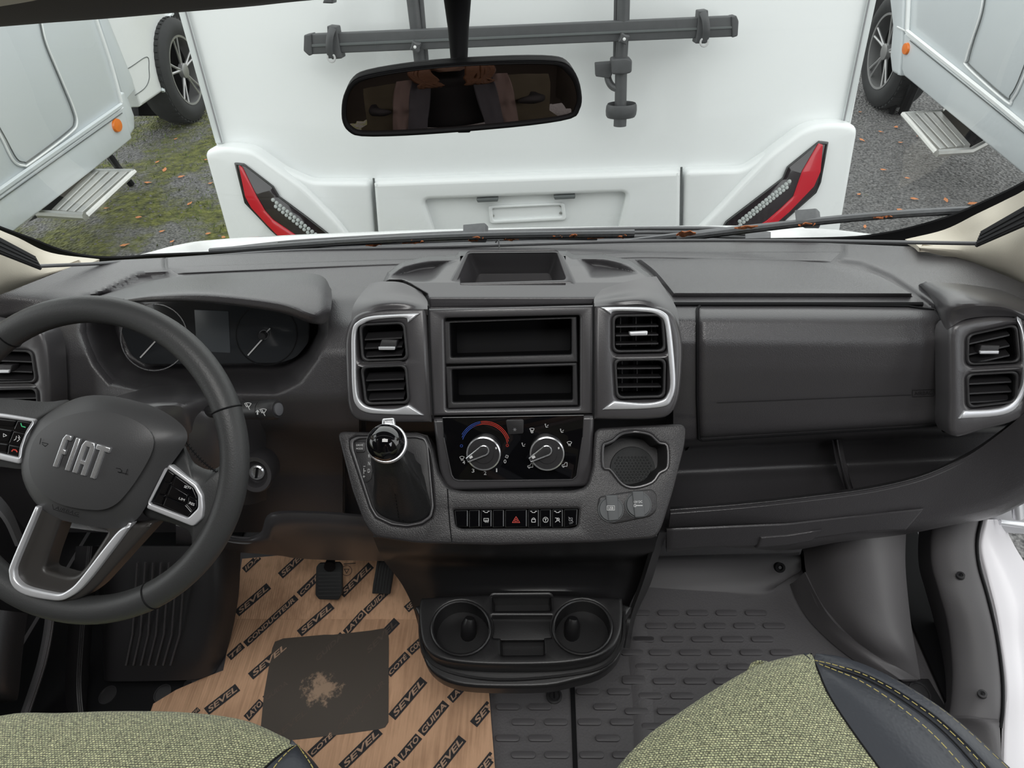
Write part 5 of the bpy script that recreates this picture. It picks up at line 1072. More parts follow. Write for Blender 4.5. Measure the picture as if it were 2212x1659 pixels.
for b_ in (('IDA', (275, 172), (372, 82), 40), ('SEVEL', (512, 210), (665, 68), 48), ('SEVEL', (230, 454), (437, 275), 48), ('TÉ', (178, 737), (268, 655), 45), ('CONDUCTEUR', (284, 650), (614, 345), 42), ('COTÉ', (632, 330), (760, 205), 45),
           ('SEVEL', (908, 332), (1100, 140), 50), ('SEVEL', (634, 584), (846, 402), 50), ('LATO', (932, 577), (1052, 442), 45), ('GUIDA', (1062, 440), (1205, 300), 45), ('SEVEL', (320, 862), (558, 655), 52), ('GUIDA', (735, 758), (915, 590), 48), ('SEVEL', (1062, 714), (1268, 500), 54),
           ('SEVEL', (1325, 428), (1420, 345), 50), ('SEVEL', (35, 1090), (237, 932), 54), ('ION', (-60, 1100), (-80+60, 1060), 30), ('LATO', (295, 1130), (395, 1020), 50), ('GUIDA', (408, 1008), (560, 895), 46), ('SEVEL', (470, 1262), (690, 1076), 52), ('CONDUCTEUR', (872, 1212), (1197, 880), 50),
           ('COTÉ', (702, 1366), (856, 1222), 50), ('COTÉ', (1209, 846), (1335, 715), 50), ('CONDUC', (1345, 704), (1500, 560), 50), ('SEVEL', (1238, 1124), (1445, 882), 60), ('SEVEL', (912, 1452), (1157, 1212), 60), ('LATO', (1292, 1387), (1412, 1245), 56), ('GUIDA', (1425, 1228), (1587, 1030), 56),
           ('LATO', (1610, 1013), (1735, 880), 54), ('GUIDA', (1130, 1545), (1272, 1396), 56), ('SEVEL', (1515, 1492), (1697, 1260), 64), ('SEVEL', (1765, 1170), (1960, 935), 60), ('SEVEL', (1790, 1500), (1980, 1260), 62)): band(*b_)
DPm = bpy.data.materials.new('dark_heel_print'); DPm.use_nodes = True; t = DPm.node_tree; b = t.nodes['Principled BSDF']; b.inputs['Roughness'].default_value = .7
tc = t.nodes.new('ShaderNodeTexCoord'); n1 = t.nodes.new('ShaderNodeTexNoise'); n1.inputs['Scale'].default_value = 45; n1.inputs['Detail'].default_value = 9; n1.inputs['Roughness'].default_value = .7
mp = t.nodes.new('ShaderNodeMapping'); mp.inputs['Location'].default_value = (.012, .015, 0); ln = t.nodes.new('ShaderNodeVectorMath'); ln.operation = 'LENGTH'
mr_ = t.nodes.new('ShaderNodeMapRange'); mr_.inputs[1].default_value = .0; mr_.inputs[2].default_value = .055; mr_.inputs[3].default_value = .42; mr_.inputs[4].default_value = 0
ad = t.nodes.new('ShaderNodeMath'); ad.operation = 'ADD'; rr = t.nodes.new('ShaderNodeValToRGB'); rr.color_ramp.elements[0].position = .66; rr.color_ramp.elements[1].position = .80
rr.color_ramp.elements[0].color = (.085, .070, .058, 1); rr.color_ramp.elements[1].color = (.42, .29, .2, 1)
t.links.new(tc.outputs['Object'], n1.inputs['Vector']); t.links.new(tc.outputs['Object'], mp.inputs[0]); t.links.new(mp.outputs[0], ln.inputs[0]); t.links.new(ln.outputs['Value'], mr_.inputs[0])
t.links.new(mr_.outputs[0], ad.inputs[0]); t.links.new(n1.outputs[0], ad.inputs[1]); t.links.new(ad.outputs[0], rr.inputs[0]); t.links.new(rr.outputs[0], b.inputs['Base Color'])
FDk = Fr((0, .812, CBz+.0011), (0, 0, 1), up=(0, 1, 0))
dko = [(588, 1400), (594, 1386), (612, 1379), (700, 1371), (720, 1371), (800, 1362), (830, 1357), (838, 1362), (840, 1380), (839, 1560), (832, 1571), (820, 1575), (740, 1586), (654, 1596), (560, 1605), (570, 1500)]
MB().plate(FDk, [pxs(FDk, dko)], .0, -.0006, .0001).build('heel_patch', DPm, CB)
m = MB(); hh = lambda x, y: hcb(x, y); stroke(m, hh, up_, arc((749, 1233), 11, 0, 360, 20), 1.0, .001, True); stroke(m, hh, up_, [(744, 1230), (754, 1230), (749, 1239)], 1.2, .001, True); stroke(m, hh, up_, [(743, 1219), (768, 1217)], 1.6, .001); m.build('recycling_mark', INK, CB, kind='stuff')
# ================================================================ SEATS
FAB = bpy.data.materials.new('green_woven_fabric'); FAB.use_nodes = True; t = FAB.node_tree; b = t.nodes['Principled BSDF']; b.inputs['Roughness'].default_value = .9; b.inputs['Sheen Weight'].default_value = .2
tc = t.nodes.new('ShaderNodeTexCoord'); ns = t.nodes.new('ShaderNodeTexNoise'); ns.inputs['Scale'].default_value = 110; vm = t.nodes.new('ShaderNodeVectorMath'); vm.operation = 'MULTIPLY_ADD'; vm.inputs[1].default_value = (.003, .003, .002)
t.links.new(tc.outputs['Object'], ns.inputs['Vector']); t.links.new(ns.outputs['Color'], vm.inputs[0]); t.links.new(tc.outputs['Object'], vm.inputs[2])
bk = t.nodes.new('ShaderNodeTexBrick'); bk.inputs['Scale'].default_value = 1; bk.inputs['Brick Width'].default_value = .0038; bk.inputs['Row Height'].default_value = .0027; bk.inputs['Mortar Size'].default_value = .0008; bk.inputs['Mortar Smooth'].default_value = 1
bk.inputs['Color1'].default_value = (.72, .72, .42, 1); bk.inputs['Color2'].default_value = (.54, .57, .33, 1); bk.inputs['Mortar'].default_value = (.07, .075, .06, 1)
n3 = t.nodes.new('ShaderNodeTexNoise'); n3.inputs['Scale'].default_value = 330; n3.inputs['Detail'].default_value = 2; rp3 = t.nodes.new('ShaderNodeMapRange'); rp3.inputs[1].default_value = .3; rp3.inputs[2].default_value = .7; rp3.inputs[3].default_value = .35; rp3.inputs[4].default_value = 1.15
mm = t.nodes.new('ShaderNodeMix'); mm.data_type = 'RGBA'; mm.blend_type = 'MULTIPLY'; mm.inputs[0].default_value = 1
t.links.new(vm.outputs[0], bk.inputs['Vector']); t.links.new(tc.outputs['Object'], n3.inputs['Vector']); t.links.new(n3.outputs[0], rp3.inputs[0]); t.links.new(bk.outputs['Color'], mm.inputs[6]); t.links.new(rp3.outputs[0], mm.inputs[7])
t.links.new(mm.outputs[2], b.inputs['Base Color']); bp = t.nodes.new('ShaderNodeBump'); bp.inputs['Strength'].default_value = .6; bp.inputs['Distance'].default_value = .001; bp.invert = True
t.links.new(bk.outputs['Fac'], bp.inputs['Height']); t.links.new(bp.outputs[0], b.inputs['Normal'])
SLE = mk('seat_leather', (.042, .046, .056), .42, grain=260, gs=.6)
YEL = mk('yellow_thread', (.60, .50, .16), .6)
PS = thing('passenger_seat', PZ(1800, 1700, FLZ), 'passenger seat cushion in green woven fabric with dark yellow-stitched leather side', 'seat')
def surf_rows(rows, zs, drop_l=True, drop_t=True):
    R = [[PZ(x, y, zz) for (x, y), zz in zip(r, z_)] for r, z_ in zip(rows, zs)]
    if drop_l: R = [[r[0]-V((-.012, .0, .13 if k else .02)), r[0]-V((0, 0, .03 if k else .01)), *r] for k, r in enumerate(R)]
    if drop_t: R = [[p-V((0, .03, .13)) for p in R[0]], [p-V((0, 0, .03)) for p in R[0]]]+R
    return R
rows = [[(1640, 1436), (1670, 1427), (1700, 1420), (1726, 1415), (1752, 1412)], [(1565, 1476), (1620, 1466), (1670, 1458), (1720, 1452), (1768, 1450)], [(1480, 1532), (1560, 1525), (1640, 1518), (1715, 1510), (1790, 1500)],
        [(1400, 1592), (1510, 1590), (1620, 1585), (1730, 1575), (1835, 1570)], [(1318, 1690), (1450, 1690), (1600, 1690), (1760, 1680), (1915, 1680)], [(1200, 1900), (1400, 1900), (1600, 1900), (1850, 1900), (2080, 1900)]]
zs = [[1.045, 1.05, 1.05, 1.05, 1.05], [1.05, 1.063, 1.068, 1.068, 1.062], [1.05, 1.07, 1.075, 1.075, 1.066], [1.05, 1.073, 1.08, 1.08, 1.068], [1.05, 1.073, 1.082, 1.082, 1.07], [1.05, 1.073, 1.082, 1.082, 1.07]]
patch('fabric_cushion', surf_rows(rows, zs), FAB, PS, su=6, sv=6, thick=.01, label='green and grey woven fabric')
seam = [(1752, 1412), (1768, 1450), (1790, 1500), (1835, 1570), (1915, 1680), (2080, 1900)]; chan = [(1756, 1431), (1802, 1444), (1872, 1468), (1962, 1521), (2060, 1602), (2220, 1790)]; outr = [(1762, 1412), (1820, 1420), (1898, 1449), (1990, 1500), (2090, 1574), (2290, 1760)]
md = lambda A, B: [((a[0]+b[0])/2, (a[1]+b[1])/2) for a, b in zip(A, B)]
zz = [1.05, 1.062, 1.066, 1.068, 1.07, 1.07]
R = [[PZ(x, y, z_+dz*min(1, i*.6)) for i, ((x, y), z_) in enumerate(zip(L, zz))] for L, dz in ((seam, 0), (md(seam, chan), .006), (chan, -.004), (md(chan, outr), .002), (outr, -.012))]
R += [[p-V((0, 0, .04)) for p in R[-1]], [p-V((.02, .03, .14)) for p in R[-1]]]
patch('leather_bolster', R, SLE, PS, su=7, sv=5, thick=.01, label='dark leather side bolster')
def stitch(A, zA, par, n=60, off=0, mat=YEL, r=.0006):
    P_ = cat([PZ(x, y, z_+off) for (x, y), z_ in zip(A, zA)], 30); m = MB(); i = 0
    acc = 0; last = P_[0]; start = P_[0]; on = True
    for p in P_[1:]:
        acc += (p-last).length; last = p
        if on and acc > .0055: m.tube([start, p], r, 4); on = False; acc = 0
        elif not on and acc > .0018: start = p; on = True; acc = 0
    return m.build('stitching', mat, par, kind='stuff')
sh_ = lambda A, B, k: [(a[0]+(b[0]-a[0])*k, a[1]+(b[1]-a[1])*k) for a, b in zip(A, B)]
stitch(sh_(chan, outr, .28), zz, PS, off=.0025); stitch(sh_(chan, seam, .13), zz, PS, off=.003); stitch(sh_(chan, outr, .93), zz, PS, off=-.005)
MB().tube(cat([PZ(x, y, z_-.002) for (x, y), z_ in zip(chan, zz)], 8), .0009, 6).build('piping', BLK, PS)
MB().tube(cat([PZ(x, y, z_+.0005) for (x, y), z_ in zip(seam, zz)], 8), .0012, 6).build('seam', BLK, PS)
MB().plate(Fr((.36, .2, .62), (0, 0, 1), up=(0, 1, 0)), [rnd([(-.17, -.2), (.15, -.2), (.15, .16), (-.12, .16)], .05)], .33, -.02, .03).build('seat_base', DARK, PS)
DS = thing('driver_seat', PZ(250, 1700, FLZ), 'driver seat cushion in green woven fabric at the lower left', 'seat')
rows = [[(-200, 1612), (0, 1547), (130, 1541), (260, 1537), (400, 1540), (520, 1556), (600, 1588), (641, 1609)], [(-220, 1660), (0, 1590), (130, 1580), (260, 1578), (400, 1583), (500, 1598), (572, 1617), (614, 1624)],
        [(-260, 1760), (0, 1700), (130, 1695), (260, 1690), (380, 1690), (450, 1690), (500, 1695), (535, 1700)], [(-300, 1950), (0, 1900), (130, 1900), (240, 1900), (330, 1900), (390, 1900), (440, 1900), (470, 1900)]]
zs = [[1.04, 1.05, 1.05, 1.05, 1.05, 1.05, 1.045, 1.04], [1.05, 1.068, 1.07, 1.07, 1.07, 1.068, 1.06, 1.055], [1.06, 1.08, 1.082, 1.082, 1.08, 1.078, 1.07, 1.065], [1.06, 1.08, 1.082, 1.082, 1.08, 1.078, 1.07, 1.065]]
patch('fabric_cushion', surf_rows(rows, zs, drop_l=False), FAB, DS, su=5, sv=6, thick=.01, label='green and grey woven fabric')
seam = [(641, 1609), (614, 1624), (575, 1656), (535, 1700), (470, 1900)]; outr = [(643, 1610), (655, 1623), (678, 1653), (712, 1710), (830, 1900)]; zz = [1.04, 1.055, 1.062, 1.065, 1.065]
mid_ = md(seam, outr)
R = [[PZ(x, y, z_+dz) for (x, y), z_ in zip(L, zz)] for L, dz in ((seam, 0), (mid_, .006), (outr, -.008))]; R += [[p-V((0, 0, .04)) for p in R[-1]], [p-V((.02, .03, .14)) for p in R[-1]]]
patch('leather_bolster', R, SLE, DS, su=7, sv=5, thick=.01, label='dark leather side bolster')
for k in (.18, .40, .80, .95): stitch(sh_(seam, outr, k), zz, DS, off=.005-.006*k)
MB().tube(cat([PZ(x, y, z_+.001) for (x, y), z_ in zip(seam, zz)], 8), .0012, 6).build('seam', BLK, DS)
MB().plate(Fr((-.55, .12, .62), (0, 0, 1), up=(0, 1, 0)), [rnd([(-.25, -.2), (.18, -.2), (.18, .16), (-.25, .18)], .05)], .33, -.02, .03).build('seat_base', DARK, DS)
# ================================================================ OUTSIDE
GZ = .12
def world_mat(): pass
GM = bpy.data.materials.new('gravel_and_moss'); GM.use_nodes = True; t = GM.node_tree; b = t.nodes['Principled BSDF']; b.inputs['Roughness'].default_value = .85
tc = t.nodes.new('ShaderNodeTexCoord'); v = t.nodes.new('ShaderNodeTexVoronoi'); v.inputs['Scale'].default_value = 55
n1 = t.nodes.new('ShaderNodeTexNoise'); n1.inputs['Scale'].default_value = 2.6; n1.inputs['Detail'].default_value = 8; n1.inputs['Roughness'].default_value = .65
sx = t.nodes.new('ShaderNodeSeparateXYZ'); mrx = t.nodes.new('ShaderNodeMapRange'); mrx.inputs[1].default_value = -1.0; mrx.inputs[2].default_value = 1.4; mrx.inputs[3].default_value = .09; mrx.inputs[4].default_value = -.16
add = t.nodes.new('ShaderNodeMath'); add.operation = 'ADD'; rm = t.nodes.new('ShaderNodeValToRGB'); rm.color_ramp.elements[0].position = .50; rm.color_ramp.elements[1].position = .62
rg = t.nodes.new('ShaderNodeValToRGB'); rg.color_ramp.elements[0].color = (.035, .035, .037, 1); rg.color_ramp.elements[0].position = .3; rg.color_ramp.elements[1].position = .72; rg.color_ramp.elements[1].color = (.26, .255, .25, 1)
rs = t.nodes.new('ShaderNodeValToRGB'); rs.color_ramp.elements[0].color = (.03, .035, .014, 1); rs.color_ramp.elements[1].color = (.18, .19, .04, 1); rs.color_ramp.elements[0].position = .3; rs.color_ramp.elements[1].position = .7
n2 = t.nodes.new('ShaderNodeTexNoise'); n2.inputs['Scale'].default_value = 22; n2.inputs['Detail'].default_value = 8; n4 = t.nodes.new('ShaderNodeTexNoise'); n4.inputs['Scale'].default_value = 90; n4.inputs['Detail'].default_value = 4
mx = t.nodes.new('ShaderNodeMix'); mx.data_type = 'RGBA'; bp = t.nodes.new('ShaderNodeBump'); bp.inputs['Distance'].default_value = .02; bp.inputs['Strength'].default_value = .8
L_ = t.links.new
L_(tc.outputs['Object'], v.inputs['Vector']); L_(tc.outputs['Object'], n1.inputs['Vector']); L_(tc.outputs['Object'], n2.inputs['Vector']); L_(tc.outputs['Object'], n4.inputs['Vector']); L_(tc.outputs['Object'], sx.inputs[0]); L_(sx.outputs['X'], mrx.inputs[0])
L_(mrx.outputs[0], add.inputs[0]); L_(n1.outputs[0], add.inputs[1]); L_(add.outputs[0], rm.inputs[0]); L_(n4.outputs[0], rg.inputs[0]); L_(n2.outputs[0], rs.inputs[0]); L_(rm.outputs[0], mx.inputs[0]); L_(rg.outputs[0], mx.inputs[6]); L_(rs.outputs[0], mx.inputs[7])
L_(mx.outputs[2], b.inputs['Base Color']); L_(v.outputs['Distance'], bp.inputs['Height']); L_(bp.outputs[0], b.inputs['Normal'])
g = MB().add([(-30, -12, GZ), (30, -12, GZ), (30, 40, GZ), (-30, 40, GZ), (-30, -12, GZ-.05), (30, -12, GZ-.05), (30, 40, GZ-.05), (-30, 40, GZ-.05)], [(0, 1, 2, 3), (7, 6, 5, 4), (0, 4, 5, 1), (1, 5, 6, 2), (2, 6, 7, 3), (3, 7, 4, 0)]).build('ground', GM, smooth=0); struct(g)
rg_ = random.Random(3)
m = MB()
for _ in range(5200):
    x, y = rg_.uniform(-3.2, -1.25), rg_.uniform(2.0, 6.2)
    if math.sin(x*3.1)+math.sin(y*2.3+x)+rg_.uniform(-1.2, 1.2) < -.1: continue
    h = rg_.uniform(.012, .035); a = rg_.uniform(0, 6.3); w_ = rg_.uniform(.004, .009)
    m.add([(x, y, GZ), (x+w_*math.cos(a), y+w_*math.sin(a), GZ), (x+rg_.uniform(-.02, .02), y+rg_.uniform(-.02, .02), GZ+h)], [(0, 1, 2)])
m.build('grass', mk('moss_green', (.11, .15, .035), .8, var=.6, vs=9), label='short mossy grass growing through the gravel on the left', cat='grass', kind='stuff', smooth=0)
m = MB()
for _ in range(6000):
    x = rg_.choice((rg_.uniform(-3.2, -1.2), rg_.uniform(1.0, 3.2), rg_.uniform(1.0, 3.2))); y = rg_.uniform(.7, 6); s = rg_.uniform(.004, .011)
    p = [V((x, y, GZ)) + V((math.cos(k*1.57+x*9)*s, math.sin(k*1.57+x*9)*s*.8, 0)) for k in range(4)]+[V((x, y, GZ+s*.9))]
    m.add(p, [(0, 1, 4), (1, 2, 4), (2, 3, 4), (3, 0, 4)])
m.build('gravel', mk('gravel_stone', (.16, .155, .15), .8, var=.7, vs=30), label='loose grey gravel stones scattered over the dark ground', cat='gravel', kind='stuff', smooth=0)
# fallen leaves
leafm = None
spots = [(355, 367), (392, 382), (320, 395), (455, 396), (445, 345), (230, 450), (483, 513), (410, 440), (450, 505), (300, 470), (380, 300), (340, 350), (350, 500), (372, 522), (270, 530), (1862, 303), (1903, 285), (1858, 242), (1945, 308), (1935, 275), (1908, 367), (1960, 385), (2043, 433), (1975, 430), (1985, 295), (1868, 490), (1945, 455), (2100, 440), (1855, 420)]
for i, (x, y) in enumerate(spots):
    p = PZ(x, y, GZ+.008)
    if leafm is None:
        pts = [(-.035, 0, 0), (-.015, .014, .006), (.01, .018, .004), (.038, 0, .010), (.01, -.017, .005), (-.015, -.013, .0)]
        m = MB(); m.add([p+V(q) for q in pts]+[p+V(q)-V((0, 0, .0015)) for q in pts], [(0, 1, 5), (1, 2, 4, 5), (2, 3, 4), (11, 7, 6), (11, 10, 8, 7), (10, 9, 8)]+[(k, (k+1) % 6, 6+(k+1) % 6, 6+k) for k in range(6)])
        o = m.build('fallen_leaf', LEAF2, smooth=0); leafm = o
    else: o = leafm.copy(); COL.objects.link(o); o.location = p
    o.rotation_euler = (0, 0, rg_.uniform(0, 6.28)); k = rg_.uniform(.38, .75); o.scale = (k, k, k)
    left = x < 1100
    meta(o, 'small dry orange leaf lying on the mossy ground left of the white motorhome' if left else 'small dry orange leaf lying on the dark gravel right of the white motorhome', 'leaf', 'fallen leaves on the mossy ground' if left else 'fallen leaves on the gravel')
# ---------------------------------------------------------------- motorhome in front
FWl = elev((-.06, 2.5, .64), 8.6)
MH = thing('motorhome', (-.06, 2.9, GZ), 'white motorhome parked straight ahead with its rear wall facing the windscreen', 'motorhome')
wall = [(316, -220), (385, 20), (457, 275), (525, 560), (1790, 560), (1838, 275), (1888, 20), (1942, -240)]
MB().plate(FWl, [pxs(FWl, wall)], 0, -1.2, .01).build('rear_wall', WPAINT, MH)
for tr_, xs_ in (('l', ((390, 20), (470, 308))), ('r', ((1883, 20), (1832, 262)))):
    (xa, ya), (xb, yb) = xs_; k = (xb-xa)/(yb-ya); xa2, ya2 = xa-k*240, ya-240; s_ = 1 if tr_ == 'l' else -1
    MB().plate(FWl, [pxs(FWl, [(xa2-4*s_, ya2), (xa2+14*s_, ya2), (xb+14*s_, yb), (xb-2*s_, yb)])], .012, -.01, .004).build('corner_profile', mk('profile_alu', (.62, .65, .65), .4) if tr_ == 'l' else bpy.data.materials['profile_alu'], MH)
    MB().tube([FWl.hit(xa2+10*s_, ya2, .014), FWl.hit(xb+9*s_, yb, .014)], .003, 6).build('profile_seam', GRY, MH)
BPm = WPAINT
def bp_(name, o, w, r, **k): return MB().plate(FWl, [rnd(pxs(FWl, o), r)]+k.pop('holes', []), w, -.02, k.pop('bev', .018), 3).build(name, BPm, MH, **k)
bp_('bumper_corner', [(458, 316), (500, 307), (557, 314), (618, 358), (680, 385), (804, 385), (818, 560), (525, 560)], .05, .025)
bp_('bumper_corner', [(1837, 263), (1800, 257), (1756, 260), (1722, 272), (1650, 326), (1600, 358), (1474, 361), (1470, 560), (1788, 560)], .05, .025)
bp_('light_surround', [(457, 315), (500, 306), (557, 313), (618, 357), (668, 392), (735, 460), (790, 530), (790, 560), (524, 560)], .078, .03, bev=.02)
bp_('light_surround', [(1838, 262), (1800, 256), (1756, 258), (1722, 270), (1648, 326), (1600, 375), (1540, 440), (1480, 500), (1480, 560), (1788, 560)], .078, .03, bev=.02)
rec = rnd(pxs(FWl, [(918, 424), (1352, 408), (1318, 560), (962, 560)]), .025)
bp_('bumper_centre', [(810, 385), (1468, 361), (1466, 560), (824, 560)], .05, .006, holes=[rec])
MB().plate(FWl, [pxs(FWl, [(905, 400), (1370, 390), (1350, 560), (940, 560)])], .012, -.01, .002).build('plate_recess', BPm, MH)
FP_ = Fr(FWl.O+FWl.n*.012, FWl.n); po = rnd(pxs(FP_, [(1055, 443), (1219, 436), (1223, 474), (1059, 482)]), .012); pi_ = rnd(pxs(FP_, [(1063, 449), (1212, 442), (1215, 466), (1066, 474)]), .008)
hold = MB().plate(FP_, [po, pi_], .012, 0, .005).build('number_plate_holder', BPm, MH)
for x, y in ((1065, 449), (1065, 466), (1211, 444), (1211, 460)): MB().lathe(FP_, [(.006, .0), (.005, .004), (.001, .004)], 12, FP_.px(x, y)).build('bolt', ALU, hold)
for q in ([(1031, 421), (1078, 419), (1077, 426), (1034, 428)], [(1195, 415), (1242, 413), (1241, 420), (1198, 422)]): MB().plate(FWl, [rnd(pxs(FWl, q), .003)], .054, .03, .002).build('plate_light', SEAMM, MH)
for a_, b_ in (((807, 385), (821, 560)), ((1472, 361), (1468, 560))): MB().tube([FWl.hit(*a_, .043), FWl.hit(*b_, .043)], .004, 6).build('bumper_joint', SEAMM, MH)
def tail(outer, red, led0, led1, rows_, side):
    T = MB().plate(FWl, [rnd(pxs(FWl, outer, .08), .006)], .088, .06, .004).build('tail_light', SMOKE, MH, label='dark tinted tail light with red blade')
    MB().plate(FWl, [pxs(FWl, outer, .08), pxs(FWl, [(sum(p[0] for p in outer)/len(outer)+(x-sum(p[0] for p in outer)/len(outer))*.93, sum(p[1] for p in outer)/len(outer)+(y-sum(p[1] for p in outer)/len(outer))*.95) for x, y in outer], .08)], .091, .07, .002).build('lens_rim', GLOSS, T)
    MB().plate(FWl, [rnd(pxs(FWl, red, .088), .003)], .093, .086, .002).build('red_blade', REDL, T)
    m = MB(); Fz = Fr(FWl.O+FWl.n*.088, FWl.n)
    for i in range(16):
        for j in range(2):
            t_ = i/15; x = led0[0]+(led1[0]-led0[0])*t_+j*rows_[0]; y = led0[1]+(led1[1]-led0[1])*t_+j*rows_[1]; m.lathe(Fz, [(.008, 0), (.006, .005), (.001, .006)], 8, Fz.px(x, y))
    m.build('led_beads', LED, T, kind='stuff')
tail([(508, 351), (527, 353), (591, 402), (604, 424), (660, 465), (720, 512), (745, 545), (640, 545), (585, 495), (530, 437)], [(517, 356), (525, 362), (554, 422), (573, 455), (590, 474), (640, 508), (680, 545), (645, 545), (600, 508), (580, 488), (543, 448), (530, 424), (519, 370)], (590, 432), (705, 525), (6, 14), 0)
tail([(1769, 304), (1788, 306), (1772, 392), (1762, 415), (1700, 470), (1640, 530), (1540, 530), (1567, 478), (1690, 384), (1700, 360)], [(1767, 309), (1777, 312), (1772, 370), (1758, 402), (1706, 456), (1650, 505), (1610, 530), (1570, 530), (1656, 476), (1686, 450), (1713, 424), (1732, 370)], (1705, 392), (1598, 478), (-6, 13), 1)
# ---------------------------------------------------------------- bike rack
FRk = Fr(FWl.O+FWl.n*.11, FWl.n); FR0 = Fr(FWl.O+FWl.n*.07, FWl.n)
BR = thing('bike_rack', FRk.hit(1106, 200), 'dark grey bike rack with long rail and straps on the white rear wall', 'bike rack')
r_ = MB().plate(FRk, [pxs(FRk, [(672, 73), (1580, 34), (1582, 78), (674, 116)])], .02, -.02, .004).build('rail', RACK, BR)
MB().plate(FRk, [pxs(FRk, [(676, 94), (1580, 55), (1580, 60), (676, 100)])], .024, .018, .001).build('rail_groove', SEAMM, r_)
for q in ([(661, 74), (677, 71), (679, 116), (672, 119), (660, 108)], [(1576, 34), (1587, 32), (1592, 44), (1590, 76), (1578, 80)]): MB().plate(FRk, [rnd(pxs(FRk, q), .004)], .026, -.024, .004).build('end_cap', RACK, BR)
for cx, cy, s_ in ((717, 92, 1), (1520, 58, -1)):
    st = MB().plate(FRk, [rnd(pxs(FRk, [(cx-6, cy-38), (cx+14, cy-36), (cx+20, cy), (cx+26, cy+32), (cx+4, cy+34), (cx-4, cy+10)] if s_ > 0 else [(cx-14, cy-36), (cx+6, cy-38), (cx+8, cy), (cx+2, cy+34), (cx-22, cy+34), (cx-18, cy+10)]), .004)], .03, -.025, .004).build('strap_holder', RACK, BR)
    P0 = [FRk.hit(cx+dx*s_, cy+dy, .034+h_) for dx, dy, h_ in ((2, -32, .0), (-4, -15, .012), (-6, 5, .014), (-5, 20, .01), (-1, 33, .004))]
    MB().tube(cat(P0, 4), .011, 8, up=FRk.n, flat=.3).build('rubber_strap', RACK, BR)
    Fx = Fr(P0[-1], FRk.n); m = MB(); m.tube([Fx.w(.012*math.cos(k*.5236), .012*math.sin(k*.5236), .002) for k in range(12)], .0035, 6, closed=True); m.build('strap_ring', mk('pale_ring', (.5, .5, .5), .5), BR)
def bar(name, pts, r, fr, flat=1, **k): return MB().tube([fr.hit(*p) for p in pts], r, 14, up=fr.n, flat=flat).build(name, RACK, BR, **k)
bar('post', [(872, -120), (892, 0), (909, 143)], .021, FR0); bar('post_rail', [(893, -120), (910, 0), (922, 140)], .008, FR0)
bar('post', [(1350, -120), (1346, 60), (1342, 130), (1340, 255)], .020, FRk); bar('post_rail', [(1334, -120), (1331, 60), (1330, 128)], .009, FR0)
MB().tube([FRk.hit(1340, 252, .0), FRk.hit(1339, 272, .0)], .022, 20).build('post_foot', RACK, BR)
for x, y in ((897, 101), (1348, 84)):
    u = FRk.px(x, y, .05); Fx = Fr(FRk.w(*u, .028), FRk.n); lo_p = []
    for k in range(12): a = k*math.pi/6; rr = .021 if k % 3 == 0 else (.013 if k % 3 == 1 else .013); lo_p.append((rr*math.cos(a+.4), rr*math.sin(a+.4)))
    o = MB().plate(Fx, [rnd(lo_p, .006)], .03, -.01, .004).build('star_knob', RACK, BR); MB().lathe(Fx, [(.005, .03), (.001, .032)], 12).build('knob_bolt', WHT, o)
Fx = Fr(FRk.O+FRk.n*.02, FRk.n)
MB().plate(Fx, [rnd(pxs(Fx, [(1320, 127), (1352, 124), (1365, 128), (1364, 156), (1350, 160), (1321, 160)]), .008)], .012, -.05, .006).build('clamp', RACK, BR)
MB().plate(Fr(FRk.O+FRk.n*-.02, FRk.n), [rnd(pxs(FRk, [(1285, 136), (1320, 133), (1322, 160), (1316, 168), (1286, 164)], -.02), .004)], .015, -.02, .004).build('clamp_arm', RACK, BR)
MB().tube(cat([Fx.hit(1312, 150, -.05), Fx.hit(1314, 172, -.04), Fx.hit(1322, 186, -.03), Fx.hit(1334, 192, -.02)], 4), .012, 10).build('clamp_hook', RACK, BR)
m = MB(); cring = FRk.hit(1342, 238)
m.tube([cring+V((.048*math.cos(a), .026*math.sin(a), .0)) for a in [2*math.pi*k/20 for k in range(20)]], .005, 8, closed=True, up=(0, 0, 1), flat=4.5); m.build('clip_ring', RACK, BR)
MB().plate(FRk, [rnd(pxs(FRk, [(707, -14), (724, -14), (722, 7), (700, 6)]), .003)], .02, -.03, .004).build('upper_bracket', RACK, BR)
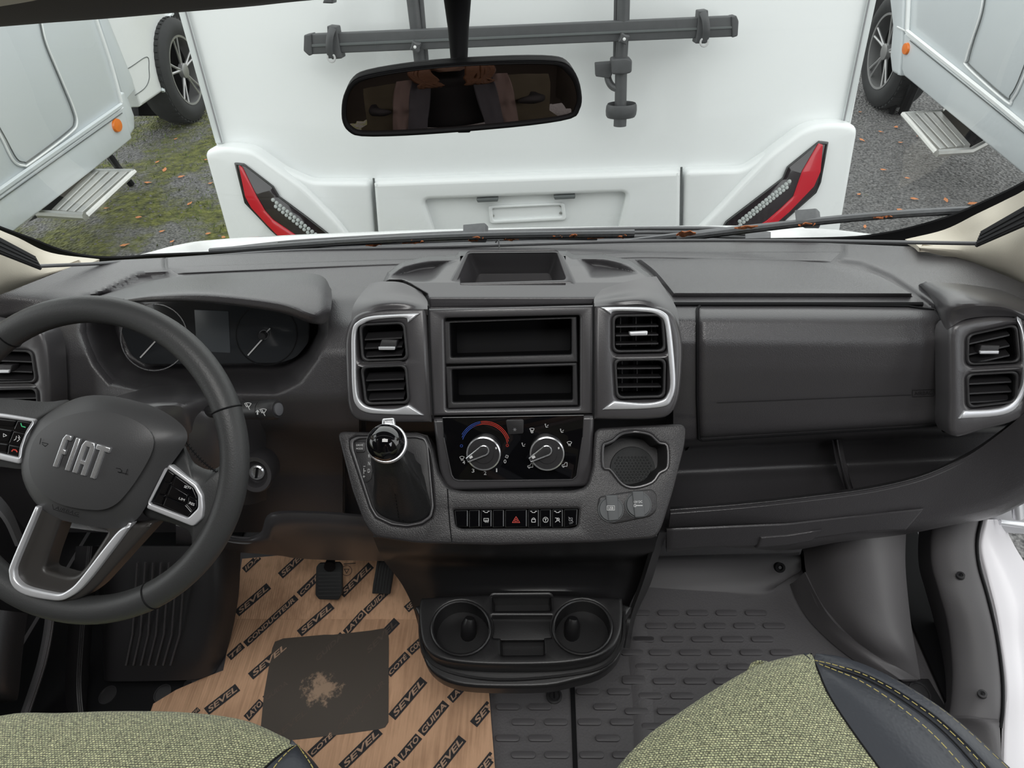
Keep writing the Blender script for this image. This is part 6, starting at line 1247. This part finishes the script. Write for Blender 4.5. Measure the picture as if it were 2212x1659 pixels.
# ---------------------------------------------------------------- neighbouring motorhomes
def FX(X, s_): return Fr((X, 4, .6), (s_, 0, 0))
def loop_tube(fr, pts, r, name, mat, par, w=.004, closed=False): return MB().tube(cat([fr.hit(x, y, w) for x, y in pts], 5, closed), r, 6, closed=closed).build(name, mat, par)
def wheel(c, s_, par, R=.35):
    Fw = Fr(c, (s_, 0, 0)); T = group_of('wheel', c, par)
    MB().lathe(Fw, [(R*.62, -.22), (R*.94, -.2), (R, -.16), (R, -.04), (R*.97, -.01), (R*.88, .012), (R*.74, .014), (R*.66, .002), (R*.64, -.05)], 56, cap=False).build('tyre', TYRE, T)
    m = MB()
    for k in range(48): a = 2*math.pi*k/48; m.box(Fw.w(R*.985*math.cos(a), R*.985*math.sin(a), -.045), (.006, .012, .03), Matrix((Fw.U*math.cos(a)+Fw.V*math.sin(a), -Fw.U*math.sin(a)+Fw.V*math.cos(a), Fw.n)).transposed())
    m.build('tread_blocks', TYRE, T, kind='stuff', smooth=0)
    MB().lathe(Fw, [(R*.66, -.03), (R*.66, .006), (R*.62, .004), (R*.60, -.08)], 48, cap=False).build('rim_lip', ALLOY, T)
    MB().lathe(Fw, [(R*.63, -.10), (.01, -.10)], 32).build('rim_barrel', BLK, T)
    for k in range(5):
        for d in (-.14, .14):
            a = 2*math.pi*k/5+.3; m = MB(); p0 = Fw.w(R*.10*math.cos(a), R*.10*math.sin(a), -.02); p1 = Fw.w(R*.62*math.cos(a+d), R*.62*math.sin(a+d), -.005); m.tube([p0, p0.lerp(p1, .5), p1], [.014, .009, .010], 6, up=Fw.n, flat=.8); m.build('spoke', ALLOY, T)
    MB().lathe(Fw, [(R*.15, -.03), (R*.14, 0), (R*.1, .004), (.001, .004)], 24).build('hub_cap', ALLOY, T)
L1 = thing('motorhome', (-3.3, 4, GZ), 'pale grey motorhome on the left with folded-out entrance step and orange marker', 'motorhome')
FL1 = FX(-2.5, 1)
MB().plate(FL1, [pxs(FL1, [(-320, 640), (0, 413), (262, 226), (262, 218), (208, 37), (186, -60), (-320, -90)])], 0, -.3, .004).build('side_wall', GPAINT, L1)
MB().plate(FL1, [pxs(FL1, [(-320, 646), (0, 418), (264, 230), (282, 300), (236, 338), (81, 459), (0, 520), (-320, 770)])], .012, -.25, .012).build('skirt', GPAINT, L1)
loop_tube(FL1, [(-320, 640), (0, 412), (130, 320), (262, 227)], .014, 'waist_rail', GPAINT, L1, .012); loop_tube(FL1, [(-320, 662), (0, 432), (264, 244)], .0025, 'waist_joint', SEAMM, L1, .016)
loop_tube(FL1, [(206, 37), (240, 140), (262, 222)], .012, 'corner_profile', WPAINT, L1, .004)
MB().plate(Fr((-2.52, 4, .6), (1, .15, 0)), [rnd(pxs(FL1, [(262, 226), (270, 200), (284, 190), (290, 200), (307, 250), (304, 280), (280, 304), (276, 262)]), .01)], .03, -.2, .02).build('corner_cap', GPAINT, L1)
FL1b = FX(-2.56, 1)
MB().plate(FL1b, [pxs(FL1b, [(205, 30), (262, 222), (286, 195), (280, 170), (225, 36), (215, -40), (190, -60)])], .02, -.25, .01).build('corner_post', GPAINT, L1)
FL1c = FX(-2.64, 1)
MB().plate(FL1c, [rnd(pxs(FL1c, [(200, -60), (225, 40), (287, 200), (298, 232), (350, 196), (357, 185), (346, 100), (352, 56), (372, 24), (384, -60)]), .01)], .02, -.3, .02).build('cab_side', WPAINT, L1)
loop_tube(FL1c, [(352, 198), (353, 150), (346, 90), (352, 55), (372, 28)], .014, 'wheel_arch_lip', GPAINT, L1, .026)
loop_tube(FL1c, [(250, 164), (285, 143), (318, 123), (322, 150), (322, 172), (313, 190), (292, 206)], .0025, 'cab_door_joint', SEAMM, L1, .022)
loop_tube(FL1, [(89, 47), (101, 95), (135, 176), (159, 233), (166, 267), (149, 290), (68, 351), (51, 358), (30, 348), (7, 304), (-30, 230), (-100, 50)], .006, 'locker_frame', WPAINT, L1, .006)
loop_tube(FL1, [(86, 47), (98, 97), (131, 178), (154, 235), (160, 264), (146, 284), (67, 344), (52, 350), (36, 342), (14, 302), (-24, 228), (-94, 50)], .003, 'locker_joint', SEAMM, L1, .006)
u = FL1.px(247, 271); MB().lathe(Fr(FL1.O+FL1.n*.012, FL1.n), [(.038, 0), (.034, .012), (.001, .016)], 24, u, sx=1.25).build('side_marker', ORG, L1, label='orange side marker')
MB().plate(FX(-2.9, 1), [pxs(FX(-2.9, 1), [(300, 250), (560, 250), (560, -60), (280, -60)])], 0, -.05).build('wheel_well', BLK, L1)
wheel(PZ(413, 152, GZ+.35)+V((-.04, 0, 0)), 1, L1)
def step(fr, A, B, C, D_, par, n=4):
    """A,B inner edge (far, near); D,C outer edge (far, near)"""
    S_ = group_of('entrance_step', fr.hit(*A), par)
    lp = lambda p, q, t_: (p[0]+(q[0]-p[0])*t_, p[1]+(q[1]-p[1])*t_)
    for i in range(n):
        t0, t1 = i/n+.02, (i+1)/n-.05
        MB().plate(fr, [pxs(fr, [lp(A, D_, t0), lp(B, C, t0), lp(B, C, t1), lp(A, D_, t1)])], .012, -.012, .002).build('step_slat', ALU, S_)
    return S_
FS1 = Fr((0, 0, .40), (0, 0, 1), up=(0, 1, 0))
S1 = step(FS1, (200, 369), (112, 457), (183, 463), (288, 369), L1)
MB().tube([FS1.hit(82, 462, .005), FS1.hit(112, 463, .005), FS1.hit(184, 468, .005)], .018, 8, up=(0, 0, 1), flat=1.2).build('step_side', ALU, S1)
MB().tube([FS1.hit(196, 370, .005), FS1.hit(290, 370, .005)], .014, 8).build('step_side', ALU, S1)
MB().tube([FS1.hit(186, 468, .0), FS1.hit(290, 371, .0)], .015, 8).build('step_nosing', ALU, S1)
MB().add([FS1.hit(60, 480, -.02), FS1.hit(115, 455, -.02), FS1.hit(205, 362, -.02), FS1.hit(170, 372, -.02), FS1.hit(60, 480, -.06), FS1.hit(115, 455, -.06), FS1.hit(205, 362, -.06), FS1.hit(170, 372, -.06)], [(0, 1, 2, 3), (7, 6, 5, 4), (0, 4, 5, 1), (1, 5, 6, 2), (2, 6, 7, 3), (3, 7, 4, 0)]).build('step_housing', BLK, S1, smooth=0)
p = PZ(285, 400, GZ+.01); MB().tube([p, p+V((-.08, -.03, .3))], .02, 8).build('support_leg', BLK, L1)
p = PZ(262, 360, GZ+.01); MB().tube([PX(240, 340, -2.6), PX(262, 372, -2.5)], .02, 8).build('support_leg', BLK, L1)
R1 = thing('motorhome', (3.0, 4, GZ), 'pale grey motorhome on the right with silver entrance step below its skirt', 'motorhome')
FR1 = FX(2.2, -1)
MB().plate(FR1, [pxs(FR1, [(1968, -90), (1961, 66), (2212, 270), (2560, 560), (2700, -60)])], 0, -.3, .004).build('side_wall', GPAINT, R1)
MB().plate(FR1, [pxs(FR1, [(1956, 74), (1951, 150), (1956, 164), (2212, 374), (2600, 700), (2600, 590), (2212, 277), (1961, 70)])], .012, -.25, .012).build('skirt', GPAINT, R1)
loop_tube(FR1, [(1960, 68), (2100, 180), (2212, 272), (2560, 565)], .014, 'waist_rail', WPAINT, R1, .012); loop_tube(FR1, [(1966, 88), (2212, 288), (2560, 580)], .0025, 'waist_joint', SEAMM, R1, .016)
loop_tube(FR1, [(1968, -90), (1961, 66)], .016, 'corner_profile', WPAINT, R1, .006)
FR1b = FX(2.23, -1)
MB().plate(FR1b, [rnd(pxs(FR1b, [(1925, -60), (1938, 58), (1932, 120), (1936, 155), (1952, 164), (1960, 72), (1966, -80)]), .01)], .03, -.2, .015).build('corner_cap', GPAINT, R1)
loop_tube(FR1b, [(1938, 58), (1950, 64), (1961, 70)], .005, 'cap_joint', WPAINT, R1, .03)
loop_tube(FR1, [(2128, -40), (2119, 25), (2100, 85), (2087, 128), (2090, 145), (2173, 219), (2186, 215), (2205, 181), (2240, 90), (2280, 0)], .006, 'locker_frame', WPAINT, R1, .006)
loop_tube(FR1, [(2133, -40), (2123, 27), (2104, 88), (2093, 129), (2096, 142), (2171, 209), (2182, 206), (2199, 176), (2234, 86), (2274, 0)], .003, 'locker_joint', SEAMM, R1, .006)
u = FR1.px(1963, 105); MB().lathe(Fr(FR1.O+FR1.n*.012, FR1.n), [(.034, 0), (.03, .012), (.001, .016)], 24, u, sx=1.25).build('side_marker', ORG, R1, label='orange side marker')
MB().plate(FX(2.6, -1), [pxs(FX(2.6, -1), [(1840, 260), (1960, 190), (2000, -60), (1840, -60)])], 0, -.05).build('wheel_well', BLK, R1)
wheel(PZ(1902, 112, GZ+.35)+V((.02, 0, 0)), -1, R1)
FS2 = Fr((0, 0, .36), (0, 0, 1), up=(0, 1, 0))
S2 = step(FS2, (2032, 243), (2096, 316), (2026, 326), (1952, 246), R1)
MB().tube([FS2.hit(2024, 331, .004), FS2.hit(2098, 326, .004), FS2.hit(2148, 300, .05)], .017, 8, up=(0, 0, 1), flat=1.2).build('step_side', ALU, S2)
MB().tube([FS2.hit(1950, 246, .004), FS2.hit(2036, 241, .004), FS2.hit(2060, 226, .05)], .012, 8).build('step_side', ALU, S2)
MB().tube([FS2.hit(1951, 247, .0), FS2.hit(2023, 331, .0)], .015, 8).build('step_nosing', ALU, S2)
ps = [FS2.hit(2060, 218, .05), FS2.hit(2148, 290, .05), FS2.hit(2104, 318, .0), FS2.hit(2030, 250, .0)]
MB().hexa(ps, [q-V((0, 0, .02)) for q in ps]).build('step_housing', BLK, S2, smooth=0)
MB().tube([PZ(1925, 245, GZ), PX(1958, 165, 2.3)], .018, 8).build('support_leg', BLK, R1); MB().tube([PZ(1950, 245, GZ), PX(1978, 180, 2.3)], .03, 8).build('support_leg', BLK, R1)
# ---------------------------------------------------------------- own bonnet, cowl, wipers
BN = thing('bonnet', PY(1106, 520, 1.6), 'wet white bonnet of this vehicle below the windscreen', 'bonnet')
far = [(300, 556, 1.35), (390, 530, 1.48), (470, 517, 1.6), (640, 507, 1.75), (900, 497, 1.8), (1106, 492, 1.82), (1400, 488, 1.8), (1560, 487, 1.78), (1700, 490, 1.7), (1790, 495, 1.58), (1900, 512, 1.4)]
r1 = [PY(*p) for p in far]; r0 = [p+V((0, .05, -.14)) for p in r1]; r2 = [p.lerp(V((p.x*.9, 1.42, p.z-.02)), .5)+V((0, 0, -.012)) for p in r1]; r3 = [V((p.x*.85, 1.37, p.z-.06)) for p in r1]
patch('bonnet_skin', [r0, r1, r2, r3], mk('wet_white_paint', (.8, .8, .8), .18, coat=.6, grain=90, gs=.35), BN, su=5, sv=6, thick=.01)
CW = thing('windscreen_cowl', PY(1106, 520, 1.4), 'dark grey ribbed plastic cowl under the wipers', 'cowl')
up_e = [(470, 536, 1.36), (600, 521, 1.42), (707, 513, 1.46), (978, 499, 1.5), (1240, 492, 1.5), (1400, 489, 1.5), (1530, 489, 1.48), (1610, 494, 1.45), (1665, 501, 1.42)]
lo_e = [(470, 560, 1.32), (600, 556, 1.33), (707, 550, 1.33), (978, 544, 1.33), (1240, 538, 1.33), (1400, 536, 1.33), (1530, 535, 1.33), (1610, 535, 1.33), (1665, 535, 1.33)]
patch('cowl_panel', [[PY(*p) for p in up_e], [PY(a_[0], a_[1]*.6+b_[1]*.4, a_[2]*.6+b_[2]*.4) for a_, b_ in zip(up_e, lo_e)], [PY(*p) for p in lo_e]], mk('cowl_grey', (.10, .10, .105), .5, var=.3, vs=60), CW, su=5, sv=4, thick=.01)
for k in (.12, .3, .48): MB().tube([PY(a_[0], a_[1]*(1-k)+b_[1]*k, (a_[2]*(1-k)+b_[2]*k)-.006) for a_, b_ in zip(up_e[1:-1], lo_e[1:-1])], .003, 5).build('cowl_rib', DARK, CW)
WM = mk('wiper_grey', (.11, .112, .118), .45, var=.2, vs=80)
def wiper(label, arm, blade, conn):
    Wp = thing('windscreen_wiper', FG_.hit(*conn, -.03), label, 'wiper')
    MB().tube([FG_.hit(x, y, -.03-.008*i) for i, (x, y) in enumerate(arm)], [.011]*len(arm), 8, up=FG_.n, flat=.6).build('wiper_arm', WM, Wp)
    MB().tube(cat([FG_.hit(x, y, -.02) for x, y in blade], 5), .0085, 8, up=FG_.n, flat=.8).build('wiper_blade', WM, Wp)
    MB().tube(cat([FG_.hit(x, y+7, -.010) for x, y in blade], 5), .003, 6).build('blade_rubber', BLK, Wp)
    Fc = Fr(FG_.O-FG_.n*.03, FG_.n, up=(0, -.57, .82)); x, y = conn
    MB().plate(Fc, [rnd(pxs(Fc, [(x-28, y-6), (x+20, y-10), (x+28, y-2), (x+24, y+9), (x-10, y+9)]), .004)], .012, -.014, .004).build('arm_joint', WM, Wp)
    return Wp
wiper('left windscreen wiper lying along the cowl, bent tip at its left end', [(1290, 512), (1040, 508)], [(455, 543), (740, 522), (1040, 508), (1370, 503)], (1027, 505))
wiper('right windscreen wiper angled up across the white bumper', [(1300, 530), (1500, 506), (1745, 480)], [(1462, 514), (1620, 494), (1786, 475), (1950, 461), (2112, 452)], (1745, 474))
for i, (x, y, L_n, w_) in enumerate(((807, 529, 40, 7), (893, 524, 58, 7), (1028, 517, 38, 10), (1104, 518, 38, 5), (1200, 514, 34, 7), (1238, 511, 22, 8), (1290, 514, 50, 4), (1345, 512, 26, 6), (1482, 506, 50, 17), (1612, 492, 60, 7), (1743, 486, 44, 6), (1908, 470, 50, 4))):
    rr = random.Random(i); n = 7; T_ = []; B_ = []
    for k in range(n+1):
        t_ = k/n; xx = x+(t_-.5)*L_n*.85; w2 = .8*w_*(.25+math.sin(math.pi*t_))*rr.uniform(.5, 1.1); yy = y-(t_-.5)*L_n*.06+rr.uniform(-1.5, 1.5)
        T_.append(FG_.hit(xx, yy-w2/2, -.006-rr.uniform(0, .008))); B_.append(FG_.hit(xx, yy+w2/2, -.006-rr.uniform(0, .006)))
    vs = T_+B_; vs += [p-FG_.n*.002 for p in vs]; M_ = 2*(n+1); fs = []
    for k in range(n): fs += [(k, k+1, n+2+k, n+1+k), (M_+k, M_+n+1+k, M_+n+2+k, M_+k+1), (k, M_+k, M_+k+1, k+1), (n+1+k, n+2+k, M_+n+2+k, M_+n+1+k)]
    fs += [(0, n+1, M_+n+1, M_), (n, M_+n, M_+2*n+1, 2*n+1)]
    ORD = ('first', 'second', 'third', 'fourth', 'fifth', 'sixth', 'seventh', 'eighth')
    where = ('dead brown leaf shred under the left wiper, %s from the left' % ORD[i] if i < 8 else ('crumpled orange-brown leaf, largest one, at the foot of the right wiper' if i == 8 else 'dead brown leaf shred on the right wiper, %s from the left' % ORD[i-9]))
    o = MB().add(vs, fs).build('leaf_shred', LEAF, None, where, 'leaf', 'leaf shreds under the left wiper' if i < 8 else ('leaf shreds on the right wiper' if i > 8 else None))
# ================================================================ PERSON (seen in the mirror)
PM = thing('person', (0, -.42, .6), 'person in dark top and open coat with wavy brown hair reflected in mirror', 'person')
def skin_fig(name, verts, edges, radii, mat, parent, loc):
    me = bpy.data.meshes.new(name); me.from_pydata([V(p)-V(loc) for p in verts], edges, []); o = bpy.data.objects.new(name, me); COL.objects.link(o); put(o, loc, parent)
    sm_ = o.modifiers.new('s', 'SKIN'); 
    for v_, r_ in zip(me.skin_vertices[0].data, radii): v_.radius = r_ if isinstance(r_, tuple) else (r_, r_)
    me.skin_vertices[0].data[0].use_root = True
    o.modifiers.new('d', 'SUBSURF').levels = 2; o.modifiers['d'].render_levels = 2; sm_.use_smooth_shade = True
    me.materials.append(mat); return o
BY = -.46
SKN = mk('skin', (.55, .36, .27), .5); TOPB = mk('black_knit_top', (.012, .012, .013), .85); COAT = mk('olive_brown_coat', (.11, .095, .06), .8, var=.2, vs=12); LINI = mk('grey_coat_lining', (.28, .21, .19), .7); JK = mk('dark_grey_jacket', (.10, .10, .115), .7); HAIR = mk('brown_hair', (.11, .05, .022), .5, var=.5, vs=70)
skin_fig('body', [(0, BY, 1.0), (0, BY, 1.25), (0, BY, 1.5), (0, BY, 1.64), (0, BY+.01, 1.72), (0, BY+.02, 1.80), (0, BY+.03, 1.90), (0, BY+.03, 1.97), (.17, BY, 1.62), (.24, BY+.04, 1.38), (.20, BY+.20, 1.36), (-.17, BY, 1.62), (-.24, BY+.04, 1.38), (-.20, BY+.20, 1.36)],
    [(0, 1), (1, 2), (2, 3), (3, 4), (4, 5), (5, 6), (6, 7), (3, 8), (8, 9), (9, 10), (3, 11), (11, 12), (12, 13)], [(.16, .11), (.14, .10), (.16, .11), (.12, .09), (.055, .055), (.065, .075), (.078, .09), (.06, .07), .065, .05, .04, .065, .05, .04], TOPB, PM, (0, BY, 1.0))
hd = MB(); FH = Fr((0, BY+.06, 1.89), (0, 1, 0)); hd.lathe(Fr((0, BY+.04, 1.79), (0, 0, 1), up=(0, 1, 0)), [(.02, 0), (.045, .01), (.062, .05), (.072, .10), (.072, .15), (.055, .20), (.02, .225)], 24, sy=1.2); hd.build('head', SKN, PM)
MB().hexa([V((-.012, BY+.12, 1.85)), V((.012, BY+.12, 1.85)), V((.004, BY+.13, 1.90)), V((-.004, BY+.13, 1.90))], [V((-.015, BY+.09, 1.85)), V((.015, BY+.09, 1.85)), V((.005, BY+.09, 1.91)), V((-.005, BY+.09, 1.91))]).build('nose', SKN, PM)
for s_ in (-1, 1):
    MB().lathe(Fr((.028*s_, BY+.118, 1.91), (0, 1, .1)), [(.012, 0), (.006, .003), (.001, .004)], 12, sy=.6).build('eye', WHT, PM)
    for (x0, x1, z0, mt, dy, nm_2) in ((.055, .11, 1.74, JK, .125, 'jacket_front'), (.11, .155, 1.74, LINI, .118, 'coat_lining'), (.155, .31, 1.72, COAT, .10, 'coat_front')):
        rows = []
        for k in range(6):
            t_ = k/5; z_ = z0-t_*.70; sp_ = .03*t_
            rows.append([V((s_*(x0+(x1-x0)*j/3+sp_), BY+dy-.35*max(0, (x0+(x1-x0)*j/3)-.15)+.006*math.sin(j*2+k), z_)) for j in range(4)])
        patch(nm_2, rows, mt, PM, su=4, sv=4, thick=.006)
    for k in range(16):
        rr = random.Random(k+50*(s_+1)); x = s_*(.045+.05*rr.random()); ph = rr.uniform(0, 6)
        MB().tube(cat([(x*.7, BY+.06, 2.0), (x*1.1, BY+.09, 1.9), (x*1.2+.01*math.sin(ph), BY+.12, 1.8), (x+.014*math.sin(ph+1), BY+.14, 1.70), (x+.016*math.sin(ph+3), BY+.15, 1.645+.02*rr.random()), (x-.014*s_+.01*math.sin(ph+4), BY+.155, 1.615+.02*rr.random())], 5), [.0075]*25+[.001], 6).build('hair_lock', HAIR, PM)
hc_ = MB().lathe(Fr((0, BY+.02, 1.86), (0, 0, 1), up=(0, 1, 0)), [(.085, 0), (.09, .06), (.08, .12), (.05, .165), (.01, .18)], 24, sy=1.1).build('hair', HAIR, PM)
